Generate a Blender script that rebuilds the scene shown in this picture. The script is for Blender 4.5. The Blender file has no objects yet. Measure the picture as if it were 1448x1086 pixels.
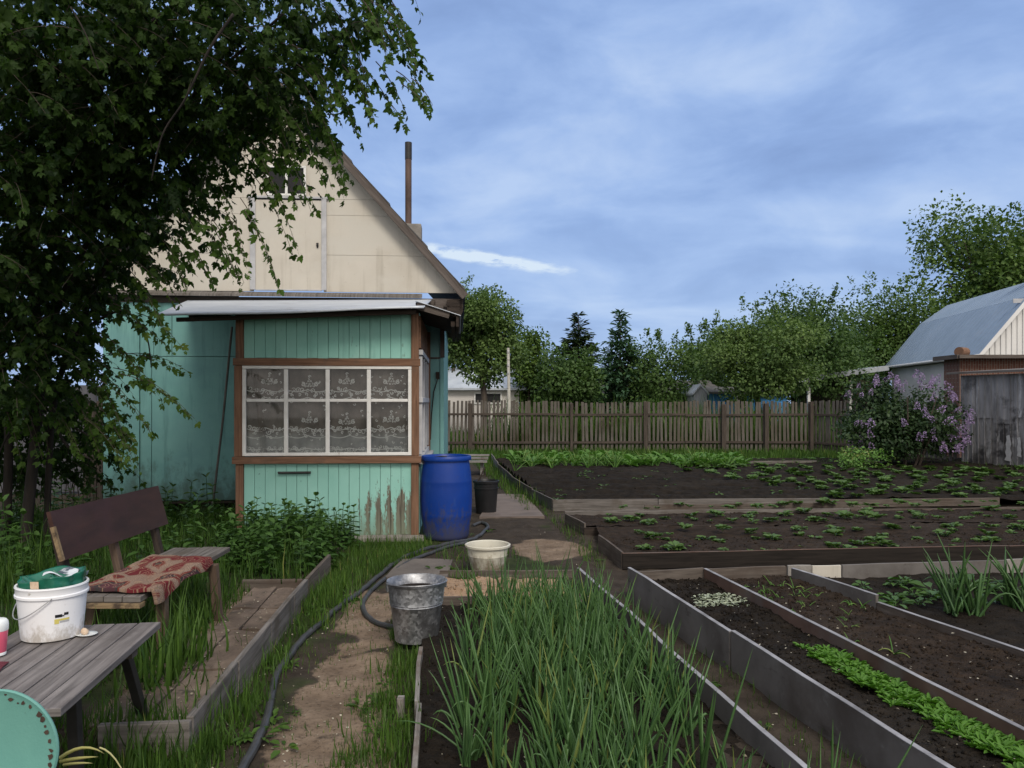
import bpy, math, random
import numpy as np
from mathutils import Vector, Matrix
R = math.radians
rng = np.random.default_rng(11)
random.seed(5)
SC = bpy.context.scene
COL = SC.collection
FL, CX, HY, EYE = 1094.0, 724.0, 568.0, 1.6   # measured from the photograph: focal length, horizon, eye height


def gp(px, py, z=0.0):
    """world point on the level z that the photograph shows at px, py"""
    y = (EYE - z) * FL / (py - HY)
    return Vector(((px - CX) / FL * y, y, z))


def at(px, py, y):
    """world point at distance y that the photograph shows at px, py"""
    return Vector(((px - CX) / FL * y, y, EYE - (py - HY) / FL * y))


# ------------------------------------------------------------------ tagging
def tag(o, label=None, cat=None, group=None, kind=None):
    if label: o['label'] = label
    if cat: o['category'] = cat
    if group: o['group'] = group
    if kind: o['kind'] = kind
    return o


def thing(name, label, cat, loc=(0, 0, 0), rz=0.0, group=None):
    o = bpy.data.objects.new(name, None)
    COL.objects.link(o)
    o.location = loc
    o.rotation_euler = (0, 0, rz)
    o.empty_display_size = 0.1
    return tag(o, label, cat, group)


def copy_tree(o, parent=None):
    c = o.copy()
    COL.objects.link(c)
    if parent: c.parent = parent
    for ch in list(o.children):
        copy_tree(ch, c)
    return c


# ------------------------------------------------------------------ mesh building
def link(name, me, mat, parent=None):
    o = bpy.data.objects.new(name, me)
    COL.objects.link(o)
    if mat is not None: me.materials.append(mat)
    if parent is not None: o.parent = parent
    return o


class MB:
    """collects shapes, build() links them as ONE mesh object"""

    def __init__(s):
        s.v, s.f, s.uv, s.mi = [], [], [], []
        s.cur = 0

    def face(s, pts, uvs):
        n = len(s.v)
        s.v += [tuple(p) for p in pts]
        s.f.append(tuple(range(n, n + len(pts))))
        s.uv += uvs
        s.mi.append(s.cur)

    def box(s, c, size, M=None, taper=None):
        c = Vector(c)
        hx, hy, hz = size[0] / 2, size[1] / 2, size[2] / 2
        n = len(s.v)
        P = []
        for z in (-1, 1):
            for y in (-1, 1):
                for x in (-1, 1):
                    P.append(Vector((x * hx, y * hy, z * hz)))
        ou, ov = random.uniform(0, 20), random.uniform(0, 20)
        la = max(range(3), key=lambda i: size[i])
        for p in P:
            q = M @ p if M is not None else p
            s.v.append(tuple(c + q))
        for f, ax in (((0, 2, 3, 1), 2), ((4, 5, 7, 6), 2), ((0, 1, 5, 4), 1), ((2, 6, 7, 3), 1), ((0, 4, 6, 2), 0), ((1, 3, 7, 5), 0)):
            s.f.append(tuple(n + i for i in f))
            s.mi.append(s.cur)
            a, b = [i for i in range(3) if i != ax]
            if b == la: a, b = b, a
            for i in f:
                s.uv.append((P[i][a] + ou, P[i][b] + ov + ax * 0.37))
        return s

    def beam(s, p0, p1, w, h, up=(0, 0, 1)):
        """box from p0 to p1, w wide sideways, h along up"""
        p0, p1 = Vector(p0), Vector(p1)
        x = (p1 - p0)
        L = x.length
        x = x / L
        up = Vector(up)
        y = up.cross(x).normalized()
        z = x.cross(y)
        M = Matrix((x, y, z)).transposed()
        return s.box((p0 + p1) / 2, (L, w, h), M)

    def wavy(s, p0, p1, w, h, amp=.006, seg=.35):
        """an old board from p0 to p1, slightly bowed"""
        p0, p1 = Vector(p0), Vector(p1)
        d = p1 - p0
        L = d.length
        d.normalize()
        sd = Vector((-d.y, d.x, 0)).normalized()
        n = max(3, int(L / seg))
        base = len(s.v)
        f1, f2 = random.uniform(0, 6), random.uniform(0, 6)
        ou = random.uniform(0, 20)
        k1 = random.uniform(.9, 1.6)
        for i in range(n + 1):
            t = i / n
            x = t * L
            e = min(1, 8 * t, 8 * (1 - t))
            c = p0 + d * x + sd * (amp * e * (math.sin(x * k1 * 2 + f1) + .5 * math.sin(x * 5.3 + f2))) + Vector((0, 0, .5 * amp * (math.sin(x * 1.7 + f2) + .5 * math.sin(x * 6.1 + f1))))
            for a, b in ((-1, -1), (1, -1), (1, 1), (-1, 1)):
                s.v.append(tuple(c + sd * (a * w / 2) + Vector((0, 0, b * h / 2))))
        V = (0, w, w + h, 2 * w + h, 2 * w + 2 * h)
        for i in range(n):
            for k in range(4):
                a, b = base + i * 4 + k, base + i * 4 + (k + 1) % 4
                s.f.append((a, b, b + 4, a + 4))
                s.mi.append(s.cur)
                u0, u1 = ou + i * L / n, ou + (i + 1) * L / n
                s.uv += [(u0, V[k]), (u0, V[k + 1]), (u1, V[k + 1]), (u1, V[k])]
        for i0, rev in ((base, False), (base + n * 4, True)):
            q = [i0 + j for j in range(4)]
            s.f.append(tuple(q if rev else q[::-1]))
            s.mi.append(s.cur)
            s.uv += [(0, 0), (0, .1), (.1, .1), (.1, 0)]
        return s

    def tube(s, pts, r, n=8, cap=True):
        pts = [Vector(p) for p in pts]
        m = len(pts)
        rr = [r] * m if isinstance(r, (int, float)) else list(r)
        base = len(s.v)
        prev = None
        L = 0.0
        Ls = []
        for i, p in enumerate(pts):
            t = (pts[min(i + 1, m - 1)] - pts[max(i - 1, 0)])
            if t.length < 1e-9: t = Vector((0, 0, 1))
            t.normalize()
            if prev is None:
                a = Vector((0, 0, 1)) if abs(t.z) < 0.9 else Vector((1, 0, 0))
                u = t.cross(a).normalized()
            else:
                u = (prev - t * prev.dot(t))
                u = u.normalized() if u.length > 1e-6 else t.orthogonal().normalized()
            prev = u
            w = t.cross(u)
            if i: L += (pts[i] - pts[i - 1]).length
            Ls.append(L)
            for k in range(n):
                a = 2 * math.pi * k / n
                s.v.append(tuple(p + (u * math.cos(a) + w * math.sin(a)) * rr[i]))
        for i in range(m - 1):
            for k in range(n):
                k2 = (k + 1) % n
                s.f.append((base + i * n + k, base + i * n + k2, base + (i + 1) * n + k2, base + (i + 1) * n + k))
                s.mi.append(s.cur)
                c = 2 * math.pi * max(rr[i], 0.005) / n
                s.uv += [(Ls[i], k * c), (Ls[i], (k + 1) * c), (Ls[i + 1], (k + 1) * c), (Ls[i + 1], k * c)]
        if cap:
            for i, rev in ((0, True), (m - 1, False)):
                idx = [base + i * n + k for k in range(n)]
                if rev: idx.reverse()
                s.f.append(tuple(idx))
                s.mi.append(s.cur)
                s.uv += [(0.3, 0.01 * j) for j in range(n)]
        return s

    def lathe(s, prof, n=40, c=(0, 0, 0), sx=1.0, sy=1.0, M=None):
        base = len(s.v)
        m = len(prof)
        c = Vector(c)
        for r, z in prof:
            for k in range(n):
                a = 2 * math.pi * k / n
                p = Vector((r * math.cos(a) * sx, r * math.sin(a) * sy, z))
                if M is not None: p = M @ p
                s.v.append(tuple(c + p))
        for i in range(m - 1):
            for k in range(n):
                k2 = (k + 1) % n
                s.f.append((base + i * n + k, base + i * n + k2, base + (i + 1) * n + k2, base + (i + 1) * n + k))
                s.mi.append(s.cur)
                s.uv += [(k / n, i / m), ((k + 1) / n, i / m), ((k + 1) / n, (i + 1) / m), (k / n, (i + 1) / m)]
        return s

    def prism(s, pts, ext):
        """polygon pts (3-D, planar) pushed along ext"""
        pts = [Vector(p) for p in pts]
        ext = Vector(ext)
        n = len(pts)
        e = (pts[1] - pts[0]).normalized()
        nn = ext.normalized()
        g = nn.cross(e)
        f2 = lambda p: (p.dot(e), p.dot(g))
        s.face(pts[::-1], [f2(p) for p in pts[::-1]])
        s.face([p + ext for p in pts], [f2(p) for p in pts])
        for i in range(n):
            a, b = pts[i], pts[(i + 1) % n]
            L = (b - a).length
            s.face([a, b, b + ext, a + ext], [(0, 0), (L, 0), (L, ext.length), (0, ext.length)])
        return s

    def grid(s, fn, nu, nv):
        base = len(s.v)
        for j in range(nv + 1):
            for i in range(nu + 1):
                s.v.append(tuple(fn(i / nu, j / nv)))
        for j in range(nv):
            for i in range(nu):
                a = base + j * (nu + 1) + i
                s.f.append((a, a + 1, a + nu + 2, a + nu + 1))
                s.mi.append(s.cur)
                s.uv += [(i / nu, j / nv), ((i + 1) / nu, j / nv), ((i + 1) / nu, (j + 1) / nv), (i / nu, (j + 1) / nv)]
        return s

    def mesh(s, name, smooth=False):
        me = bpy.data.meshes.new(name)
        me.from_pydata(s.v, [], s.f)
        l = me.uv_layers.new(name='UVMap')
        l.data.foreach_set('uv', np.array(s.uv, dtype=np.float32).ravel())
        me.polygons.foreach_set('material_index', s.mi)
        if smooth:
            me.polygons.foreach_set('use_smooth', [True] * len(me.polygons))
        me.update()
        return me

    def build(s, name, mat, parent=None, smooth=False, bevel=0.0, angle=35):
        mats = mat if isinstance(mat, (list, tuple)) else [mat]
        o = link(name, s.mesh(name, smooth), mats[0], parent)
        for m in mats[1:]: o.data.materials.append(m)
        if smooth and angle < 180:
            try: o.data.set_sharp_from_angle(angle=R(angle))
            except Exception: pass
        if bevel:
            b = o.modifiers.new('soft edge', 'BEVEL')
            b.width = bevel
            b.segments = 2
            b.limit_method = 'ANGLE'
        return o


def np_mesh(name, V, faces, mat, parent=None, tint=None, smooth=False, attrs=None):
    """V (n,3); faces: list of int arrays (m,k)"""
    me = bpy.data.meshes.new(name)
    me.vertices.add(len(V))
    me.vertices.foreach_set('co', np.asarray(V, dtype=np.float32).ravel())
    idx = np.concatenate([f.ravel() for f in faces]).astype(np.int32)
    lens = np.concatenate([np.full(len(f), f.shape[1]) for f in faces])
    st = np.concatenate([[0], np.cumsum(lens)[:-1]]).astype(np.int32)
    me.loops.add(len(idx))
    me.loops.foreach_set('vertex_index', idx)
    me.polygons.add(len(st))
    me.polygons.foreach_set('loop_start', st)
    if smooth: me.polygons.foreach_set('use_smooth', np.ones(len(st), dtype=bool))
    me.update(calc_edges=True)
    me.validate()
    A = dict(attrs or {})
    if tint is not None: A['tint'] = tint
    for k, a in A.items():
        at_ = me.attributes.new(k, 'FLOAT', 'POINT')
        at_.data.foreach_set('value', np.asarray(a, dtype=np.float32))
    return link(name, me, mat, parent)


def frames(dirs, ref):
    y = dirs / np.linalg.norm(dirs, axis=1, keepdims=True)
    x = np.cross(y, ref)
    x /= np.linalg.norm(x, axis=1, keepdims=True) + 1e-9
    z = np.cross(x, y)
    return np.stack([x, y, z], axis=2)      # columns


def inst(T, F, Rm, s, loc):
    T = np.asarray(T, float)
    V = np.einsum('nij,kj->nki', Rm, T) * np.asarray(s)[:, None, None] + loc[:, None, :]
    n, k = len(loc), len(T)
    off = (np.arange(n) * k)[:, None, None]
    return V.reshape(-1, 3), [(np.asarray(f)[None] + off).reshape(-1, np.asarray(f).shape[1]) for f in F]


_lat = np.random.default_rng(3).random((256, 256))


def vn(x, y):
    xi, yi = np.floor(x).astype(int), np.floor(y).astype(int)
    fx, fy = x - xi, y - yi
    fx, fy = fx * fx * (3 - 2 * fx), fy * fy * (3 - 2 * fy)
    g = lambda a, b: _lat[a % 256, b % 256]
    return (g(xi, yi) * (1 - fx) + g(xi + 1, yi) * fx) * (1 - fy) + (g(xi, yi + 1) * (1 - fx) + g(xi + 1, yi + 1) * fx) * fy


def fbm(x, y, sc, o=4):
    x, y = np.asarray(x, float), np.asarray(y, float)
    r, a, t = 0, 1.0, 0
    for i in range(o):
        r = r + a * vn(x * sc + 17.3 * i, y * sc + 9.1 * i)
        t += a
        a *= 0.5
        sc *= 2.03
    return r / t        # 0..1


# ------------------------------------------------------------------ materials
class Nt:
    def __init__(s, nt): s.nt = nt

    def n(s, typ, ins=None, **kw):
        nd = s.nt.nodes.new(typ)
        for k, v in kw.items(): setattr(nd, k, v)
        for k, v in (ins or {}).items():
            if isinstance(v, bpy.types.NodeSocket): s.nt.links.new(v, nd.inputs[k])
            else: nd.inputs[k].default_value = v
        return nd

    def ramp(s, fac, stops, interp='LINEAR'):
        nd = s.nt.nodes.new('ShaderNodeValToRGB')
        cr = nd.color_ramp
        cr.interpolation = interp
        while len(cr.elements) < len(stops): cr.elements.new(0.5)
        for e, (p, c) in zip(cr.elements, stops):
            e.position = p
            e.color = (c, c, c, 1) if isinstance(c, (int, float)) else (*c, 1)
        s.nt.links.new(fac, nd.inputs[0])
        return nd.outputs[0]

    def mix(s, fac, a, b, mode='MIX'):
        nd = s.nt.nodes.new('ShaderNodeMix')
        nd.data_type = 'RGBA'
        nd.blend_type = mode
        for k, v in ((0, fac), (6, a), (7, b)):
            if isinstance(v, bpy.types.NodeSocket): s.nt.links.new(v, nd.inputs[k])
            elif k == 0: nd.inputs[0].default_value = v
            else: nd.inputs[k].default_value = (*v, 1) if len(v) == 3 else v
        return nd.outputs[2]

    def math(s, op, a, b=0.0):
        nd = s.nt.nodes.new('ShaderNodeMath')
        nd.operation = op
        for i, v in enumerate((a, b)):
            if isinstance(v, bpy.types.NodeSocket): s.nt.links.new(v, nd.inputs[i])
            else: nd.inputs[i].default_value = v
        return nd.outputs[0]


def new_mat(name):
    m = bpy.data.materials.new(name)
    m.use_nodes = True
    nt = m.node_tree
    nt.nodes.clear()
    out = nt.nodes.new('ShaderNodeOutputMaterial')
    k = Nt(nt)
    b = nt.nodes.new('ShaderNodeBsdfPrincipled')
    nt.links.new(b.outputs[0], out.inputs[0])
    return m, k, b, out


def coords(k, coord, stretch):
    tc = k.n('ShaderNodeTexCoord')
    return k.n('ShaderNodeMapping', {'Vector': tc.outputs[coord], 'Scale': stretch}).outputs[0]


def surf(name, stops, scale=5, stretch=(1, 1, 1), coord='Object', rough=0.8, bump=0.3, bdist=0.01, detail=6, spots=None, spec=0.35, metal=0.0, distort=0.3, rrange=None, fine=0.0, mud=None):
    """noise ramp + optional spots [(scale, lo, hi, colour)] + bump"""
    m, k, b, out = new_mat(name)
    v = coords(k, coord, stretch)
    nz = k.n('ShaderNodeTexNoise', {'Vector': v, 'Scale': scale, 'Detail': detail, 'Roughness': 0.62, 'Distortion': distort}).outputs[0]
    col = k.ramp(nz, stops)
    v2 = coords(k, 'Object' if coord == 'UV' else coord, (1, 1, 1))
    for sp in (spots or []):
        sc, lo, hi, c = sp[:4]
        st = sp[4] if len(sp) > 4 else None
        vv = coords(k, 'Object', st) if st else v2
        q = k.n('ShaderNodeTexNoise', {'Vector': vv, 'Scale': sc, 'Detail': 7, 'Roughness': 0.65}).outputs[0]
        col = k.mix(k.ramp(q, [(lo, 0.0), (hi, 1.0)]), col, c)
    if mud:       # splashed dirt low on the thing: (start height, full height, colour)
        zz = k.n('ShaderNodeSeparateXYZ', {0: k.n('ShaderNodeTexCoord').outputs['Object']}).outputs[2]
        mz = k.n('ShaderNodeMapRange', {0: zz, 1: mud[0], 2: mud[1], 3: 0.0, 4: 0.42}, clamp=True).outputs[0]
        mq = k.n('ShaderNodeTexNoise', {'Vector': coords(k, 'Object', (1, 1, 0.6)), 'Scale': mud[3] if len(mud) > 3 else 22.0, 'Detail': 8.0, 'Roughness': 0.7}).outputs[0]
        col = k.mix(k.ramp(k.math('ADD', mq, mz), [(0.62, 0.0), (0.85, 0.8)]), col, mud[2])
    k.nt.links.new(col, b.inputs['Base Color'])
    b.inputs['Metallic'].default_value = metal
    b.inputs['Specular IOR Level'].default_value = spec
    if rrange:
        k.nt.links.new(k.ramp(nz, [(0.3, rrange[0]), (0.7, rrange[1])]), b.inputs['Roughness'])
    else:
        b.inputs['Roughness'].default_value = rough
    if bump:
        hgt = nz
        if fine:
            q = k.n('ShaderNodeTexNoise', {'Vector': v2, 'Scale': fine, 'Detail': 5}).outputs[0]
            hgt = k.math('ADD', nz, q)
        bp = k.n('ShaderNodeBump', {'Height': hgt, 'Strength': bump, 'Distance': bdist})
        k.nt.links.new(bp.outputs[0], b.inputs['Normal'])
    return m


def wood(name, dark, light, rough=0.85, sc=1.0, spots=None, bump=0.5):
    mid = tuple((a + b) / 2 for a, b in zip(dark, light))
    return surf(name, [(0.28, dark), (0.5, mid), (0.72, light)], scale=1.0, stretch=(2.2 * sc, 38 * sc, 1), coord='UV', rough=rough, bump=bump, bdist=0.004, detail=8, spots=spots, distort=0.6, spec=0.2)


def leafmat(name, dark, light, transl=0.3, rough=0.5, spec=0.3, extra=None):
    m, k, b, out = new_mat(name)
    a = k.n('ShaderNodeAttribute', attribute_name='tint').outputs['Fac']
    st = [(0.0, dark), (1.0, light)] if extra is None else [(0.0, dark), (0.8, light), (1.0, extra)]
    col = k.ramp(a, st)
    k.nt.links.new(col, b.inputs['Base Color'])
    b.inputs['Roughness'].default_value = rough
    b.inputs['Specular IOR Level'].default_value = spec
    if transl:
        t = k.n('ShaderNodeBsdfTranslucent', {'Color': k.mix(1.0, col, (1.0, 1.15, 0.55), 'MULTIPLY')})
        mx = k.n('ShaderNodeMixShader', {0: transl, 1: b.outputs[0], 2: t.outputs[0]})
        k.nt.links.new(mx.outputs[0], out.inputs[0])
    return m


G = (0.045, 0.04, 0.036)
M = {}
M['grey_wood'] = wood('weathered grey wood', (0.06, 0.053, 0.047), (0.22, 0.20, 0.185), spots=[(3.0, 0.5, 0.72, (0.09, 0.075, 0.06))])
M['table_wood'] = wood('worn grey table planks', (0.07, 0.062, 0.06), (0.25, 0.225, 0.215), rough=0.6, spots=[(6.0, 0.52, 0.75, (0.10, 0.085, 0.08))])
M['pale_wood'] = wood('pale weathered board', (0.10, 0.09, 0.082), (0.33, 0.31, 0.29), spots=[(4.0, 0.5, 0.7, (0.12, 0.09, 0.07))])
M['bed_wood'] = wood('bed boards', (0.05, 0.04, 0.034), (0.16, 0.135, 0.115), spots=[(2.5, 0.45, 0.7, (0.07, 0.05, 0.038))])
M['bed_slate'] = surf('grey flat cement sheet', [(0.3, (0.085, 0.076, 0.071)), (0.7, (0.165, 0.152, 0.143))], scale=2.5, rough=0.85, bump=0.2, spots=[(1.4, 0.5, 0.72, (0.055, 0.043, 0.035)), (9, 0.6, 0.75, (0.16, 0.152, 0.148)), (3, 0.6, 0.72, (0.045, 0.038, 0.032), (1, 1, 3))])
M['bed_edge'] = surf('pale worn edge', [(0.3, (0.13, 0.125, 0.13)), (0.7, (0.36, 0.355, 0.375))], scale=5, rough=0.7, bump=0.2)
M['rust_board'] = surf('brown stained board', [(0.3, (0.075, 0.042, 0.03)), (0.7, (0.145, 0.09, 0.068))], scale=3, rough=0.85, bump=0.15, spots=[(1.2, 0.5, 0.66, (0.115, 0.102, 0.094))])
M['brown_wood'] = wood('bare brown trim', (0.10, 0.052, 0.032), (0.27, 0.155, 0.10), spots=[(4, 0.55, 0.75, (0.12, 0.08, 0.06))])
M['bench_brown'] = surf('dark brown painted plywood', [(0.3, (0.025, 0.010, 0.007)), (0.7, (0.054, 0.023, 0.016))], scale=3, stretch=(1, 1, 4), rough=0.5, bump=0.15, spots=[(2, 0.5, 0.7, (0.05, 0.02, 0.02)), (45, 0.70, 0.74, (0.22, 0.19, 0.16))])
M['black_board'] = wood('black damp board', (0.008, 0.0065, 0.0055), (0.03, 0.024, 0.02))
M['dark_wood'] = wood('dark old wood', (0.018, 0.014, 0.012), (0.06, 0.045, 0.036))
M['eave_wood'] = wood('eave timber', (0.05, 0.04, 0.035), (0.16, 0.135, 0.12))
M['leg_wood'] = wood('bench legs', (0.05, 0.034, 0.026), (0.15, 0.105, 0.075))
M['cut_wood'] = wood('broken bare wood', (0.10, 0.065, 0.035), (0.34, 0.25, 0.145), spots=[(9, 0.5, 0.62, (0.07, 0.05, 0.035))])
M['fence_wood'] = wood('old fence pickets', (0.042, 0.037, 0.032), (0.175, 0.155, 0.137), spots=[(1.1, 0.45, 0.75, (0.085, 0.072, 0.05)), (0.6, 0.55, 0.7, (0.05, 0.04, 0.03))])
M['fence_dark'] = wood('fence rails', (0.03, 0.024, 0.02), (0.10, 0.08, 0.066))
TEAL = (0.135, 0.40, 0.335)
M['teal_board'] = surf('turquoise painted boards', [(0.3, (0.225, 0.49, 0.42)), (0.7, (0.285, 0.56, 0.485))], scale=2.2, rough=0.6, bump=0.12,
                       spots=[(2.0, 0.56, 0.80, (0.33, 0.55, 0.48)), (22, 0.66, 0.74, (0.09, 0.22, 0.18)), (9, 0.64, 0.72, (0.13, 0.20, 0.16), (1.5, 1.5, 0.5)), (4, 0.55, 0.8, (0.16, 0.36, 0.31), (2.5, 2.5, 0.2))])
M['teal_panel'] = surf('turquoise painted panels', [(0.3, (0.15, 0.345, 0.33)), (0.7, (0.205, 0.42, 0.40))], scale=1.6, rough=0.55, bump=0.10,
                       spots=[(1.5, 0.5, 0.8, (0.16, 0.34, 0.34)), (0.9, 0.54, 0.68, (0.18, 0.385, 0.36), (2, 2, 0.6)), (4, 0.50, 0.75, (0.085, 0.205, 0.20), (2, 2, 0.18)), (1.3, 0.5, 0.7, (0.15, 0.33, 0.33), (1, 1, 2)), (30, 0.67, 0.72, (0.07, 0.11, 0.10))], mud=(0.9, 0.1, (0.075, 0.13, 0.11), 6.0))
# gable paint
M['cream'] = surf('cream painted gable boarding', [(0.3, (0.49, 0.45, 0.385)), (0.7, (0.585, 0.545, 0.475))], scale=1.3, rough=0.8, bump=0.08,
                  spots=[(1.0, 0.5, 0.75, (0.46, 0.425, 0.36)), (30, 0.68, 0.72, (0.25, 0.2, 0.15)), (3, 0.52, 0.8, (0.34, 0.305, 0.25), (3, 3, 0.18)), (12, 0.62, 0.75, (0.40, 0.36, 0.30)), (0.7, 0.5, 0.62, (0.53, 0.50, 0.44), (1, 1, 1.5))])
M['grey_trim'] = surf('grey painted strips', [(0.3, (0.36, 0.36, 0.37)), (0.7, (0.50, 0.50, 0.51))], scale=6, rough=0.7, bump=0.1)
M['white_paint'] = surf('white window paint', [(0.3, (0.66, 0.65, 0.62)), (0.7, (0.80, 0.79, 0.77))], scale=8, rough=0.5, bump=0.1, spots=[(14, 0.66, 0.74, (0.42, 0.38, 0.33))])
M['metal_sheet'] = surf('galvanised roof sheet', [(0.3, (0.46, 0.50, 0.56)), (0.7, (0.60, 0.64, 0.69))], scale=2, rough=0.45, bump=0.08, metal=0.25, spots=[(2.5, 0.58, 0.75, (0.36, 0.37, 0.40))])
M['roof_slate'] = surf('old grey roofing', [(0.3, (0.05, 0.048, 0.047)), (0.7, (0.12, 0.115, 0.11))], scale=4, rough=0.9, bump=0.3)
M['pipe_rust'] = surf('sooty stove pipe', [(0.3, (0.05, 0.032, 0.028)), (0.7, (0.15, 0.10, 0.085))], scale=4, rough=0.7, bump=0.2, stretch=(1, 1, 0.4))
M['concrete'] = surf('old concrete', [(0.3, (0.17, 0.155, 0.14)), (0.7, (0.30, 0.28, 0.255))], scale=4, rough=0.9, bump=0.5, fine=60)
M['slab'] = surf('worn paving slab', [(0.3, (0.085, 0.072, 0.064)), (0.7, (0.165, 0.142, 0.125))], scale=3, rough=0.9, bump=0.4, fine=50)
M['ply'] = surf('damp plywood sheet', [(0.3, (0.13, 0.098, 0.082)), (0.7, (0.20, 0.16, 0.14))], scale=2, stretch=(1, 4, 1), rough=0.8, bump=0.2, spots=[(2, 0.5, 0.7, (0.10, 0.08, 0.07))])
M['walk'] = surf('dry boards of the old walk', [(0.3, (0.085, 0.062, 0.048)), (0.7, (0.20, 0.150, 0.115))], scale=4, stretch=(2, 1, 1), rough=0.9, bump=0.5, fine=30, spots=[(2.2, 0.48, 0.62, (0.075, 0.055, 0.042)), (6, 0.58, 0.66, (0.045, 0.038, 0.028)), (40, 0.6, 0.7, (0.06, 0.045, 0.033))])
M['blue_plastic'] = surf('blue barrel plastic', [(0.3, (0.002, 0.030, 0.205)), (0.7, (0.004, 0.042, 0.265))], scale=2, rough=0.42, bump=0.05, spec=0.35, spots=[(3.0, 0.55, 0.8, (0.012, 0.045, 0.22)), (14, 0.60, 0.72, (0.02, 0.06, 0.25), (1, 1, .25)), (28, 0.66, 0.72, (0.05, 0.08, 0.22))], mud=(0.5, 0.0, (0.055, 0.055, 0.075)))
M['black_plastic'] = surf('black bucket plastic', [(0.3, (0.010, 0.010, 0.011)), (0.7, (0.022, 0.022, 0.024))], scale=5, rough=0.45, bump=0.05)
M['hose'] = surf('black rubber hose', [(0.3, (0.028, 0.029, 0.031)), (0.7, (0.06, 0.06, 0.062))], scale=9, rough=0.5, bump=0.1)
M['white_plastic'] = surf('white bucket plastic', [(0.3, (0.78, 0.78, 0.80)), (0.7, (0.86, 0.86, 0.87))], scale=4, rough=0.35, bump=0.03, spots=[(6, 0.62, 0.8, (0.66, 0.65, 0.62)), (20, 0.66, 0.72, (0.45, 0.42, 0.38)), (2.5, 0.62, 0.8, (0.58, 0.56, 0.52), (1, 1, 3))], mud=(0.12, -0.05, (0.42, 0.38, 0.33), 30.0))
M['green_bag'] = surf('green plastic bag', [(0.35, (0.006, 0.075, 0.045)), (0.65, (0.02, 0.17, 0.11))], scale=7, rough=0.28, bump=0.5, bdist=0.01, spec=0.6)
M['print'] = surf('bag print', [(0.47, (0.06, 0.08, 0.10)), (0.53, (0.55, 0.58, 0.62))], scale=9, rough=0.3, bump=0.1)
M['pink'] = surf('pink plastic', [(0.3, (0.62, 0.09, 0.16)), (0.7, (0.75, 0.14, 0.22))], scale=5, rough=0.35, bump=0.0)
M['soil'] = surf('dark garden soil', [(0.3, (0.0065, 0.005, 0.0036)), (0.7, (0.023, 0.017, 0.012))], scale=9, rough=0.97, bump=0.9, bdist=0.02, fine=70, spec=0.15, spots=[(0.9, 0.54, 0.72, (0.03, 0.0245, 0.0195)), (3.5, 0.6, 0.75, (0.005, 0.004, 0.003)), (60, 0.66, 0.74, (0.075, 0.064, 0.053))])
M['soil_brown'] = surf('brown garden soil', [(0.3, (0.013, 0.009, 0.0062)), (0.7, (0.042, 0.0285, 0.0195))], scale=9, rough=0.97, bump=0.9, bdist=0.02, fine=70, spec=0.15, spots=[(0.8, 0.5, 0.7, (0.045, 0.034, 0.026)), (3.0, 0.58, 0.72, (0.012, 0.009, 0.007)), (60, 0.66, 0.74, (0.11, 0.09, 0.07))])
M['sand'] = surf('heap of yellow sand', [(0.3, (0.20, 0.125, 0.075)), (0.7, (0.36, 0.25, 0.165))], scale=12, rough=0.95, bump=0.8, fine=60)
M['straw'] = leafmat('dry bits', (0.16, 0.13, 0.085), (0.50, 0.46, 0.36), transl=0.1)
M['stone_grey'] = surf('grey sheet cladding', [(0.3, (0.12, 0.118, 0.12)), (0.7, (0.36, 0.355, 0.365))], scale=2.6, stretch=(2, 2, 0.35), rough=0.85, bump=0.3, spots=[(1.2, 0.52, 0.62, (0.06, 0.058, 0.06)), (2.4, 0.60, 0.67, (0.50, 0.50, 0.51), (1.6, 1.6, 0.35)), (0.8, 0.6, 0.75, (0.2, 0.185, 0.17))])
M['brick_red'] = None
M['roof_blue'] = surf('blue grey metal roofing', [(0.3, (0.185, 0.245, 0.32)), (0.7, (0.235, 0.30, 0.385))], scale=0.7, rough=0.5, bump=0.06, metal=0.0, spots=[(0.9, 0.55, 0.8, (0.26, 0.31, 0.38)), (7, 0.7, 0.76, (0.13, 0.15, 0.18))])
M['siding'] = surf('white metal siding', [(0.3, (0.62, 0.61, 0.60)), (0.7, (0.74, 0.73, 0.72))], scale=1, rough=0.5, bump=0.05)
M['white_wall'] = surf('white limewashed wall', [(0.3, (0.58, 0.54, 0.50)), (0.7, (0.74, 0.70, 0.66))], scale=0.8, rough=0.9, bump=0.1)
M['blue_wall'] = surf('bright blue shed paint', [(0.3, (0.03, 0.18, 0.46)), (0.7, (0.06, 0.26, 0.58))], scale=1, rough=0.7, bump=0.1, stretch=(6, 6, 1))
M['grey_wall'] = surf('pale grey board', [(0.3, (0.24, 0.26, 0.29)), (0.7, (0.38, 0.40, 0.43))], scale=1, rough=0.8, bump=0.1, stretch=(6, 6, 1))
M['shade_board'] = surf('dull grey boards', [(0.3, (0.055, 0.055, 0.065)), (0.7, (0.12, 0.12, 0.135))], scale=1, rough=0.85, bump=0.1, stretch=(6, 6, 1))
M['dark'] = surf('dark opening', [(0.3, (0.012, 0.012, 0.013)), (0.7, (0.02, 0.02, 0.022))], scale=2, rough=0.8, bump=0)
M['bark_dark'] = surf('dark damp bark', [(0.3, (0.010, 0.008, 0.007)), (0.7, (0.035, 0.028, 0.023))], scale=6, stretch=(2, 2, 0.4), rough=0.95, bump=0.6)
M['bark'] = surf('grey brown bark', [(0.3, (0.035, 0.026, 0.02)), (0.7, (0.11, 0.088, 0.07))], scale=6, stretch=(2, 2, 0.4), rough=0.95, bump=0.8)
M['birch'] = surf('pale pole', [(0.3, (0.40, 0.38, 0.33)), (0.7, (0.55, 0.53, 0.47))], scale=3, rough=0.85, bump=0.1, spots=[(3, 0.58, 0.64, (0.12, 0.11, 0.10), (0.5, 0.5, 3))])
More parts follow.
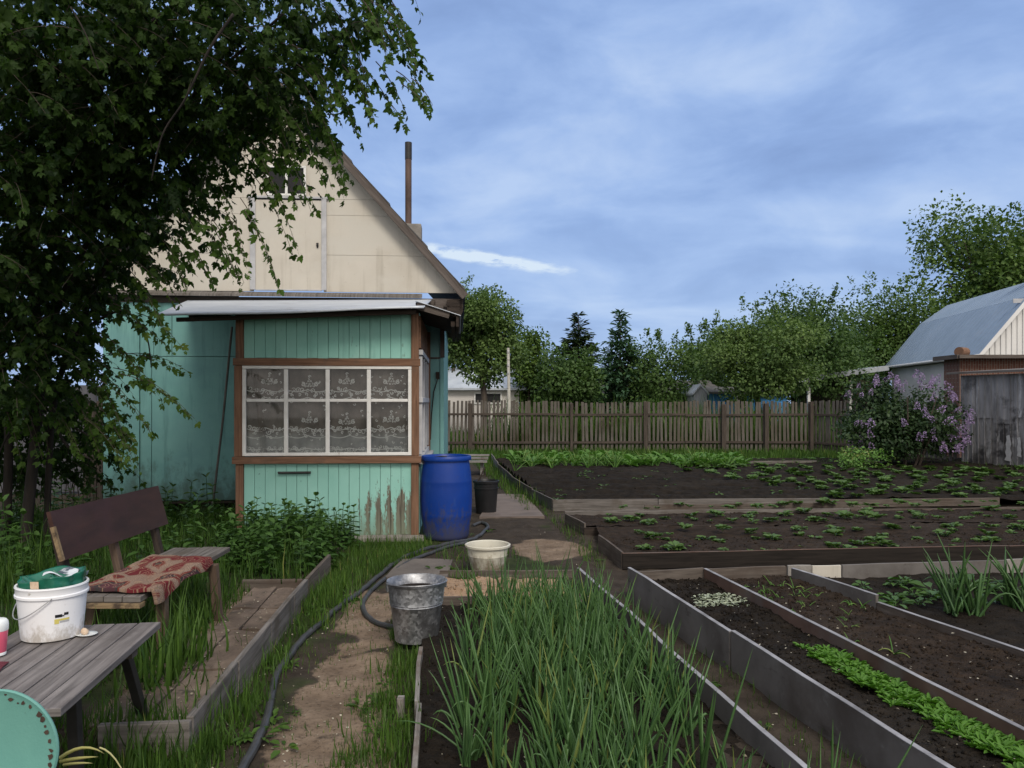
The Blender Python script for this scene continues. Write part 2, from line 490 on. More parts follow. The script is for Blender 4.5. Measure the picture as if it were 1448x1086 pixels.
M['iron'] = surf('dark iron', [(0.3, (0.015, 0.014, 0.014)), (0.7, (0.035, 0.032, 0.03))], scale=9, rough=0.55, bump=0.1)
M['basin'] = surf('cream enamel basin', [(0.3, (0.50, 0.47, 0.38)), (0.7, (0.62, 0.60, 0.52))], scale=3, rough=0.45, bump=0.05, spots=[(3, 0.5, 0.7, (0.30, 0.24, 0.15), (1, 1, 2)), (9, 0.62, 0.7, (0.26, 0.2, 0.12))], mud=(0.24, 0.0, (0.15, 0.11, 0.07), 14.0))
M['teal_metal'] = surf('turquoise enamelled plate', [(0.3, (0.115, 0.285, 0.25)), (0.7, (0.15, 0.345, 0.295))], scale=5, rough=0.5, bump=0.06, fine=120, spots=[(30, 0.70, 0.74, (0.05, 0.06, 0.05))])
M['rust'] = surf('rust chip', [(0.3, (0.035, 0.022, 0.017)), (0.7, (0.09, 0.055, 0.04))], scale=30, rough=0.9, bump=0.2)
M['yellow'] = surf('yellow print', [(0.3, (0.60, 0.50, 0.10)), (0.7, (0.68, 0.60, 0.2))], scale=5, rough=0.4, bump=0)
M['bread'] = surf('beige crust', [(0.3, (0.50, 0.36, 0.24)), (0.7, (0.66, 0.52, 0.40))], scale=30, rough=0.8, bump=0.3)
M['dish'] = surf('white glazed dish', [(0.3, (0.72, 0.75, 0.74)), (0.7, (0.80, 0.82, 0.82))], scale=5, rough=0.25, bump=0)
M['maroon'] = surf('maroon stain', [(0.3, (0.07, 0.012, 0.02)), (0.7, (0.12, 0.025, 0.035))], scale=5, rough=0.5, bump=0.1)
M['wire'] = surf('dull wire', [(0.3, (0.38, 0.38, 0.38)), (0.7, (0.5, 0.5, 0.5))], scale=5, rough=0.45, metal=0.6, bump=0)


def m_zinc():
    m, k, b, out = new_mat('spangled galvanised zinc')
    v = coords(k, 'Object', (1, 1, 1))
    vo = k.n('ShaderNodeTexVoronoi', {'Vector': v, 'Scale': 55.0})
    g = k.n('ShaderNodeSeparateColor', {0: vo.outputs['Color']}).outputs[0]
    nz = k.n('ShaderNodeTexNoise', {'Vector': v, 'Scale': 5.0, 'Detail': 8.0, 'Roughness': 0.7}).outputs[0]
    col = k.mix(k.ramp(nz, [(0.4, 0.0), (0.62, 1.0)]), k.ramp(g, [(0.0, (0.24, 0.245, 0.26)), (1.0, (0.52, 0.53, 0.55))]), (0.16, 0.16, 0.165))
    k.nt.links.new(col, b.inputs['Base Color'])
    b.inputs['Metallic'].default_value = 0.75
    k.nt.links.new(k.ramp(g, [(0.0, 0.36), (1.0, 0.58)]), b.inputs['Roughness'])
    return m


def m_brick():
    m, k, b, out = new_mat('red brickwork')
    v = coords(k, 'UV', (1, 1, 1))
    br = k.n('ShaderNodeTexBrick', {'Vector': v, 'Color1': (0.11, 0.040, 0.026, 1), 'Color2': (0.15, 0.062, 0.04, 1), 'Mortar': (0.19, 0.16, 0.135, 1), 'Scale': 1.0, 'Mortar Size': 0.008, 'Brick Width': 0.25, 'Row Height': 0.075})
    k.nt.links.new(br.outputs[0], b.inputs['Base Color'])
    b.inputs['Roughness'].default_value = 0.9
    return m


def m_peel():
    """turquoise boards with the paint worn off the lower right: object x runs 0 (right) to -2.1"""
    m, k, b, out = new_mat('turquoise boards with worn paint')
    tc = k.n('ShaderNodeTexCoord').outputs['Object']
    v = k.n('ShaderNodeMapping', {'Vector': tc}).outputs[0]
    sep = k.n('ShaderNodeSeparateXYZ', {0: tc})
    nz = k.n('ShaderNodeTexNoise', {'Vector': v, 'Scale': 2.2, 'Detail': 6.0}).outputs[0]
    col = k.ramp(nz, [(0.3, (0.235, 0.50, 0.43)), (0.7, (0.30, 0.575, 0.50))])
    q = k.n('ShaderNodeTexNoise', {'Vector': k.n('ShaderNodeMapping', {'Vector': tc, 'Scale': (9, 9, 1.0)}).outputs[0], 'Scale': 1.7, 'Detail': 7.0, 'Roughness': 0.72}).outputs[0]
    fx = k.n('ShaderNodeMapRange', {0: sep.outputs[0], 1: -0.95, 2: -0.40, 3: 0.0, 4: 1.0}, clamp=True).outputs[0]
    fz = k.n('ShaderNodeMapRange', {0: sep.outputs[2], 1: 0.80, 2: 0.42, 3: 0.0, 4: 1.0}, clamp=True).outputs[0]
    # streaks at each board joint (boards 0.098 m wide)
    jo = k.math('PINGPONG', k.math('ADD', sep.outputs[0], 10.0 * 0.1216 + 0.03), 0.0608)
    js = k.n('ShaderNodeMapRange', {0: jo, 1: 0.0, 2: 0.0608, 3: -0.13, 4: 0.13}).outputs[0]
    amt = k.math('MULTIPLY', k.math('MULTIPLY', fx, fz), 0.335)
    t = k.math('ADD', k.math('ADD', q, k.math('MULTIPLY', js, k.math('MULTIPLY', fx, fz))), amt)
    wornc = k.ramp(k.n('ShaderNodeTexNoise', {'Vector': k.n('ShaderNodeMapping', {'Vector': tc, 'Scale': (30, 30, 2)}).outputs[0], 'Scale': 2.0, 'Detail': 6.0}).outputs[0], [(0.3, (0.07, 0.062, 0.045)), (0.7, (0.20, 0.185, 0.14))])
    fq = k.n('ShaderNodeTexNoise', {'Vector': k.n('ShaderNodeMapping', {'Vector': tc, 'Scale': (40, 40, 12)}).outputs[0], 'Scale': 1.6, 'Detail': 6.0, 'Roughness': 0.7}).outputs[0]
    t = k.math('ADD', t, k.math('MULTIPLY', k.math('SUBTRACT', fq, 0.5), 0.55))
    mask = k.ramp(t, [(0.74, 0.0), (0.80, 1.0)])
    col = k.mix(mask, col, wornc)
    low = k.n('ShaderNodeMapRange', {0: k.math('SUBTRACT', sep.outputs[2], k.math('MULTIPLY', q, 0.5)), 1: 0.10, 2: -0.22, 3: 0.0, 4: 0.8}, clamp=True).outputs[0]
    col = k.mix(low, col, (0.17, 0.20, 0.14))
    dots = k.n('ShaderNodeTexNoise', {'Vector': v, 'Scale': 24.0, 'Detail': 4.0}).outputs[0]
    col = k.mix(k.ramp(dots, [(0.68, 0.0), (0.74, 0.8)]), col, (0.08, 0.17, 0.14))
    k.nt.links.new(col, b.inputs['Base Color'])
    b.inputs['Roughness'].default_value = 0.62
    bp = k.n('ShaderNodeBump', {'Height': mask, 'Strength': 0.25, 'Distance': 0.003, }, invert=True)
    k.nt.links.new(bp.outputs[0], b.inputs['Normal'])
    return m


def m_rug():
    m, k, b, out = new_mat('woven red and cream rug')
    v = coords(k, 'UV', (1, 1, 1))
    w = k.n('ShaderNodeTexNoise', {'Vector': v, 'Scale': 3.0, 'Detail': 2.0})
    v2 = k.n('ShaderNodeVectorMath', {0: v, 1: k.n('ShaderNodeVectorMath', {0: w.outputs['Color'], 3: 0.22}, operation='SCALE').outputs[0]}, operation='ADD').outputs[0]
    vo = k.n('ShaderNodeTexVoronoi', {'Vector': v2, 'Scale': 6.5}, feature='SMOOTH_F1').outputs['Distance']
    wv = k.math('SINE', k.math('MULTIPLY', vo, 46.0))
    base = k.ramp(k.n('ShaderNodeTexNoise', {'Vector': v2, 'Scale': 2.6, 'Detail': 1.0}).outputs[0],
                  [(0.0, (0.12, 0.014, 0.022)), (0.43, (0.15, 0.022, 0.026)), (0.46, (0.26, 0.18, 0.135)), (0.55, (0.29, 0.21, 0.16)), (0.57, (0.19, 0.05, 0.035)), (0.60, (0.15, 0.03, 0.028)), (0.62, (0.022, 0.045, 0.042)), (0.68, (0.10, 0.035, 0.045))], 'LINEAR')
    col = k.mix(k.ramp(wv, [(0.70, 0.0), (0.90, 0.75)]), base, (0.36, 0.25, 0.16))
    fn = k.n('ShaderNodeTexNoise', {'Vector': v, 'Scale': 90.0, 'Detail': 3.0}).outputs[0]
    col = k.mix(k.ramp(fn, [(0.35, 0.55), (0.6, 0.0)]), col, (0.06, 0.02, 0.02))
    k.nt.links.new(col, b.inputs['Base Color'])
    b.inputs['Roughness'].default_value = 0.95
    b.inputs['Specular IOR Level'].default_value = 0.1
    bp = k.n('ShaderNodeBump', {'Height': fn, 'Strength': 0.6, 'Distance': 0.004})
    k.nt.links.new(bp.outputs[0], b.inputs['Normal'])
    return m


def m_glass():
    m, k, b, out = new_mat('window glass')
    k.nt.nodes.remove(b)
    tr = k.n('ShaderNodeBsdfTransparent', {'Color': (0.86, 0.88, 0.87, 1)})
    gl = k.n('ShaderNodeBsdfGlossy', {'Color': (0.9, 0.9, 0.9, 1), 'Roughness': 0.03})
    fr = k.n('ShaderNodeFresnel', {'IOR': 1.5})
    mx = k.n('ShaderNodeMixShader', {0: fr.outputs[0], 1: tr.outputs[0], 2: gl.outputs[0]})
    k.nt.links.new(mx.outputs[0], out.inputs[0])
    return m


def m_sheer():
    m, k, b, out = new_mat('sheer curtain net')
    v = coords(k, 'Object', (1, 1, 1))
    nz = k.n('ShaderNodeTexNoise', {'Vector': v, 'Scale': 5.0, 'Detail': 5.0}).outputs[0]
    sep = k.n('ShaderNodeSeparateXYZ', {0: v})
    low = k.n('ShaderNodeMapRange', {0: sep.outputs[2], 1: 1.28, 2: 1.18, 3: 0.0, 4: 1.0}, clamp=True).outputs[0]
    base = k.ramp(nz, [(0.35, (0.235, 0.20, 0.18)), (0.65, (0.35, 0.305, 0.28))])
    col = k.mix(low, base, k.ramp(nz, [(0.35, (0.46, 0.455, 0.46)), (0.65, (0.62, 0.615, 0.62))]))
    k.nt.links.new(col, b.inputs['Base Color'])
    b.inputs['Roughness'].default_value = 0.9
    tr = k.n('ShaderNodeBsdfTransparent')
    fac = k.ramp(nz, [(0.3, 0.74), (0.7, 0.92)])
    mx = k.n('ShaderNodeMixShader', {0: fac, 1: tr.outputs[0], 2: b.outputs[0]})
    k.nt.links.new(mx.outputs[0], out.inputs[0])
    return m


M['zinc'] = m_zinc()
M['brick_red'] = m_brick()
M['peel'] = m_peel()
M['rug'] = m_rug()
M['glass'] = m_glass()
M['sheer'] = m_sheer()
M['lace'] = surf('white lace thread', [(0.3, (0.80, 0.79, 0.78)), (0.7, (0.9, 0.9, 0.9))], scale=20, rough=0.9, bump=0)

# foliage
M['leaf_maple'] = leafmat('box elder leaves', (0.012, 0.030, 0.008), (0.075, 0.140, 0.024), transl=0.45, rough=0.55, spec=0.15, extra=(0.11, 0.16, 0.03))
M['leaf_apple'] = leafmat('apple leaves', (0.05, 0.095, 0.028), (0.18, 0.265, 0.075), transl=0.3, spec=0.2)
M['leaf_dark'] = leafmat('dark green leaves', (0.036, 0.076, 0.023), (0.115, 0.19, 0.05), transl=0.3, spec=0.2)
M['leaf_fresh'] = leafmat('fresh green leaves', (0.05, 0.095, 0.022), (0.15, 0.235, 0.05), transl=0.3, spec=0.2)
M['needle'] = leafmat('spruce needles', (0.022, 0.042, 0.018), (0.065, 0.10, 0.04), transl=0.1, spec=0.15, rough=0.7)
M['needle_blue'] = leafmat('larch needles', (0.035, 0.08, 0.045), (0.085, 0.16, 0.09), transl=0.2, spec=0.15, rough=0.7)
M['leaf_lilac'] = leafmat('lilac leaves', (0.018, 0.04, 0.016), (0.065, 0.11, 0.038), transl=0.25, spec=0.25)
M['lilac_bloom'] = leafmat('lilac blossom', (0.19, 0.12, 0.28), (0.47, 0.36, 0.57), transl=0.15, rough=0.7)
M['grass'] = leafmat('grass blades', (0.022, 0.055, 0.010), (0.10, 0.185, 0.032), transl=0.35, spec=0.2, extra=(0.26, 0.26, 0.08))
M['onion'] = leafmat('green onion tubes', (0.020, 0.060, 0.020), (0.095, 0.19, 0.055), transl=0.2, rough=0.42, spec=0.4, extra=(0.17, 0.22, 0.055))
M['weed'] = leafmat('nettle leaves', (0.022, 0.060, 0.013), (0.08, 0.16, 0.033), transl=0.25)
M['berry'] = leafmat('strawberry leaves', (0.035, 0.08, 0.02), (0.11, 0.19, 0.05), transl=0.25, extra=(0.26, 0.22, 0.09))
M['radish'] = leafmat('radish leaves', (0.045, 0.13, 0.015), (0.14, 0.30, 0.04), transl=0.3)
M['lettuce'] = leafmat('broad bed leaves', (0.04, 0.11, 0.022), (0.135, 0.27, 0.055), transl=0.3, extra=(0.26, 0.30, 0.10))
M['dry_leaf'] = leafmat('yellowing leaf', (0.35, 0.32, 0.08), (0.48, 0.45, 0.22), transl=0.2)
M['pale_seed'] = leafmat('pale seedling leaves', (0.20, 0.24, 0.15), (0.42, 0.45, 0.34), transl=0.1)
# ================================================================== world, sun, camera
SUN_EL, SUN_AZ = 44.0, 163.0     # degrees; azimuth clockwise from +Y: behind the camera, to the right
w = bpy.data.worlds.new('World')
SC.world = w
w.use_nodes = True
nt = w.node_tree
nt.nodes.clear()
K = Nt(nt)
STR = 0.10
sky = K.n('ShaderNodeTexSky', sky_type='NISHITA', sun_disc=False)
sky.sun_elevation = R(SUN_EL)
sky.sun_rotation = R(SUN_AZ)
sky.air_density = 1.2
sky.dust_density = 1.5
sky.ozone_density = 2.0
tc = K.n('ShaderNodeTexCoord').outputs['Generated']
sp = K.n('ShaderNodeSeparateXYZ', {0: tc})
den = K.math('ADD', K.math('MAXIMUM', sp.outputs[2], 0.0), 0.10)
cx = K.math('DIVIDE', sp.outputs[0], den)
cy = K.math('DIVIDE', sp.outputs[1], den)
cv = K.n('ShaderNodeCombineXYZ', {0: cx, 1: cy, 2: 0.0}).outputs[0]
cv = K.n('ShaderNodeMapping', {'Vector': cv, 'Rotation': (0, 0, R(-14)), 'Scale': (0.75, 1.0, 1.0), 'Location': (3.1, 1.7, 0)}).outputs[0]
n1 = K.n('ShaderNodeTexNoise', {'Vector': cv, 'Scale': 0.95, 'Detail': 8.0, 'Roughness': 0.47, 'Distortion': 0.6}).outputs[0]
n2 = K.n('ShaderNodeTexNoise', {'Vector': K.n('ShaderNodeMapping', {'Vector': tc, 'Location': (8, 2, 0), 'Rotation': (0, R(12), 0), 'Scale': (3.2, 3.2, 7.5)}).outputs[0], 'Scale': 1.7, 'Detail': 8.0, 'Roughness': 0.55, 'Distortion': 0.35}).outputs[0]
nn = K.math('ADD', K.math('MULTIPLY', n1, 0.50), K.math('MULTIPLY', n2, 0.50))
S = 1.0 / STR
sc3 = lambda c: tuple(x * S for x in c)
cloud = K.ramp(nn, [(0.36, (0.245, 0.375, 0.685)), (0.445, (0.295, 0.445, 0.785)), (0.52, (0.37, 0.53, 0.87)), (0.62, (0.50, 0.65, 0.94))])
cloud = K.n('ShaderNodeVectorMath', {0: cloud, 3: S}, operation='SCALE').outputs[0]
# paler towards the horizon
hz = K.ramp(sp.outputs[2], [(0.0, 1.0), (0.10, 0.65), (0.28, 0.0)])
cloud = K.mix(K.math('MULTIPLY', hz, 0.42), cloud, sc3((0.46, 0.62, 0.90)))
# the bright opening low in the cloud deck
az = K.math('ARCTAN2', sp.outputs[0], sp.outputs[1])
azs = K.math('DIVIDE', K.math('ADD', az, 0.035), 0.095)
els = K.math('DIVIDE', K.math('SUBTRACT', K.math('ADD', sp.outputs[2], K.math('MULTIPLY', az, 0.15)), 0.177), 0.0068)
gl = K.math('MULTIPLY', K.math('POWER', 2.718, K.math('MULTIPLY', K.math('MULTIPLY', azs, azs), -1.0)), K.math('POWER', 2.718, K.math('MULTIPLY', K.math('MULTIPLY', els, els), -1.0)))
n3 = K.n('ShaderNodeTexNoise', {'Vector': K.n('ShaderNodeMapping', {'Vector': tc, 'Scale': (16, 16, 60)}).outputs[0], 'Scale': 1.6, 'Detail': 7.0, 'Roughness': 0.6}).outputs[0]
glm = K.ramp(K.math('MULTIPLY', gl, K.math('SUBTRACT', K.math('MULTIPLY', n3, 4.6), 1.45)), [(0.10, 0.0), (0.50, 1.0)])
cloud = K.mix(glm, cloud, sc3((0.72, 0.84, 0.98)))
# unseen sky overhead and behind the camera, whitened and brightened to light the scene
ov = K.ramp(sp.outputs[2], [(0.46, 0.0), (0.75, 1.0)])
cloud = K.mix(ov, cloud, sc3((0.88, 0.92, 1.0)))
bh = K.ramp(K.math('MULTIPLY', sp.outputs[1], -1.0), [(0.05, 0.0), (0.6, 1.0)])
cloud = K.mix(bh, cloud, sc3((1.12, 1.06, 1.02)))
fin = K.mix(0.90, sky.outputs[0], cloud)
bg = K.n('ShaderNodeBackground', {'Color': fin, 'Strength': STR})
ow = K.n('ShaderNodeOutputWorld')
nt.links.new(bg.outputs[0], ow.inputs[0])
w.cycles.sampling_method = 'MANUAL'
w.cycles.sample_map_resolution = 512

sd = bpy.data.lights.new('sun', 'SUN')
sd.energy = 2.2
sd.angle = R(18)
sd.color = (1.0, 0.93, 0.82)
so = bpy.data.objects.new('sun', sd)
COL.objects.link(so)
a_, e_ = R(SUN_AZ), R(SUN_EL)
tosun = Vector((math.sin(a_) * math.cos(e_), math.cos(a_) * math.cos(e_), math.sin(e_)))
so.rotation_euler = tosun.to_track_quat('Z', 'Y').to_euler()
so.location = (0, -10, 30)

cd = bpy.data.cameras.new('camera')
cam = bpy.data.objects.new('camera', cd)
COL.objects.link(cam)
cam.location = (0, 0, EYE)
cam.rotation_euler = (R(90), 0, 0)
cd.sensor_width = 36
cd.lens = 36 * FL / 1448
cd.shift_y = (HY - 543) / 1448
cd.clip_start = 0.05
cd.clip_end = 2000
SC.camera = cam
SC.view_settings.view_transform = 'Standard'
SC.view_settings.look = 'None'
SC.view_settings.exposure = 0.0
SC.view_settings.gamma = 1.0
SC.cycles.max_bounces = 6
SC.cycles.transparent_max_bounces = 10
SC.cycles.use_denoising = True

# ================================================================== ground
def kerb_x(y): return -1.46 - 0.0743 * (y - 3.5)


def ss(a, b, x):
    t = np.clip((x - a) / (b - a), 0, 1)
    return t * t * (3 - 2 * t)


def path_c(y):
    """centre line and half width of the trodden path"""
    c = np.interp(y, [0, 3.38, 5.8, 7.4, 9.1, 13.3, 21, 24], [-0.75, -0.82, -1.06, -0.75, -0.05, -0.30, -1.15, -1.4])
    h = np.interp(y, [0, 3.38, 5.8, 7.4, 9.1, 13.3, 21, 24], [0.25, 0.25, 0.26, 0.45, 0.75, 0.42, 0.35, 0.35])
    return c, h


def ground_z(x, y):
    x, y = np.asarray(x, float), np.asarray(y, float)
    n = (fbm(x, y, 1.3, 4) - 0.5) * 0.05 + (fbm(x + 40, y, 9.0, 4) - 0.5) * 0.028
    near = 1 - ss(26, 40, y)
    n = n * near * (1 - ss(14, 20, np.abs(x)))
    t = ss(0.0, 0.03, kerb_x(y) - 0.02 - x) * ss(3.45, 3.52, y) * (1 - ss(9.5, 10.5, y)) * (1 - ss(-6.5, -7.5, x) * 0)
    al = 0.045 * ss(5.6, 3.6, y) * ss(0.75, 0.95, x)
    return n + t * 0.10 - 0.008 + al


xs = np.concatenate([np.linspace(-400, -40, 10), np.linspace(-36, -7, 24), np.arange(-6.6, 6.6, 0.04), np.linspace(6.7, 18, 90), np.linspace(19, 60, 24), np.linspace(80, 400, 10)])
ys = np.concatenate([np.linspace(-60, 0, 10), np.linspace(0.5, 2.0, 8), np.arange(2.05, 9.2, 0.035), np.arange(9.3, 26, 0.12), np.linspace(27, 60, 24), np.linspace(75, 700, 14)])
X, Y = np.meshgrid(xs, ys)
Z = ground_z(X, Y)
wob = (fbm(X, Y, 2.2, 4) - 0.5)
wob2 = (fbm(X + 9, Y + 4, 7.0, 4) - 0.5)
pc, ph = path_c(Y)
edge = np.abs(X - pc) - ph + wob * 0.5 + wob2 * 0.28
onpath = 1 - ss(-0.10, 0.10, edge)
sand = onpath * (1 - ss(6.6, 7.4, Y + wob)) * ss(0.30, 0.55, fbm(X + 3, Y, 3.2, 5) + 0.12)
cxs, cys = gp(777, 776)[:2]
circ = 1 - ss(0.30, 0.44, np.hypot((X - cxs) * 0.92, (Y - cys) * 0.62) + wob * 0.12 + wob2 * 0.12)
sand = np.maximum(sand, circ * 0.95)
walkz = ss(0.0, 0.06, X - (kerb_x(Y) - 0.62) + wob * 0.25) * (X < kerb_x(Y)) * ss(3.4, 3.6, Y) * (1 - ss(6.3, 6.7, Y))
sand = np.maximum(sand, walkz * 0.55)
lawn = ss(19.0, 20.5, Y + wob) * (1 - ss(24.5, 26, Y))
green = np.maximum((1 - onpath) * ss(0.42, 0.62, fbm(X, Y + 30, 1.7, 4) + 0.1) * (1 - ss(10, 12, Y)), lawn * 0.9)
green = np.maximum(green, ss(24, 27, Y) * 0.8)
green = np.where((X > 0.5) & (Y < 18), 0, green)
green = np.clip(green - sand, 0, 1)
idx = np.arange(X.size).reshape(X.shape)
quads = np.stack([idx[:-1, :-1], idx[:-1, 1:], idx[1:, 1:], idx[1:, :-1]], axis=-1).reshape(-1, 4)
gm, k, b, out = new_mat('garden ground')
v = coords(k, 'Object', (1, 1, 1))
nA = k.n('ShaderNodeTexNoise', {'Vector': v, 'Scale': 4.0, 'Detail': 9.0, 'Roughness': 0.7}).outputs[0]
nB = k.n('ShaderNodeTexNoise', {'Vector': v, 'Scale': 42.0, 'Detail': 6.0, 'Roughness': 0.65}).outputs[0]
soilc = k.ramp(nA, [(0.32, (0.026, 0.0195, 0.0145)), (0.68, (0.066, 0.052, 0.040))])
sandc = k.ramp(nA, [(0.30, (0.105, 0.074, 0.051)), (0.52, (0.195, 0.143, 0.102)), (0.72, (0.285, 0.215, 0.157))])
sandc = k.mix(k.ramp(nB, [(0.54, 0.0), (0.66, 0.75)]), sandc, (0.06, 0.043, 0.031))
grc = k.ramp(nA, [(0.32, (0.016, 0.022, 0.009)), (0.68, (0.045, 0.058, 0.020))])
aS = k.n('ShaderNodeAttribute', attribute_name='sand').outputs['Fac']
aG = k.n('ShaderNodeAttribute', attribute_name='green').outputs['Fac']
brk = k.math('ADD', aS, k.math('MULTIPLY', k.math('SUBTRACT', nB, 0.5), 0.9))
col = k.mix(aG, soilc, grc)
col = k.mix(k.math('MULTIPLY', k.ramp(brk, [(0.32, 0.0), (0.62, 1.0)]), k.ramp(aS, [(0.02, 0.0), (0.2, 1.0)])), col, sandc)
nt_ = k.nt
nt_.links.new(col, b.inputs['Base Color'])
b.inputs['Roughness'].default_value = 0.95
b.inputs['Specular IOR Level'].default_value = 0.15
bp = k.n('ShaderNodeBump', {'Height': k.math('ADD', nA, k.math('MULTIPLY', nB, 0.6)), 'Strength': 0.9, 'Distance': 0.02})
nt_.links.new(bp.outputs[0], b.inputs['Normal'])
ground = np_mesh('ground', np.stack([X, Y, Z], -1).reshape(-1, 3), [quads], gm, smooth=True, attrs={'sand': sand.ravel(), 'green': green.ravel()})
tag(ground, 'dark trodden garden ground with a sandy footpath', kind='structure')

# ================================================================== the house
HT = R(4.0)
hs = thing('garden_house', 'small turquoise garden house with cream gable and glazed wooden porch', 'house', (-1.086, 9.0, 0), HT)
hco, hsi = math.cos(HT), math.sin(HT)
hw = lambda u, v, z=0: Vector((-1.086 + u * hco - v * hsi, 9.0 + u * hsi + v * hco, z))
V0 = 2.2                  # main front
UL, UR = -4.52, 0.257
# --- porch boards (front)
def boards(mb, u0, u1, z0, z1, v, wd=0.122, th=0.018, gap=0.004, axis='u'):
    n = max(1, round((u1 - u0) / wd))
    wd = (u1 - u0) / n
    for i in range(n):
        c = u0 + (i + .5) * wd
        d = random.uniform(-0.0015, 0.0015)
        if axis == 'u': mb.box((c, v + d, (z0 + z1) / 2 + random.uniform(-.004, .004)), (wd - gap, th, z1 - z0))
        else: mb.box((v + d, c, (z0 + z1) / 2), (th, wd - gap, z1 - z0))
mb = MB()
boards(mb, -1.99, -0.085, 0.055, 0.895, 0.012)
lower = mb.build('lower_boarding', M['peel'], hs, bevel=0.002)
mb = MB()
boards(mb, -1.99, -0.085, 2.10, 2.61, 0.012)
mb.build('upper_boarding', M['teal_board'], hs, bevel=0.002)
# posts and rails
for u, z1 in ((-2.035, 2.565), (-0.042, 2.625)):
    mb = MB()
    mb.box((u, 0.02, (0.03 + z1) / 2), (0.086, 0.09, z1 - 0.03))
    mb.build('corner_post', M['brown_wood'], hs, bevel=0.005)
mb = MB()
mb.beam((-2.075, 0.0, 2.60), (0.0, 0.0, 2.662), 0.10, 0.07)
mb.build('top_rail', M['dark_wood'], hs, bevel=0.004)
# window frame of bare brown wood
mb = MB()
mb.box((-1.04, -0.03, 2.055), (2.12, 0.035, 0.085))
mb.box((-1.04, -0.035, 0.93), (2.14, 0.045, 0.08))
mb.box((-2.045, -0.03, 1.49), (0.085, 0.035, 1.035))
mb.box((-0.035, -0.03, 1.49), (0.085, 0.035, 1.035))
win = mb.build('window', M['brown_wood'], hs, bevel=0.004)
mb = MB()
U0, U1, Z0, Z1 = -2.0, -0.08, 0.975, 2.01
for zz in (Z0 + 0.022, Z1 - 0.016): mb.box(((U0 + U1) / 2, -0.02, zz), (U1 - U0, 0.035, 0.036))
for uu in (U0 + 0.02, U1 - 0.02): mb.box((uu, -0.02, (Z0 + Z1) / 2), (0.04, 0.034, Z1 - Z0 - 0.075))
us = [U0 + 0.02 + (U1 - U0 - 0.04) * i / 4 for i in range(5)]
for uu in us[1:4]: mb.box((uu, -0.019, (Z0 + Z1) / 2), (0.046, 0.032, Z1 - Z0 - 0.078))
ZM = 1.615
for i in range(4): mb.box(((us[i] + us[i + 1]) / 2, -0.021, ZM), (us[1] - us[0] - 0.047, 0.028, 0.034))
mb.build('frame', M['white_paint'], win, bevel=0.004)
mb = MB()
mb.face([(U0, -0.008, Z0), (U1, -0.008, Z0), (U1, -0.008, Z1), (U0, -0.008, Z1)], [(0, 0), (1, 0), (1, 1), (0, 1)])
mb.build('pane', M['glass'], win)
# sheer curtain with folds, lace motifs on it
def cur_v(u, z): return 0.055 + 0.010 * math.sin(u * 21 + 0.6 * math.sin(u * 5)) + 0.005 * math.sin(u * 53 + z)
mb = MB()
mb.grid(lambda a, c: (U0 - 0.0 + (U1 - U0) * a, cur_v(U0 + (U1 - U0) * a, Z0 + (Z1 - Z0) * c), Z0 + (Z1 - Z0) * c), 160, 8)
cur = mb.build('curtain', M['sheer'], win, smooth=True, angle=180)
lv, lf = [], []
def ribbon(pts, wdt):
    wdt *= 2.1
    pts = np.array(pts)
    d = np.gradient(pts, axis=0)
    nrm = np.stack([-d[:, 1], d[:, 0]], 1)
    nrm /= np.linalg.norm(nrm, axis=1, keepdims=True) + 1e-9
    n0 = sum(len(q) for q in lv)
    for sgn in (-1, 1):
        q = pts + nrm * wdt * sgn / 2
        keep = np.clip(q, [U0 + .03, Z0 + .03], [U1 - .03, Z1 - .03])
        lv.append(np.array([(a, cur_v(a, c) - 0.006, c) for a, c in keep]))
    m_ = len(pts)
    for i in range(m_ - 1): lf.append((n0 + i, n0 + i + 1, n0 + m_ + i + 1, n0 + m_ + i))
def scroll(u, z, r, t0, turns, sgn, wdt=0.006):
    t = np.linspace(0, turns * 2 * math.pi, int(14 * turns) + 6)
    rr = r * (1 - t / t[-1] * 0.85)
    ribbon(np.stack([u + sgn * rr * np.cos(t + t0), z + rr * np.sin(t + t0)], 1), wdt)
for zb, amp in ((1.30, 1.0), (1.74, 0.85), (1.06, 0.5)):
    for i in range(44):
        u = U0 + 0.04 + (U1 - U0 - 0.08) * (i + random.uniform(.2, .8)) / 44
        ph = (u % 0.48) / 0.48
        zz = zb - 0.035 * amp * math.sin(ph * math.pi) + random.uniform(-.025, .025)
        scroll(u, zz, random.uniform(.016, .032), random.uniform(0, 6), random.uniform(0.8, 1.5), random.choice((-1, 1)), random.uniform(.003, .0055))
        if i % 2: scroll(u + .02, zz - 0.05 + random.uniform(-.02, .02), random.uniform(.014, .026), random.uniform(0, 6), 1.0, random.choice((-1, 1)), .005)
    tt = np.linspace(U0 + .03, U1 - .03, 150)
    for dz in (0.0, -0.09):
        ribbon(np.stack([tt, zb + dz - 0.03 * amp * np.abs(np.sin((tt - U0) / 0.24 * math.pi))], 1), .005)
for i in range(4):       # pointed motifs, one in each column
    uc = (us[i] + us[i + 1]) / 2 + random.uniform(-.03, .05)
    for zb in (1.36 + random.uniform(-.02, .02), 1.80 + random.uniform(-.03, .03)):
        if random.random() < .2: continue
        for row in range(4):
            for q_ in range(4 - row):
                scroll(uc + (q_ - (3 - row) / 2) * .030 + random.uniform(-.004, .004), zb + row * .027, random.uniform(.010, .015), random.uniform(0, 6), random.uniform(.8, 1.2), random.choice((-1, 1)), .0035)
        scroll(uc, zb + .11, .016, 0, 1.0, 1, .005)
        for sgn in (-1, 1): scroll(uc + sgn * .075, zb + .02, .026, 1, 1.4, sgn, .006)
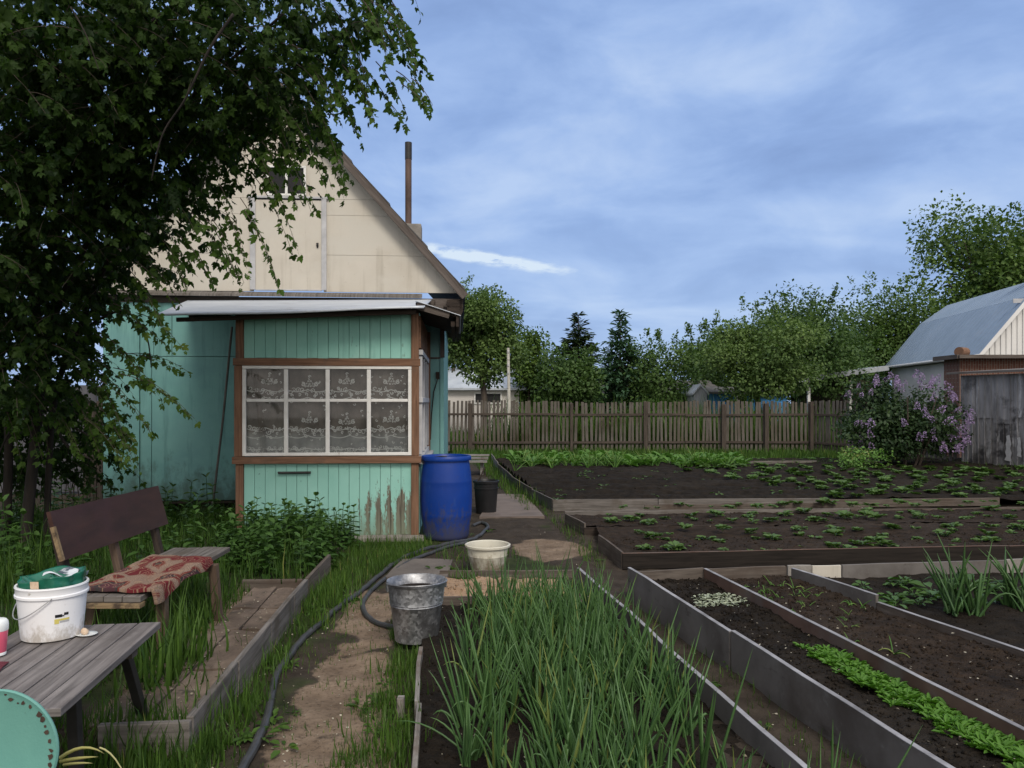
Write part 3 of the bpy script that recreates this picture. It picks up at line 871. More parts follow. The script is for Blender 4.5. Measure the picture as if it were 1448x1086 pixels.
for i in range(110):      # scattered sprigs
    scroll(random.uniform(U0 + .06, U1 - .06), random.uniform(1.0, 1.98), random.uniform(.008, .018), random.uniform(0, 6), .8, 1, .004)
np_mesh('lace_motif', np.concatenate(lv), [np.array(lf)], M['lace'], cur)
mb = MB()      # gathered side edges of the net
for uu, sl in ((U0 + 0.10, 0.10), (U1 - 0.06, -0.02)):
    for q in range(4):
        mb.tube([(uu + q * .018 + sl * t, cur_v(uu, 1) - .012, Z1 - .03 - t * (Z1 - Z0 - .06)) for t in np.linspace(0, 1, 8)], 0.006, 5)
mb.build('curtain_fold', M['sheer'], win, smooth=True)
# porch side wall (u = 0) with its window
mb = MB()
boards(mb, 0.09, V0, 0.055, 0.895, -0.004, axis='v')
mb.build('side_boarding', M['teal_board'], hs, bevel=0.002)
mb = MB()
for vv in (0.14, 0.8, 1.5, 2.14): mb.box((0.012, vv, 1.56), (0.05, 0.05 if vv not in (0.14, 2.14) else 0.07, 1.16))
for zz in (0.935, 1.62, 2.18): mb.box((0.018, 1.14, zz), (0.055, 2.12, 0.06))
sw = mb.build('side_window', M['grey_trim'], hs, bevel=0.004)
mb = MB()
mb.face([(0.0, 0.09, 0.96), (0.0, 2.19, 0.96), (0.0, 2.19, 2.16), (0.0, 0.09, 2.16)], [(0, 0), (1, 0), (1, 1), (0, 1)])
mb.build('pane', M['glass'], sw)
mb = MB()
mb.box((0.05, 1.14, 0.885), (0.11, 2.2, 0.03))
mb.build('sill', M['grey_trim'], sw)
mb = MB()
mb.box((0.03, 2.15, 1.4), (0.06, 0.05, 2.4))
mb.box((0.0, 1.14, 2.42), (0.04, 2.1, 0.38))
mb.build('side_trim', M['brown_wood'], hs)
# inside of the porch so that the panes look into a room
mb = MB()
mb.box((-1.04, 1.1, 0.05), (2.0, 2.1, 0.06))
mb.build('porch_floor', M['dark_wood'], hs)
mb = MB()
mb.box((-2.03, 1.15, 1.35), (0.03, 2.08, 2.55))
mb.build('porch_left_wall', M['teal_panel'], hs)
mb = MB()
mb.box((-1.05, -0.0, 0.02), (2.12, 0.12, 0.07))
mb.box((-0.62, -0.05, 0.015), (0.5, 0.12, 0.06))
mb.box((-0.16, -0.04, 0.012), (0.44, 0.16, 0.07))
mb.build('plinth', M['concrete'], hs, bevel=0.01)
mb = MB()
mb.tube([(-1.60, -0.03, 0.785), (-1.23, -0.03, 0.787)], 0.014, 8)
for u in (-1.58, -1.25): mb.tube([(u, -0.03, 0.786), (u, 0.01, 0.786)], 0.008, 6)
mb.build('door_handle', M['iron'], hs, smooth=True)
# porch roof: bent sheet metal, slightly wavy front edge
def proof(a, c):
    u = (-2.84 - 0.50 * c) * (1 - a) + 0.08 * a
    v = -0.34 + (V0 + 0.28) * c
    z = 2.55 + 0.115 * a + (0.48 - 0.07 * a) * c + 0.008 * math.sin(a * 8.0 + 1) * (1 - c)
    return (u, v, z)
mb = MB()
mb.grid(proof, 28, 10)
o = mb.build('porch_roof', M['metal_sheet'], hs, smooth=True)
sol = o.modifiers.new('sheet', 'SOLIDIFY')
sol.thickness = 0.012
sol.offset = -1
mb = MB()
def lip(a, c):
    u, v, z = proof(a, 0)
    return (u, v - 0.012 - 0.006 * c, z + 0.004 - 0.028 * c)
mb.grid(lip, 28, 2)
o = mb.build('roof_lip', M['metal_sheet'], hs, smooth=True)
sol = o.modifiers.new('sheet', 'SOLIDIFY')
sol.thickness = 0.006
mb = MB()
for u in (-2.5, -1.9, -1.3, -0.7, -0.1): mb.beam((u, -0.24, 2.515 + 0.115 * (u + 2.72) / 2.8), (u, V0 - .02, 2.90 + .08 * (u + 2.72) / 2.8), 0.05, 0.07)
mb.beam((-2.66, -0.22, 2.51), (-0.02, -0.22, 2.615), 0.04, 0.045)
mb.build('porch_rafter', M['dark_wood'], hs)
# side canopy, leaning down to the right
mb = MB()
for i in range(9):
    v0 = -0.08 + i * 0.262
    mb.beam((-0.03, v0 + .125, 2.735), (0.44, v0 + .125, 2.585), 0.25, 0.018)
can = mb.build('canopy', M['dark_wood'], hs)
mb = MB()
mb.beam((-0.02, -0.10, 2.705), (0.36, -0.10, 2.60), 0.03, 0.085)
mb.build('fascia', M['eave_wood'], can, bevel=0.003)
mb = MB()
mb.beam((0.45, -0.12, 2.53), (0.45, V0, 2.53), 0.03, 0.13)
mb.beam((0.40, -0.06, 2.50), (0.40, V0, 2.50), 0.05, 0.06)
mb.build('gutter_board', M['dark_wood'], can)
mb = MB()
mb.grid(lambda a, c: (-0.03 + 0.52 * a, -0.14 + 2.34 * c, 2.762 - 0.168 * a), 6, 8)
o = mb.build('roof_sheet', M['metal_sheet'], can)
sol = o.modifiers.new('sheet', 'SOLIDIFY')
sol.thickness = 0.008
# --- main front wall: plywood panels with open joints
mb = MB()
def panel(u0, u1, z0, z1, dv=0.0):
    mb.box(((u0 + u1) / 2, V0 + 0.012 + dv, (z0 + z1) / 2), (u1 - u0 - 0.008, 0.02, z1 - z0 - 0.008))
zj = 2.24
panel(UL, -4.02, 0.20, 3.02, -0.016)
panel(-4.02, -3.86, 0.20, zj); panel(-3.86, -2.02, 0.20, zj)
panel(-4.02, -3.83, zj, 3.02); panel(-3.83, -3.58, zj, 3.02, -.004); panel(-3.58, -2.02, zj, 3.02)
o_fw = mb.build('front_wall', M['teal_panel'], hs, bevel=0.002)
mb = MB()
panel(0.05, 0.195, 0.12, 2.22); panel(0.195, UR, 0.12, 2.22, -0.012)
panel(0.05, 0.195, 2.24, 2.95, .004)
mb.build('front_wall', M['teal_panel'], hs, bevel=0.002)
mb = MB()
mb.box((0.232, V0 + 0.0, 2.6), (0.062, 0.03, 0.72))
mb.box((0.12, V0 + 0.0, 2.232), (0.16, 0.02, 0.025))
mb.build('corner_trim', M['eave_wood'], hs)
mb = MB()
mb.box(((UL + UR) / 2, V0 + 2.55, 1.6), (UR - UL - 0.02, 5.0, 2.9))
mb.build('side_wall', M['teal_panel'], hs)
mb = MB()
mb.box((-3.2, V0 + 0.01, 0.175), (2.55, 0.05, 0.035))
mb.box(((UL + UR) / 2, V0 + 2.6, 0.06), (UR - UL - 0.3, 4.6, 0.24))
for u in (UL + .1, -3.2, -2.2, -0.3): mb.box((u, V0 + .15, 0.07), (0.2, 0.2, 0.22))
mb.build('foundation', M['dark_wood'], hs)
# dark beam and grey flashing under the gable
UA, ZA, EZ = -2.10, 6.10, 3.16
SL = (ZA - EZ) / 2.62
mb = MB()
mb.box(((UL + UR) / 2, V0 + 0.01, 3.045), (UR - UL + 0.04, 0.06, 0.09))
mb.box((0.33, V0 - 0.02, 3.03), (0.40, 0.12, 0.10))
mb.box((0.02, V0 - 0.05, 2.955), (0.62, 0.10, 0.07))
mb.box((0.1, V0 - 0.0, 2.86), (0.10, 0.06, 0.2))
mb.build('wall_plate', M['eave_wood'], hs, bevel=0.004)
mb = MB()
for u0, u1, dz in ((UL - .1, -2.85, 0.006), (-2.87, -0.06, 0.0)):
    mb.prism([(u0, V0 - 0.02, 3.165 + dz), (u0, V0 - 0.13, 3.12 + dz), (u0, V0 - 0.135, 3.085 + dz), (u0, V0 - 0.02, 3.12 + dz)], (u1 - u0, 0, -0.008))
mb.build('flashing', M['grey_wood'], hs)
# gable boards
mb = MB()
def gable_strip(u0, u1, z0, z1, dv=0.0):
    z0c, z1c = z0 + .002, z1 - .002
    def clip(u, z): return z <= ZA - SL * abs(u - UA) - 0.02
    L0 = max(u0 + .0015, UA - (ZA - .02 - z0c) / SL); R0 = min(u1 - .0015, UA + (ZA - .02 - z0c) / SL)
    L1 = max(u0 + .0015, UA - (ZA - .02 - z1c) / SL); R1 = min(u1 - .0015, UA + (ZA - .02 - z1c) / SL)
    if R0 <= L0: return
    v = V0 - 0.02 + dv
    P = [(L0, z0c), (R0, z0c)]
    if R1 > L1:
        if R1 < R0 - 1e-4 and R0 >= u1 - .002: P.append((u1 - .0015, min(z1c, ZA - .02 - SL * (u1 - .0015 - UA))))
        P += [(R1, z1c), (L1, z1c)]
        if L1 > L0 + 1e-4 and L0 <= u0 + .002: P.append((u0 + .0015, min(z1c, ZA - .02 - SL * (UA - u0 - .0015))))
    else:
        P.append((UA, ZA - .02)) if u0 < UA < u1 else P.append((L0 if u0 > UA else R0, min(z1c, ZA - .02 - SL * abs((L0 if u0 > UA else R0) - UA))))
    mb.prism([(a, v, c) for a, c in P], (0, 0.022, 0))
for z0, z1 in ((3.17, 3.70), (3.70, 4.27), (4.27, 4.50)):
    gable_strip(-4.8, -2.44, z0, z1); gable_strip(-1.46, 0.6, z0, z1, 0.0)
gable_strip(-4.8, 0.6, 4.50, 4.97); gable_strip(-4.8, 0.6, 4.97, 5.5); gable_strip(-4.8, 0.6, 5.5, 6.08)
gab = mb.build('gable', M['cream'], hs)
mb = MB()
mb.box((-1.95, V0 - 0.022, 3.835), (0.93, 0.022, 1.28))
ad = mb.build('attic_door', M['cream'], hs, bevel=0.003)
mb = MB()
mb.box((-2.45, V0 - 0.045, 3.85), (0.075, 0.02, 1.32)); mb.box((-1.452, V0 - 0.045, 3.85), (0.07, 0.02, 1.32))
mb.box((-1.95, V0 - 0.043, 4.51), (1.14, 0.03, 0.03))
mb.box((-1.95, V0 - 0.036, 3.19), (0.93, 0.02, 0.02))
mb.build('frame', M['grey_trim'], ad, bevel=0.003)
mb = MB()
mb.tube([(-1.55, V0 - 0.05, 3.86), (-1.535, V0 - 0.065, 3.83), (-1.545, V0 - 0.04, 3.80)], 0.010, 6)
mb.box((-1.545, V0 - .04, 3.84), (0.03, 0.02, 0.05))
mb.build('latch', M['iron'], ad)
mb = MB()
mb.box((-1.98, V0 - 0.026, 4.745), (0.50, 0.02, 0.38))
aw = mb.build('attic_window', M['dark'], hs)
mb = MB()
for u in (-2.24, -1.98, -1.72): mb.box((u, V0 - 0.045, 4.745), (0.035, 0.022, 0.40))
for z in (4.545, 4.945): mb.box((-1.98, V0 - 0.044, z), (0.55, 0.024, 0.03))
mb.build('frame', M['white_paint'], aw, bevel=0.003)
# roof slabs
rv0, rv1 = V0 - 0.20, V0 + 5.3
nrm = Vector((SL, 0, 1)).normalized()
for sgn in (1, -1):
    mb = MB()
    e = 2.66
    p = [(UA, ZA + 0.06), (UA + sgn * e, ZA + 0.06 - SL * e), (UA + sgn * e, ZA - SL * e - 0.035), (UA, ZA - 0.035)]
    mb.prism([(a, rv0, c) for a, c in p], (0, rv1 - rv0, 0))
    # course steps of the roofing, seen along the verge
    for i in range(1, 6):
        t0, t1 = e * (i - 1) / 5, e * i / 5
        q = [(UA + sgn * t0, ZA + .062 - SL * t0), (UA + sgn * t1, ZA + .092 - SL * t1), (UA + sgn * t1, ZA + .062 - SL * t1)]
        mb.prism([(a, rv0 - .03, c) for a, c in q], (0, rv1 - rv0 + .03, 0))
    rf = mb.build('roof', M['roof_slate'], hs)
    mb = MB()
    mb.beam((UA, rv0 - 0.012, ZA - 0.02), (UA + sgn * e, rv0 - 0.012, ZA - 0.02 - SL * e), 0.022, 0.11, up=(0, 0, 1))
    mb.build('bargeboard', M['eave_wood'], rf, bevel=0.003)
mb = MB()       # boxed eave at the right
mb.box((0.50, V0 + 2.5, 2.98), (0.04, 5.3, 0.16)); mb.box((0.38, V0 + 2.5, 2.96), (0.26, 5.3, 0.02))
mb.prism([(0.30, V0 - .15, 3.06), (0.53, V0 - .15, 3.06), (0.53, V0 - .15, 2.90), (0.44, V0 - .15, 2.72), (0.30, V0 - .15, 2.72)], (0, 0.06, 0))
mb.build('eave_box', M['dark_wood'], hs)
mb = MB()
mb.box((-4.70, V0 + 2.5, 3.0), (0.04, 5.3, 0.14))
mb.build('eave_box', M['dark_wood'], hs)
# stove pipe behind the ridge slope
pz = at(577.5, 322, 14.0)
pl = Matrix.Rotation(-HT, 3, 'Z') @ (pz - Vector((-1.086, 9.0, 0)))
mb = MB()
mb.tube([(pl.x, pl.y, 4.0), (pl.x, pl.y, 5.6), (pl.x, pl.y, at(0, 202, 14.0).z)], 0.058, 16)
ch = mb.build('stove_pipe', M['pipe_rust'], hs, smooth=True)
mb = MB()
mb.box((pl.x + 0.10, pl.y, 4.40), (0.28, 0.34, 0.78))
mb.build('flue_base', M['concrete'], ch, bevel=0.02)
mb = MB()
zt = at(0, 202, 14.0).z
mb.lathe([(0.060, zt - 0.30), (0.063, zt - 0.30), (0.063, zt + 0.005), (0.048, zt + 0.005), (0.048, zt - 0.2)], 16, (pl.x, pl.y, 0))
mb.build('pipe_cap', M['iron'], ch, smooth=True)
# wire stay looping on the strip of wall right of the porch
mb = MB()
mb.tube([(0.17, V0 - .02, 1.95), (0.11, V0 - .03, 1.75), (0.075, V0 - .03, 1.4), (0.06, V0 - .02, 1.05)], 0.008, 5)
mb.box((0.165, V0 - .015, 1.98), (0.05, 0.02, 0.10))
mb.build('wall_cable', M['dark_wood'], hs)

# pole in the corner of porch and wall
p0 = hw(-2.93, V0 - 0.32, 0.08); p1 = hw(-2.735, V0 - 0.05, 2.66)
mb = MB()
mb.tube([p0, p0.lerp(p1, .5) + Vector((.015, 0, 0)), p1], 0.017, 8)
tag(mb.build('leaning_pole', M['grey_wood'], None, smooth=True), 'thin grey wooden pole leaning in the corner between porch and turquoise wall', 'pole')
# weathered boards at the left corner of the house and the pale fence behind
mb = MB()
pa = at(132, 560, 11.2)
for i in range(3): mb.box((pa.x - .09 + i * .09, 11.2 + i * .008, 0.78), (0.083, 0.03, 1.66 - 0.05 * (i % 2)))
tag(mb.build('board_screen', M['fence_dark']), 'brown weathered board screen standing against the left house corner', 'board screen')
# ================================================================== water barrel and vessels
b0 = gp(635, 757)
bx, by = -0.775, 9.12
t = thing('water_barrel', 'tall blue plastic barrel with rounded shoulders standing beside the porch corner', 'barrel', (bx, by, -0.005))
mb = MB()
mb.lathe([(0, 0.0), (0.235, 0.0), (0.258, 0.012), (0.268, 0.05), (0.275, 0.14), (0.296, 0.27), (0.2985, 0.285), (0.2985, 0.30), (0.2985, 0.315), (0.3045, 0.46), (0.303, 0.60), (0.2995, 0.665), (0.3005, 0.675), (0.298, 0.69), (0.289, 0.78), (0.276, 0.87), (0.270, 0.905), (0.270, 0.93)], 56)
mb.build('body', M['blue_plastic'], t, smooth=True, angle=180)
mb = MB()
mb.lathe([(0.268, 0.918), (0.292, 0.92), (0.296, 0.932), (0.294, 0.962), (0.286, 0.972), (0.270, 0.972), (0.262, 0.965), (0.258, 0.93), (0.0, 0.925)], 56)
lid = mb.build('lid', M['blue_plastic'], t, smooth=True, angle=50)
mb = MB()
mb.tube([(-.12, -.2, .965), (-.02, -.27, .979), (.03, -.28, .975)], 0.008, 6)
mb.build('wire_scrap', M['iron'], t)

t = thing('black_bucket', 'black plastic bucket standing behind the blue barrel', 'bucket', (gp(687, 727).x, gp(687, 727).y + .1, -0.005))
mb = MB()
mb.lathe([(0, 0), (0.135, 0), (0.145, 0.02), (0.175, 0.44), (0.190, 0.445), (0.192, 0.475), (0.180, 0.478), (0.168, 0.45), (0.155, 0.30), (0, 0.30)], 36)
mb.build('body', M['black_plastic'], t, smooth=True)
mb = MB()
mb.lathe([(0.172, 0.36), (0.181, 0.362), (0.181, 0.378), (0.174, 0.38)], 36)
mb.build('rim_band', M['black_plastic'], t, smooth=True)
mb = MB()
mb.tube([(-.16, -.02, .40), (-.08, 0, .52), (-.02, .05, .66)], .012, 6)
mb.build('stick', M['dark_wood'], t)

p = gp(689, 812)
t = thing('cream_basin', 'cream enamel basin with stained sides standing on sand behind the onions', 'basin', (p.x, p.y + .12, 0.0))
mb = MB()
mb.lathe([(0, 0), (0.135, 0), (0.155, 0.012), (0.182, 0.15), (0.186, 0.158), (0.184, 0.166), (0.196, 0.235), (0.214, 0.238), (0.216, 0.256), (0.205, 0.262), (0.196, 0.255), (0.180, 0.17), (0.0, 0.165)], 44)
mb.build('body', M['basin'], t, smooth=True)
mb = MB()
mb.lathe([(0.0, 0.175), (0.09, 0.18), (0.181, 0.17)], 30)
mb.build('contents', M['soil'], t, smooth=True)

p = gp(585, 914, 0.03)
t = thing('galvanised_bucket', 'large galvanised bucket with spangled zinc sides standing at the onion bed corner', 'bucket', (p.x, p.y + .15, 0.03), R(20))
mb = MB()
mb.lathe([(0, 0.0), (0.135, 0.0), (0.142, 0.006), (0.143, 0.025), (0.170, 0.235), (0.175, 0.240), (0.173, 0.247), (0.178, 0.254), (0.176, 0.262), (0.190, 0.375), (0.1975, 0.378), (0.1995, 0.387), (0.196, 0.394), (0.188, 0.388), (0.176, 0.31), (0, 0.31)], 56, sx=1.0, sy=0.97)
mb.build('body', M['zinc'], t, smooth=True, angle=45)
mb = MB()
mb.lathe([(0, 0.335), (0.08, 0.345), (0.175, 0.33)], 30)
mb.build('soil_fill', M['soil'], t, smooth=True)
for s in (-1, 1):
    mb = MB()
    mb.box((s * 0.194, 0, 0.36), (0.012, 0.05, 0.055))
    mb.build('handle_lug', M['zinc'], t, bevel=.003)
mb = MB()
mb.tube([(0.2 * math.cos(a), -0.205 * math.sin(a), 0.385 + 0.012 * math.sin(a)) for a in np.linspace(0, math.pi, 22)], 0.0045, 6)
mb.build('handle', M['zinc'], t, smooth=True)

# hose
HP = [(335, 1100), (362, 1056), (377, 1022), (384, 985), (394, 950), (425, 908), (462, 875), (505, 842), (540, 812), (572, 790), (608, 778), (645, 769), (672, 762), (688, 750), (689, 744), (680, 741), (668, 744)]
def smooth_path(pts, n=8):
    P = [Vector(p) for p in pts]
    out = []
    for i in range(len(P) - 1):
        a, b_, c, d = P[max(i - 1, 0)], P[i], P[i + 1], P[min(i + 2, len(P) - 1)]
        for j in range(n):
            t_ = j / n
            out.append(0.5 * ((2 * b_) + (c - a) * t_ + (2 * a - 5 * b_ + 4 * c - d) * t_ * t_ + (3 * b_ - a - 3 * c + d) * t_ ** 3))
    out.append(P[-1])
    return out
def on_ground(pts, r):
    q = smooth_path([gp(x, y) for x, y in pts])
    z = ground_z([a.x for a in q], [a.y for a in q])
    return [Vector((a.x, a.y, float(c) + r)) for a, c in zip(q, z)]
mb = MB()
mb.tube(on_ground(HP, 0.020), 0.021, 10)
tag(mb.build('garden_hose', M['hose'], smooth=True), 'long black rubber hose running up the sandy path to the blue barrel', 'hose')
mb = MB()
mb.tube(on_ground([(660, 770), (618, 781), (580, 796), (555, 812), (532, 830), (516, 848), (513, 862), (522, 875), (540, 883), (560, 886), (580, 886)], 0.019), 0.019, 10)
tag(mb.build('garden_hose', M['hose'], smooth=True), 'second black hose curling behind the galvanised bucket', 'hose')

# ================================================================== flat things on the path
mb = MB()
c = [gp(700, 701), gp(741, 701), gp(770, 733), gp(678, 733)]
def sheet(mb, c, th, n=10, wav=0.006, seed=0):
    def top(a, e):
        p_ = (c[0] * (1 - a) + c[1] * a) * (1 - e) + (c[3] * (1 - a) + c[2] * a) * e
        return p_ + Vector((0, 0, th + wav * math.sin(a * 5 + seed) * math.cos(e * 4 + seed * 2)))
    mb.grid(top, n, n)
    e = [top(i / n, 0) for i in range(n + 1)] + [top(1, j / n) for j in range(1, n + 1)] + [top(1 - i / n, 1) for i in range(1, n + 1)] + [top(0, 1 - j / n) for j in range(1, n)]
    for i in range(len(e)):
        a, b_ = e[i], e[(i + 1) % len(e)]
        mb.face([a, b_, b_ - Vector((0, 0, th + .02)), a - Vector((0, 0, th + .02))], [(0, 0), (1, 0), (1, .05), (0, .05)])
sheet(mb, c, 0.028)
tag(mb.build('plywood_sheet', M['ply']), 'damp brown plywood sheet lying on the path beside the black bucket', 'plywood sheet')
mb = MB()
c = [gp(570, 794), gp(640, 795), gp(632, 822), gp(545, 820)]
sheet(mb, c, 0.03, seed=2)
tag(mb.build('paving_slab', M['slab']), 'worn grey slab lying in the path between hose and cream basin', 'paving slab')
mb = MB()
for i in range(3):
    a = at(634, 641 + i * 4.5, 17.5 - i * .3)
    mb.box((a.x + .35, a.y, 0.33 + 0.05 * (2 - i) - .04), (1.15 - .08 * i, 0.20, 0.035), Matrix.Rotation(0.05 * (i - 1), 3, 'Z'))
for sx_ in (-.05, .75): mb.box((at(634, 641, 17.2).x + sx_, 17.2, 0.15), (0.06, 0.5, 0.32))
tag(mb.build('plank_table', M['pale_wood']), 'low rough plank table standing behind the blue barrel near the fence', 'plank table')

# ================================================================== table, bench and what lies on them
TZ = 0.62
nr, fr = Vector((-1.437, 2.48, TZ)), Vector((-1.558, 3.436, TZ))
fl = Vector((-2.13, 3.375, TZ))
nl = fl + (nr - fr) * 1.03
t = thing('garden_table', 'low grey plank table carrying the white bucket', 'table', (-1.8, 2.95, 0.0))
tl = lambda p: Vector(p) - Vector((-1.8, 2.95, 0.0))
mb = MB()
npl = 6
for i in range(npl):
    f0, f1 = (i + .035) / npl, (i + .965) / npl
    A, B, C_, D = nr.lerp(nl, f0), nr.lerp(nl, f1), fr.lerp(fl, f1), fr.lerp(fl, f0)
    j = random.uniform(-.012, .012)
    dz = random.uniform(-.002, .002)
    a, d = (A + B) / 2, (C_ + D) / 2
    mb.beam(tl(a + Vector((0, j, dz - .014))), tl(d + Vector((0, -j * .3, dz - .014))), (A - B).length, 0.028)
mb.build('tabletop', M['table_wood'], t, bevel=0.003)
mb = MB()
for y_ in (2.72, 3.2):
    mb = MB()
    mb.beam(tl((-1.56, y_, TZ - .052)), tl((-2.05, y_ - .05, TZ - .052)), 0.06, 0.045)
    mb.build('crossbar', M['bed_wood'], t)
for a, b_ in (((-1.645, 3.27, .575), (-1.722, 3.63, .09)), ((-1.565, 2.76, .575), (-1.60, 2.86, -.01)), ((-2.03, 3.2, .575), (-2.09, 3.5, .09)), ((-1.97, 2.7, .575), (-1.98, 2.8, -.01))):
    mb = MB()
    mb.beam(tl(a), tl(b_), 0.038, 0.038, up=(1, 0, 0))
    mb.build('leg', M['iron'], t, bevel=.003)

SZ = 0.52
t = thing('garden_bench', 'rough wooden bench with a dark brown plywood back', 'bench', (-2.27, 5.0, 0.09))
bl = lambda p: Vector(p) - Vector((-2.27, 5.0, 0.09))
mb = MB()
for i in range(4):
    x0 = -2.455 + i * 0.104
    mb.beam(bl((x0 + .052 - .02, 4.30 + random.uniform(-.015, .015), SZ - .018)), bl((x0 + .052 - .055, 5.76 + random.uniform(-.03, .02), SZ - .018)), 0.099, 0.034)
mb.build('seat', M['grey_wood'], t, bevel=0.004)
mb = MB()
mb.beam(bl((-2.46, 4.315, SZ - .052)), bl((-2.06, 4.315, SZ - .052)), 0.07, 0.03)
mb.beam(bl((-2.36, 4.40, SZ - .075)), bl((-2.10, 4.40, SZ - .075)), 0.04, 0.03)
mb.beam(bl((-2.47, 5.3, SZ - .06)), bl((-2.05, 5.3, SZ - .06)), 0.06, 0.045)
mb.build('cross_rail', M['cut_wood'], t, bevel=.004)
for a, b_ in (((-2.035, 4.50, SZ - .035), (-2.03, 4.50, .06)), ((-2.045, 5.30, SZ - .035), (-2.025, 5.34, .06)), ((-2.40, 4.45, SZ - .035), (-2.42, 4.40, .06)), ((-2.46, 5.35, SZ - .035), (-2.46, 5.4, .06))):
    mb = MB()
    mb.beam(bl(a), bl(b_), 0.055, 0.055, up=(1, 0, 0))
    mb.build('leg', M['leg_wood'], t, bevel=.004)
mb = MB()
c = [Vector((-2.512, 4.335, .708)), Vector((-2.59, 4.335, .985)), Vector((-2.607, 5.70, .982)), Vector((-2.535, 5.71, .70))]
n_ = (c[1] - c[0]).cross(c[2] - c[1]).normalized()
mb.prism([bl(q) for q in c], n_ * (-0.022 if n_.x > 0 else 0.022))
mb.build('backrest', M['bench_brown'], t, bevel=.003)
for y_, m_ in ((4.42, 'dark_wood'), (4.98, 'leg_wood'), (5.55, 'dark_wood')):
    mb = MB()
    mb.beam(bl((-2.48, y_, 0.30)), bl((-2.62, y_, 0.93)), 0.05, 0.045, up=(1, 0, 0))
    mb.build('back_post', M[m_], t, bevel=.003)
mb = MB()
mb.beam(bl((-2.512, 4.322, .71)), bl((-2.565, 4.322, .90)), 0.022, 0.022, up=(1, 0, 0))
mb.build('split_batten', M['cut_wood'], t)

# rug folded over the seat
mb = MB()
def rug(a, e):
    y = 4.34 + (5.26 - 4.34) * a
    s = e * 0.47                      # from the back of the seat to beyond the front edge
    xf = -2.015 - 0.006 * a
    xb = -2.43
    wv = 0.004 * math.sin(a * 9 + e * 3) + 0.0025 * math.sin(a * 21 + e * 8)
    L = xf - xb
    if s < L: x, z = xb + s, SZ + 0.020 + wv * (1 - e * .5) + .003 * math.sin(e * 17 + a * 3)
    else:
        q = min((s - L) / 0.055, 1.0)
        x, z = xf + 0.014 * math.sin(q * 1.57) + .004 * math.sin(a * 25), SZ + 0.020 + wv * .4 - 0.05 * q * (1.0 + .35 * math.sin(a * 8 + 1)) * (1.25 - .5 * a)
    return (x - .035 * a, y + 0.05 * (1 - e) * a + .012 * math.sin(e * 7), z)
mb.grid(rug, 60, 50)
o = mb.build('folded_rug', M['rug'], smooth=True, angle=180)
s_ = o.modifiers.new('cloth', 'SOLIDIFY')
s_.thickness = 0.020
s_.offset = 0
b_ = o.modifiers.new('soft', 'BEVEL'); b_.width = .006; b_.segments = 3; b_.limit_method = 'ANGLE'
tag(o, 'red and cream patterned rug folded over the bench seat', 'rug')

# white bucket and the bag in it
t = thing('white_bucket', 'white plastic bucket with wire handle standing on the plank table', 'bucket', (-1.925, 3.24, TZ + .002), R(0))
mb = MB()
mb.lathe([(0, 0), (0.108, 0), (0.114, 0.004), (0.129, 0.175), (0.136, 0.177), (0.1365, 0.186), (0.133, 0.19), (0.1335, 0.212), (0.1365, 0.216), (0.135, 0.222), (0.127, 0.222), (0.124, 0.2), (0.110, 0.03), (0, 0.03)], 56)
mb.build('body', M['white_plastic'], t, smooth=True, angle=40)
mb = MB()
mb.tube([(0.139 * math.cos(a), 0.139 * math.sin(a), 0.185 - 0.10 * math.sin(math.pi * (a - R(160)) / R(155)) ** 1.0 if False else 0.183 - 0.085 * math.sin(math.pi * (i / 20))) for i, a in enumerate(np.linspace(R(165), R(300), 21))], 0.0022, 6)
mb.build('wire_handle', M['wire'], t, smooth=True)
# the bucket's printed patch: yellow bar and black shapes
def patch(mb, a0, a1, z0, z1, r=0.1225, n=6):
    rr = lambda z: 0.114 + (0.129 - 0.114) * (z - .004) / 0.171 + 0.0012
    mb.grid(lambda a, c_: (rr(z0 + (z1 - z0) * c_) * math.cos(a0 + (a1 - a0) * a), rr(z0 + (z1 - z0) * c_) * math.sin(a0 + (a1 - a0) * a), z0 + (z1 - z0) * c_), n, 1)
for m_, (a0, a1, z0, z1) in (('yellow', (-56, -30, .086, .094)), ('yellow', (-56, -48, .074, .0858)), ('black_plastic', (-55, -43, .100, .112)), ('black_plastic', (-40, -32, .106, .117)), ('black_plastic', (-43.5, -39.5, .102, .107)), ('grey_trim', (-47, -30, .077, .0845))):
    mb = MB(); patch(mb, R(a0), R(a1), z0, z1)
    mb.build('label_print', M[m_], t)
mb = MB()
def bag(a, e):
    th = 2 * math.pi * a
    r = 0.118 + 0.006 * math.sin(th * 5) + .005 * math.sin(th * 11 + 1)
    top = 0.262 + 0.012 * math.sin(th * 1 + 1.2) + 0.007 * math.sin(th * 4)
    if e < .6:
        q = e / .6
        return (r * math.cos(th) * (1.0 + .02 * math.sin(q * 9 + th * 3)), r * math.sin(th), 0.19 + (top - .19) * q)
    q = (e - .6) / .4
    rr = r * (1 - .97 * q)
    return (rr * math.cos(th), rr * math.sin(th), top - 0.012 * q - .03 * math.sin(q * 3) + .010 * math.sin(th * 6 + q * 7) * q)
mb.grid(bag, 72, 24)
t2 = thing('plastic_bag', 'dark green plastic bag stuffed into the mouth of the white bucket', 'plastic bag', (-1.925, 3.24, TZ + .002))
mb.build('bag_film', M['green_bag'], t2, smooth=True, angle=180)
mb = MB()
mb.grid(lambda a, c_: (-.03 + .13 * a, -.02 + .09 * c_ + .03 * a, 0.252 + .012 * math.sin(a * 7 + c_ * 5) + .006 * math.sin(c_ * 14)), 18, 12)
o = mb.build('bag_print', M['print'], t2, smooth=True)
mb = MB()
mb.grid(lambda a, c_: ((.1225 + .002 * c_) * math.cos(R(-98 + 16 * a)), (.1225 + .002 * c_) * math.sin(R(-98 + 16 * a)), .222 + .03 * c_), 6, 6)
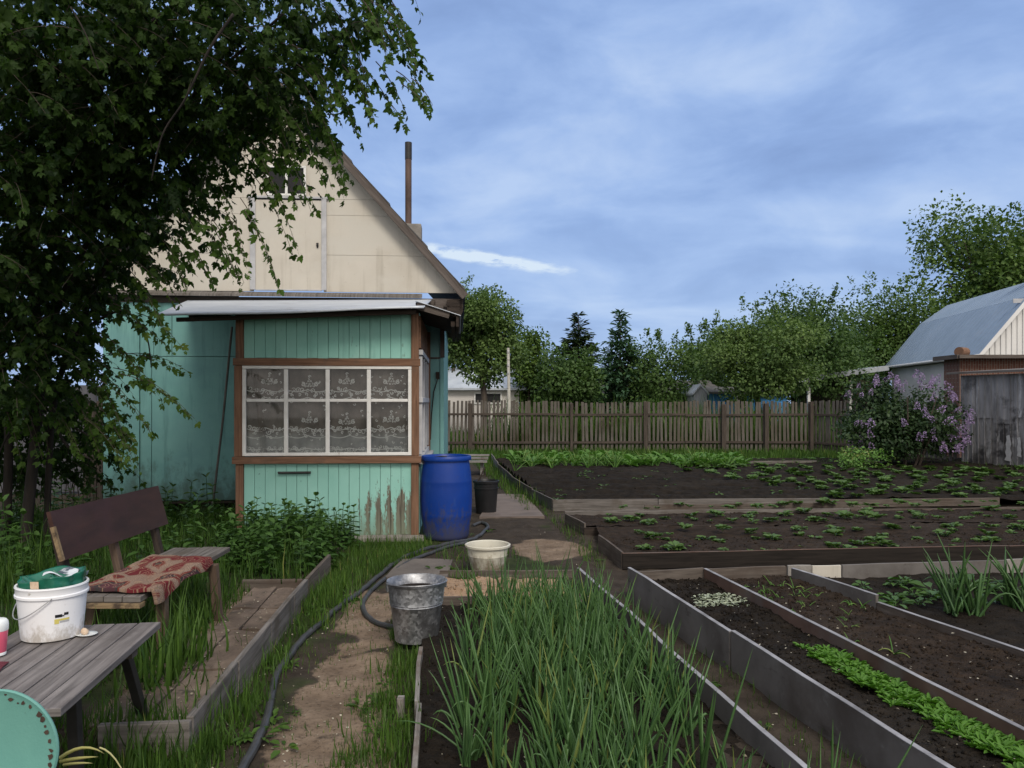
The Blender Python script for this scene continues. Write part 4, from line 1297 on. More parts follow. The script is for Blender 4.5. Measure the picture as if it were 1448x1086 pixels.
mb.build('bag_print', M['bread'], t2, smooth=True)

p = gp(122, 899, TZ)
t = thing('small_dish', 'small white dish lying on the plank table beside the white bucket', 'dish', (p.x, p.y, TZ + .002))
mb = MB()
mb.lathe([(0, 0), (0.028, 0), (0.042, 0.007), (0.0425, 0.009), (0.028, 0.004), (0, 0.003)], 32, sx=1.05, sy=0.85)
mb.build('dish_body', M['dish'], t, smooth=True, angle=180)
mb = MB()
mb.lathe([(0.0, 0.0), (0.011, 0.001), (0.013, 0.012), (0.010, 0.022), (0, 0.025)], 12, sx=1.3, sy=.9, M=Matrix.Rotation(.5, 3, 'Y'))
o = mb.build('bread_crust', M['bread'], smooth=True, angle=180)
o.location = (p.x - .012, p.y, TZ + .008)
tag(o, 'small beige crust of bread lying on the white dish', 'bread crust')

p = gp(-3, 927, TZ)
t = thing('pink_cup', 'pink plastic cup with a pale rim standing on the plank table', 'cup', (p.x, p.y, TZ + .002))
mb = MB()
mb.lathe([(0, 0), (0.024, 0), (0.027, 0.004), (0.034, 0.095)], 32)
mb.build('body', M['pink'], t, smooth=True)
mb = MB()
mb.lathe([(0.034, 0.095), (0.0355, 0.098), (0.036, 0.118), (0.034, 0.130), (0.028, 0.138), (0.02, 0.141), (0, 0.142)], 32)
mb.build('rim', M['dish'], t, smooth=True)
mb = MB()
mb.lathe([(0.0235, -0.0005), (0.0275, 0.002), (0.0282, 0.012), (0.027, 0.014)], 32)
mb.build('base_band', M['dish'], t, smooth=True)
mb = MB()
q = [gp(x, y, TZ) + Vector((0, 0, .004)) for x, y in ((-40, 948), (-5, 938), (13, 938), (4, 945), (-4, 956), (-30, 975))]
mb.prism(q, (0, 0, 0.003))
tag(mb.build('cloth_scrap', M['maroon']), 'dark maroon cloth scrap lying at the edge of the plank table', 'cloth scrap')

# chair with a round turquoise back, in front of the table
c = at(0, 1058, 2.2)
t = thing('round_back_chair', 'chipped turquoise chair with a round metal back in front of the plank table', 'chair', (c.x, c.y, 0))
mb = MB()
Rx = Matrix.Rotation(R(90), 3, 'X')
mb.lathe([(0, -0.006), (0.160, -0.006), (0.168, -0.002), (0.1695, 0.004), (0.166, 0.009), (0.160, 0.007), (0.150, 0.0045), (0, 0.004)], 64, (0, 0, c.z), M=Rx)
mb.build('backrest', M['teal_metal'], t, smooth=True, angle=30)
mb = MB()
for k_ in range(15):        # rust chips along the rim
    a = R(94 - k_ * 8.6 + random.uniform(-3, 3))
    r = random.uniform(.142, .158)
    n_ = random.randint(5, 8)
    s0 = random.uniform(.003, .009)
    P = []
    for j in range(n_):
        b2 = 2 * math.pi * j / n_
        q = s0 * random.uniform(.5, 1.3)
        P.append((r * math.cos(a) + q * math.cos(b2), -0.0062 - .0003 - .0001 * k_, c.z + r * math.sin(a) + q * 1.1 * math.sin(b2)))
    mb.face(P, [(0, 0)] * n_)
mb.build('rust_stain', M['rust'], t)
for s in (-1, 1):
    mb = MB()
    mb.tube([(s * .11, .012, c.z + .05), (s * .13, .012, .42), (s * .15, .03, 0.0)], .011, 8)
    mb.build('leg', M['teal_metal'], t, smooth=True)
    mb = MB()
    mb.tube([(s * .15, -.32, .42), (s * .16, -.34, 0.0)], .011, 8)
    mb.build('leg', M['teal_metal'], t, smooth=True)
mb = MB()
mb.box((0, -.16, .425), (.34, .34, .02))
mb.build('seat', M['teal_metal'], t, bevel=.006)

# ================================================================== walk, kerb, edging
t = thing('wooden_edging', 'weathered grey board edging along the sandy path', 'board edging', (-1.5, 3.5, 0))
el = lambda p: Vector(p) - Vector((-1.5, 3.5, 0))
yy = [3.5, 4.25, 5.0, 5.72, 6.22]
for i in range(4):
    mb = MB()
    mb.beam(el((kerb_x(yy[i]), yy[i] + .004, .075)), el((kerb_x(yy[i + 1]) + random.uniform(-.008, .008), yy[i + 1] - .004, .078)), 0.035, 0.20)
    mb.build('edge_board', M['grey_wood'], t, bevel=.006)
mb = MB()
mb.beam(el((-1.445, 3.485, .07)), el((-1.85, 3.47, .06)), 0.035, 0.19)
mb.build('edge_board', M['grey_wood'], t, bevel=.006)
mb = MB()
mb.beam(el((kerb_x(6.28), 6.28, .09)), el((kerb_x(7.1) + .05, 7.1, .12)), 0.03, 0.16)
mb.build('edge_board', M['bed_wood'], t, bevel=.006)
mb = MB()
mb.beam(el((kerb_x(6.3) - .02, 6.24, .10)), el((kerb_x(6.3) - .5, 6.22, .10)), 0.03, 0.14)
mb.build('edge_board', M['bed_wood'], t, bevel=.006)
for i, (y0, y1) in enumerate(((3.53, 4.28), (4.31, 5.02), (5.05, 5.55), (5.58, 6.18))):
    mb = MB()
    w_ = (0.46, .46, .36, .38)[i]
    for j in range(2):
        x0 = kerb_x(y0) - .03 - w_ * j / 2
        x1 = kerb_x(y1) - .03 - w_ * j / 2
        d = w_ / 2 - .012
        sheet(mb, [Vector((x0 - d, y0 + random.uniform(-.02, .04), .085)), Vector((x0, y0, .085)), Vector((x1, y1, .085)), Vector((x1 - d, y1 + random.uniform(-.05, .02), .085))], 0.028 + .004 * j, n=6, seed=i + j * 3)
    o = mb.build('walk_board', M['walk'])
    tag(o, ('dry brown walk boards beside the near end of the edging', 'dry brown walk boards in front of the bench leg', 'short dry walk boards beside the middle of the edging', 'dry walk boards at the far end below the nettles')[i], 'walk board', 'walk boards laid behind the edging')

# ================================================================== raised beds
def soil_obj(name, quad, z, mat, parent, res=0.03, amp=0.03, furrow=0.0, crumbs=0):
    a, b_, c_, d = [np.array(q[:2], float) for q in quad]
    nu = int(max(np.linalg.norm(b_ - a), np.linalg.norm(c_ - d)) / res) + 2
    nv = int(max(np.linalg.norm(d - a), np.linalg.norm(c_ - b_)) / res) + 2
    U, Vv = np.meshgrid(np.linspace(0, 1, nu), np.linspace(0, 1, nv))
    U, Vv = U[..., None], Vv[..., None]
    P = (a * (1 - U) + b_ * U) * (1 - Vv) + (d * (1 - U) + c_ * U) * Vv
    x, y = P[..., 0], P[..., 1]
    h = z + (fbm(x + 5, y, 2.0, 3) - .5) * amp * 1.4 + (fbm(x, y + 7, 14, 3) - .5) * amp + np.abs(fbm(x, y, 34, 2) - .5) * amp * 0.7
    if furrow: h = h + furrow * np.sin(y * 2 * math.pi / 0.55)
    V = np.stack([x, y, h], -1).reshape(-1, 3)
    idx = np.arange(len(V)).reshape(nv, nu)
    F = [np.stack([idx[:-1, :-1], idx[:-1, 1:], idx[1:, 1:], idx[1:, :-1]], -1).reshape(-1, 4)]
    if crumbs:
        T = np.array([(1, 0, 0), (-1, 0, 0), (0, 1, 0), (0, -1, 0), (0, 0, .8), (0, 0, -.8)], float)
        TF = np.array([(0, 2, 4), (2, 1, 4), (1, 3, 4), (3, 0, 4), (2, 0, 5), (1, 2, 5), (3, 1, 5), (0, 3, 5)])
        u, v_ = rng.random((crumbs, 1)), rng.random((crumbs, 1))
        Q = (a * (1 - u) + b_ * u) * (1 - v_) + (d * (1 - u) + c_ * u) * v_
        hz_ = z + (fbm(Q[:, 0] + 5, Q[:, 1], 2.0, 3) - .5) * amp * 1.4 + (fbm(Q[:, 0], Q[:, 1] + 7, 14, 3) - .5) * amp + amp * .15
        if furrow: hz_ = hz_ + furrow * np.sin(Q[:, 1] * 2 * math.pi / 0.55)
        VV, FF = inst(T, [TF], frames(rng.normal(size=(crumbs, 3)), rng.normal(size=(crumbs, 3))), 0.004 + 0.014 * rng.random(crumbs) ** 3, np.column_stack([Q, hz_]))
        VV = VV + rng.normal(size=VV.shape) * 0.002
        F = [F[0], FF[0] + len(V)]
        V = np.concatenate([V, VV])
    return np_mesh(name, V, F, mat, parent)


def bed(label, quad, z, soil, boards_, res=.03, amp=.03, furrow=0.0, crumbs=0, group='raised vegetable beds'):
    o = thing('raised_bed', label, 'garden bed', (0, 0, 0), 0, group)
    soil_obj('soil', quad, z, M[soil], o, res, amp, furrow, crumbs)
    for (p0_, p1_, top, hgt, mat, cap) in boards_:
        p0_, p1_ = Vector((*p0_, 0)), Vector((*p1_, 0))
        mb = MB()
        st_ = random.getstate()
        mb.wavy(p0_ + Vector((0, 0, top - hgt / 2)), p1_ + Vector((0, 0, top - hgt / 2)), 0.024, hgt)
        e_ = mb.build('edge_board', M[mat], o, bevel=.003)
        if cap:
            mb = MB()
            after = random.getstate()
            random.setstate(st_)
            mb.wavy(p0_ + Vector((0, 0, top + .0022)), p1_ + Vector((0, 0, top + .0022)), 0.0265, 0.0045)
            random.setstate(after)
            mb.build('top_edge', M[cap], e_, bevel=.0015)
    return o


def stake(x, y, h, label):
    mb = MB()
    mb.box((x, y, h / 2 - .05), (0.035, 0.05, h + .1))
    tag(mb.build('wooden_stake', M['pale_wood'], bevel=.003), label, 'stake')


# near bed with onions
ext = lambda a, b_, y: (a[0] + (b_[0] - a[0]) * (y - a[1]) / (b_[1] - a[1]), y)
Lf, Ln = (-0.555, 4.72), (-0.41, 3.17)
Rf, Rn = (0.58, 6.75), (1.16, 3.06)
bed('near bed of tall green onions between the sandy path and a pale edged board',
    [ext(Lf, Ln, 5.92), ext(Rf, Rn, 5.92), ext(Rf, Rn, 1.3), ext(Lf, Ln, 1.3)], 0.045, 'soil',
    [(Lf, ext(Lf, Ln, 3.86), .11, .14, 'pale_wood', None), (ext((Lf[0] + .012, Lf[1]), (Ln[0] + .012, Ln[1]), 3.85), ext(Lf, Ln, 1.3), .105, .14, 'pale_wood', None),
     (Rf, ext(Rf, Rn, 1.3), .15, .20, 'bed_slate', 'bed_edge'), ((-0.62, 5.95), (0.69, 5.97), .10, .14, 'bed_wood', None), ((-0.66, 7.06), (0.56, 7.09), .06, .10, 'bed_wood', None)],
    res=.03, amp=.035, crumbs=2500)
stake(-0.565, 3.93, .10, 'short pale stake against the left board of the onion bed')
# sand at the head of the onion bed
sp_ = soil_obj('sand_heap', [(-0.68, 6.75), (0.42, 6.85), (0.45, 6.0), (-0.55, 6.0)], 0.035, M['sand'], None, .03, .05, crumbs=400)
tag(sp_, 'patch of yellow sand under and beside the cream basin', kind='structure')

D0, D1 = (0.95, 6.28), (1.62, 2.85)
E0, E1 = (1.61, 6.45), (2.17, 3.28)
F0, F1 = (2.34, 6.46), (2.95, 4.45)
bed('dark bed with a bright green radish row behind the tall cement board',
    [(0.97, 6.28), (1.60, 6.44), ext(E0, E1, 1.3), ext(D0, D1, 1.3)], 0.13, 'soil',
    [(D0, ext(D0, D1, 4.55), .25, .28, 'bed_slate', 'bed_edge'), (ext((D0[0] + .004, D0[1]), (D1[0] + .004, D1[1]), 4.535), ext(D0, D1, 1.3), .252, .28, 'bed_slate', 'bed_edge'),
     ((0.955, 6.30), (1.60, 6.47), .215, .2, 'bed_wood', None)], res=.025, amp=.04, crumbs=3500)
bed('sparse weedy bed between a rusty board and a thin grey board',
    [(1.62, 6.46), (2.36, 6.56), ext(F0, F1, 1.3), ext(E0, E1, 1.3)], 0.12, 'soil_brown',
    [(E0, ext(E0, E1, 1.3), .21, .17, 'rust_board', 'bed_edge'), ((1.615, 6.50), (2.33, 6.60), .20, .18, 'bed_wood', None)], res=.03, amp=.035, crumbs=3500)
bed('bed with two big leek clumps behind the thin grey board',
    [(2.36, 6.55), (5.6, 7.0), (6.6, 1.6), ext(F0, F1, 1.6)], 0.09, 'soil',
    [(F0, (2.62, 5.55), .21, .20, 'bed_slate', 'bed_edge'), ((2.622, 5.54), ext(F0, F1, 1.3), .165, .14, 'bed_wood', 'bed_edge'),
     ((2.35, 6.60), (2.56, 6.62), .20, .16, 'concrete', None), ((2.565, 6.62), (2.82, 6.64), .20, .19, 'cream', None), ((2.83, 6.64), (4.35, 6.83), .20, .18, 'bed_slate', None), ((4.36, 6.83), (4.65, 6.88), .205, .18, 'concrete', None), ((4.66, 6.88), (5.7, 7.02), .20, .18, 'bed_slate', None)],
    res=.045, amp=.04, crumbs=1500)
bed('first strawberry bed behind a long low board',
    [(0.96, 8.37), (8.5, 9.05), (8.8, 8.15), (1.08, 7.43)], 0.115, 'soil_brown',
    [((0.943, 8.39), (1.06, 7.41), .16, .2, 'bed_wood', None), ((1.055, 7.40), (5.0, 7.79), .15, .15, 'black_board', 'rust_board'), ((5.0, 7.79), (8.8, 8.12), .145, .15, 'black_board', 'rust_board')],
    res=.045, amp=.035, crumbs=1500)
bed('second strawberry bed between two low boards',
    [(0.73, 10.2), (9.5, 11.0), (9.6, 9.95), (0.89, 9.25)], 0.10, 'soil_brown',
    [((0.70, 10.05), (0.874, 9.25), .15, .19, 'bed_wood', None), ((0.86, 9.24), (3.2, 9.45), .10, .12, 'dark_wood', None), ((0.70, 10.24), (4.6, 10.55), .15, .13, 'grey_wood', None), ((4.62, 10.56), (9.0, 10.95), .13, .11, 'bed_wood', None)],
    res=.06, amp=.035, crumbs=900)
bed('large dark far bed with broad leaved plants along its back',
    [(-0.45, 20.4), (12.5, 20.4), (13.0, 12.2), (0.62, 11.36)], 0.10, 'soil',
    [((-0.55, 20.6), (-0.32, 17.6), .22, .24, 'grey_wood', None), ((-0.32, 17.6), (0.0, 14.6), .20, .22, 'bed_wood', None), ((0.0, 14.6), (0.33, 12.6), .19, .22, 'bed_wood', None), ((0.33, 12.6), (0.60, 11.35), .17, .2, 'bed_slate', None),
     ((0.60, 11.33), (2.15, 11.42), .165, .18, 'grey_wood', None), ((2.16, 11.42), (4.6, 11.56), .16, .16, 'grey_wood', None), ((1.9, 11.08), (5.2, 11.28), .13, .13, 'bed_wood', None), ((4.6, 11.58), (7.4, 11.75), .14, .12, 'bed_wood', None), ((5.2, 18.6), (7.4, 18.8), .17, .12, 'grey_wood', None)],
    res=.10, amp=.05, furrow=0.035, crumbs=1200)
# soil between the beds on the right
gsoil = soil_obj('bed_aisle', [(1.0, 9.22), (9.6, 9.95), (8.6, 9.05), (0.97, 8.42)], 0.095, M['soil_brown'], None, .06, .05)
tag(gsoil, 'brown trodden soil of the aisle between the strawberry beds', kind='structure')
# ================================================================== fences, buildings, pole
def fence(name, label, p0, p1, top=1.6, bot=0.12, pitch=0.125, wid=0.075, posts=(), rails=(0.36, 1.20), lean=0.01, side=-1, cat='fence'):
    p0, p1 = Vector((*p0, 0)), Vector((*p1, 0))
    d = (p1 - p0)
    L = d.length
    d.normalize()
    nrm_ = Vector((d.y, -d.x, 0)) * (1 if side < 0 else -1)
    o = thing(name, label, cat, p0)
    mb = MB()
    s = wid / 2
    while s < L:
        w_ = wid * random.uniform(.82, 1.12)
        if random.random() < .025:
            s += pitch
            continue
        a = random.gauss(0, lean * 1.7)
        b2 = bot + random.uniform(-.04, .04)
        t_ = top + random.uniform(-.025, .03) + .03 * math.sin(s * .9)
        q = d * (s + random.uniform(-.012, .012))
        z1 = (t_ + b2) / 2
        mb.beam(q + Vector((0, 0, b2)), q + d * (a * (t_ - b2)) + Vector((0, 0, t_)), w_, 0.02, up=nrm_)
        s += pitch * random.uniform(.94, 1.06)
    mb.build('picket', M['fence_wood'], o)
    for r in rails:
        mb = MB()
        n_ = max(1, int(L / 3.2))
        for i in range(n_):
            a, c_ = d * (L * i / n_), d * (L * (i + .995) / n_)
            mb.beam(a + nrm_ * .035 + Vector((0, 0, r + random.uniform(-.02, .02))), c_ + nrm_ * .035 + Vector((0, 0, r + random.uniform(-.02, .02))), 0.04, 0.065)
        mb.build('rail', M['fence_dark'], o)
    for (s_, h_, w_) in posts:
        mb = MB()
        mb.box(d * s_ + nrm_ * .10 + Vector((0, 0, h_ / 2)), (w_, w_, h_ + .2))
        mb.build('post', M['fence_dark'], o, bevel=.006)
    return o

FY = 23.6
fx = lambda px, y=FY: (px - CX) / FL * y
FX0, FX1 = fx(610), fx(1148)
fence('picket_fence', 'long weathered grey picket fence across the back of the garden', (FX0, FY), (FX1, FY),
      posts=[(fx(px) - FX0, h_, w_) for px, h_, w_ in ((665, 1.45, .13), (808, 1.45, .09), (912, 1.5, .12), (1022, 1.42, .13), (1082, 1.45, .11))])
fence('picket_fence', 'side run of the grey picket fence turning towards the lilac bush', (FX1, FY), (11.2, 19.4), pitch=.13, posts=[(.08, 1.5, .1), (2.6, 1.4, .1)], side=-1)
# pale fence and boards left, behind the tree
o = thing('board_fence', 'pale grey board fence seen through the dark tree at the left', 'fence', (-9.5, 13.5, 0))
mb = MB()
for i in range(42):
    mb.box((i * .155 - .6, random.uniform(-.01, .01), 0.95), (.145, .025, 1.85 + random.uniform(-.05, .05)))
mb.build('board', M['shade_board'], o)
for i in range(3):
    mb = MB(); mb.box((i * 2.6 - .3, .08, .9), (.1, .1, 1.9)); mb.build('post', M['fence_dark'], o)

t = thing('bare_pole', 'thin pale pole standing just behind the picket fence', 'pole', (fx(719, 25), 25, 0))
mb = MB()
ptop = at(719, 492, 25).z
mb.tube([(0, 0, -.1), (0.02, 0, 1.5), (-0.01, 0, ptop)], [.07, .055, .045], 10)
mb.build('shaft', M['birch'], t, smooth=True)
for zz in (ptop - .12, ptop - .55, ptop - .8):
    mb = MB(); mb.box((0, -.05, zz), (.05, .05, .07)); mb.build('bracket', M['grey_trim'], t)

def house(name, label, cat, x0, x1, y0, y1, zt, wall, roof, rz, ov=.25, wins=(), kind='gable_x', group=None, wall_face=None):
    o = thing(name, label, cat, ((x0 + x1) / 2, y0, 0), 0, group)
    cx_ = (x0 + x1) / 2
    mb = MB()
    mb.box((0, (y1 - y0) / 2, zt / 2), (x1 - x0, y1 - y0, zt))
    mb.build('wall', M[wall], o)
    ym = (y1 - y0) / 2
    mb = MB()
    if kind == 'gable_x':       # ridge along x
        for s in (-1, 1):
            e = ym + ov
            mb.prism([(-(x1 - x0) / 2 - ov, ym, rz), (-(x1 - x0) / 2 - ov, ym + s * e, zt - .02 - (rz - zt) * ov / ym), (-(x1 - x0) / 2 - ov, ym + s * e, zt + .06 - (rz - zt) * ov / ym), (-(x1 - x0) / 2 - ov, ym, rz + .08)], (x1 - x0 + 2 * ov, 0, 0))
        for s in (-1, 1):
            xg = s * ((x1 - x0) / 2 - .012)
            mb2 = MB(); mb2.prism([(xg, 0.02, zt), (xg, y1 - y0 - .02, zt), (xg, ym, rz - .03)], (.01 * s, 0, 0)); mb2.build('gable', M[wall], o)
    else:                       # ridge along y
        h_ = (x1 - x0) / 2
        for s in (-1, 1):
            e = h_ + ov
            mb.prism([(0, -ov, rz), (s * e, -ov, zt - .02 - (rz - zt) * ov / h_), (s * e, -ov, zt + .06 - (rz - zt) * ov / h_), (0, -ov, rz + .08)], (0, y1 - y0 + 2 * ov, 0))
        mb2 = MB(); mb2.prism([(-h_ + .02, 0.0, zt), (h_ - .02, 0.0, zt), (0, 0.0, rz - .03)], (0, y1 - y0, 0)); mb2.build('gable', M[wall], o)
    mb.build('roof', M[roof], o)
    for (wx, wz, ww, wh) in wins:
        mb = MB(); mb.box((wx - cx_, -.012, wz), (ww, .04, wh)); w_ = mb.build('window', M['dark'], o)
        mb = MB()
        for s in (-1, 1): mb.box((wx - cx_ + s * (ww / 2 + .03), -.02, wz), (.06, .05, wh + .12)); mb.box((wx - cx_, -.021, wz + s * (wh / 2 + .03)), (ww - .002, .05, .06))
        mb.build('frame', M['white_paint'], w_)
    return o

house('white_house', 'low whitewashed house with a pale metal roof behind the picket fence', 'house', fx(626, 31), fx(734, 31), 31, 36, at(0, 548, 31).z, 'white_wall', 'metal_sheet', at(0, 521, 33).z, wins=[(fx(690, 31), at(0, 563, 31).z, 1.0, .35)])
house('timber_shed', 'low dark timber shed adjoining the whitewashed house', 'shed', fx(736, 31.5), fx(802, 31.5), 31.5, 35.5, at(0, 550, 31.5).z, 'dark_wood', 'roof_blue', at(0, 520, 33).z)
house('pale_shed', 'small pale shed behind the larch and spruce', 'shed', fx(858, 34), fx(1012, 34), 34, 37, at(0, 556, 34).z, 'white_wall', 'roof_slate', at(0, 540, 35).z, wins=[(fx(930, 34), at(0, 570, 34).z, 1.6, .5)])
house('grey_shed', 'narrow grey board shed with pointed gable beside the blue shed', 'shed', fx(981, 30), fx(1000, 30), 30, 33, at(0, 556, 30).z, 'grey_wall', 'metal_sheet', at(0, 546, 30).z, ov=.06, kind='gable_y')
house('blue_shed', 'bright blue shed behind the picket fence under the round tree', 'shed', fx(1001, 31), fx(1112, 31), 31, 34, at(0, 555, 31).z, 'blue_wall', 'roof_slate', at(0, 549, 32).z, wins=[(fx(1048, 31), at(0, 566, 31).z, .3, .5)])

# ---- neighbour's house on the right with gambrel roof
Ya, Yb = 28.6, 38.8
eN, eF = at(1385, 503, Ya), at(1251, 519, Yb)
ax = (eF - eN); ax.z = 0; Lh = ax.length; ax.normalize()
sd_ = Vector((ax.y, -ax.x, 0))                 # to the right
NO = Vector((eN.x, eN.y, 0))
rzN = math.atan2(-ax.x, ax.y)
o = thing('neighbour_house', 'neighbour house with blue grey gambrel metal roof and white ribbed gable', 'house', NO, rzN)
ez, bz, rz_ = 3.32, 5.45, 6.35                 # eave, break, ridge heights
bxx, rxx = 1.70, 2.95                          # break and ridge, sideways from the eave
prof = [(0, ez), (bxx, bz), (rxx, rz_), (2 * rxx - bxx, bz), (2 * rxx, ez)]
mb = MB()
mb.prism([(a + (0.12 if a < rxx else -.12 if a > rxx else 0), .25, c_ - .06) for a, c_ in prof], (0, Lh - .5, 0))
mb.box((rxx, Lh / 2, ez / 2 - .05), (2 * rxx - .5, Lh - .5, ez - .1))
mb.build('wall', M['siding'], o)
mb = MB()                                      # ribs of the siding
for i in range(int(2 * rxx / .19)):
    a = .30 + i * .19
    if a > 2 * rxx - .3: break
    aa = a if a <= rxx else 2 * rxx - a
    top_ = ez + (bz - ez) * (aa / bxx) if aa < bxx else bz + (rz_ - bz) * (aa - bxx) / (rxx - bxx)
    mb.box((a, .235, (ez - .3 + top_ - .22) / 2), (.07, .035, top_ - .22 - ez + .3))
mb.build('ribbed_gable', M['siding'], o)
mb = MB(); mb.box((rxx, .215, bz - .12), (2 * (rxx - bxx) + .9, .05, .16)); mb.build('gable_band', M['grey_trim'], o)
for (a0, z0), (a1, z1) in zip(prof[:-1], prof[1:]):
    mb = MB()
    nx = Vector((-(z1 - z0), 0, a1 - a0)).normalized() * .035
    n_ = 12
    mb.prism([Vector((a0, -.05, z0)), Vector((a1, -.05, z1)), Vector((a1, -.05, z1)) + nx, Vector((a0, -.05, z0)) + nx], (0, Lh, 0))
    for i in range(28):                        # standing seams
        y_ = -.02 + (Lh - .06) * i / 27
        mb.beam(Vector((a0, y_, z0)) + nx * 1.1, Vector((a1, y_, z1)) + nx * 1.1, .02, .02, up=nx)
    mb.build('roof', M['roof_blue'], o)
mb = MB()
for (a0, z0), (a1, z1) in zip(prof[:-1], prof[1:]): mb.beam((a0, -.06, z0 - .03), (a1, -.06, z1 - .03), .03, .13)
mb.build('verge_board', M['siding'], o)
mb = MB(); mb.tube([(-.06, -.05, ez - .02), (-.06, Lh, ez - .02)], .06, 8); mb.build('gutter', M['siding'], o, smooth=True)
mb = MB(); mb.box((rxx + .1, 1.6, 6.75), (.5, .5, 1.0)); cc = mb.build('chimney', M['concrete'], o, bevel=.02)
mb = MB(); mb.box((rxx + .1, 1.6, 7.29), (.6, .6, .08)); mb.tube([(rxx + .1, 1.6, 7.3), (rxx + .1, 1.6, 7.6)], .07, 8); mb.build('cowl', M['iron'], cc)
# veranda of the same house (lean-to on white posts)
v0 = at(1130, 538, 33); v1 = at(1256, 521, 33)
o = thing('veranda', 'open lean-to veranda with pale flat roof on a white post beyond the fence', 'veranda', (v0.x, 33, 0))
mb = MB()
dx = v1.x - v0.x
mb.prism([(0, 0, v0.z), (dx, 0, v1.z), (dx, 0, v1.z + .12), (0, 0, v0.z + .12)], (0, 3.2, 0))
mb.build('roof', M['metal_sheet'], o)
mb = MB(); mb.beam((-.02, -.03, v0.z + .02), (dx, -.03, v1.z + .02), .04, .2); mb.build('fascia', M['grey_wall'], o)
for x_ in (.5, 2.3):
    mb = MB(); mb.box((x_, .25, v0.z / 2), (.11, .11, v0.z)); mb.build('post', M['white_paint'], o)
mb = MB(); mb.box((dx / 2 + .6, 2.6, 1.3), (dx, .1, 2.6)); mb.build('back_wall', M['dark_wood'], o)
mb = MB(); mb.box((1.15, 2.5, 1.4), (.5, .06, 1.6)); w_ = mb.build('window', M['dark'], o)
mb = MB(); mb.box((1.15, 2.46, 1.4), (.05, .05, 1.6)); mb.box((.88, 2.46, 1.4), (.05, .05, 1.6)); mb.box((1.42, 2.46, 1.4), (.05, .05, 1.6)); mb.build('frame', M['grey_trim'], w_)
# brick annex
q0 = at(1357, 506, 22.0)
o = thing('brick_annex', 'low red brick annex with flat overhanging roof in front of the gambrel house', 'annex', (q0.x, 22.0, 0))
mb = MB(); mb.box((1.4, .4, q0.z / 2), (2.8, .8, q0.z)); mb.build('wall', M['brick_red'], o)
mb = MB(); mb.box((1.35, .35, q0.z + .03), (3.1, 1.3, .05)); mb.build('roof', M['roof_slate'], o)
mb = MB(); mb.box((-.21, .35, q0.z + .02), (.05, 1.26, .12)); mb.box((1.35, -.325, q0.z + .02), (3.1, .04, .10)); mb.build('fascia', M['eave_wood'], o)
q1 = at(1356, 500, 22.3)
mb = MB(); mb.tube([(q1.x, 22.3, q0.z + .19), (q1.x + .30, 22.5, q0.z + .19)], .14, 16); mb2 = mb
t = thing('small_log', 'short log lying on the roof of the brick annex', 'log')
mb.build('log_body', M['brown_wood'], t, smooth=True)
# grey sheet-clad shed
c0, c1 = Vector((11.05, 19.0, 0)), Vector((12.75, 14.2, 0))
d = (c1 - c0).normalized()
sdv = Vector((-d.y, d.x, 0))
if sdv.x < 0: sdv = -sdv
o = thing('grey_cladding_shed', 'weathered shed clad in torn grey vertical sheets beside the lilac', 'shed', c0)
Lw = (c1 - c0).length
mb = MB()
s = 0
while s < Lw:
    w_ = random.uniform(.34, .5)
    z_ = 1.22 + random.uniform(-.1, .1)
    off = random.uniform(-.012, .012)
    mb.beam(d * (s + w_ / 2) - sdv * off + Vector((0, 0, 0)), d * (s + w_ / 2) - sdv * off + Vector((0, 0, z_)), w_ - .01, .02, up=sdv)
    mb.beam(d * (s + w_ / 2) - sdv * (off + .024) + Vector((0, 0, z_ - .05)), d * (s + w_ / 2) - sdv * (off + .024) + Vector((0, 0, 2.24)), w_ - .01, .02, up=sdv)
    for k_ in range(3): mb.tube([d * (s + w_ * (k_ + .5) / 3) - sdv * (off + .028) + Vector((0, 0, .02)), d * (s + w_ * (k_ + .5) / 3) - sdv * (off + .036) + Vector((0, 0, 2.22))], .018, 5)
    s += w_
mb.build('cladding', M['stone_grey'], o)
mb = MB()
P = [sdv * .04, d * Lw + sdv * .04, d * Lw + sdv * 2.2, sdv * 2.2]
mb.prism(P, (0, 0, 2.22))
mb.build('wall', M['dark_wood'], o)
mb = MB()
P = [-d * .2 - sdv * .28 + Vector((0, 0, 2.27)), d * (Lw + .2) - sdv * .28 + Vector((0, 0, 2.27)), d * (Lw + .2) + sdv * 2.4 + Vector((0, 0, 2.42)), -d * .2 + sdv * 2.4 + Vector((0, 0, 2.42))]
mb.prism(P, (0, 0, .05))
mb.build('roof', M['grey_wood'], o)
mb = MB()
for (ss_, zz, hh, ww) in ((1.25, .22, .62, .10), (1.52, .34, .46, .08)):
    q = d * ss_ - sdv * .062
    P = [q + d * (ww * (random.uniform(-.6, .6))) * 1.0 + Vector((0, 0, zz + hh * e)) for e in (0,)]
    ed_ = [(random.uniform(.5, 1.1), f_) for f_ in np.linspace(0, 1, 7)] + [(-random.uniform(.4, 1.0), f_) for f_ in np.linspace(.95, .05, 7)]
    mb.face([q + d * ww * a_ * (1 - .35 * f_) + Vector((0, 0, zz + hh * f_)) for a_, f_ in ed_], [(0, 0)] * 14)
mb.build('torn_patch', M['grey_trim'], o)

# ================================================================== trees
LEAF = np.array([(0, 0, 0), (.30, .35, .06), (.24, .75, .04), (0, 1.0, -.06), (-.24, .75, .04), (-.30, .35, .06), (0, .5, -.03)])
LEAF_F = [np.array([(0, 1, 6), (1, 2, 6), (2, 3, 6), (3, 4, 6), (4, 5, 6), (5, 0, 6)])]
LEAF4 = np.array([(0, 0, 0), (.33, .5, .07), (0, 1.0, -.05), (-.33, .5, .07)])
LEAF4_F = [np.array([(0, 1, 2), (0, 2, 3)])]


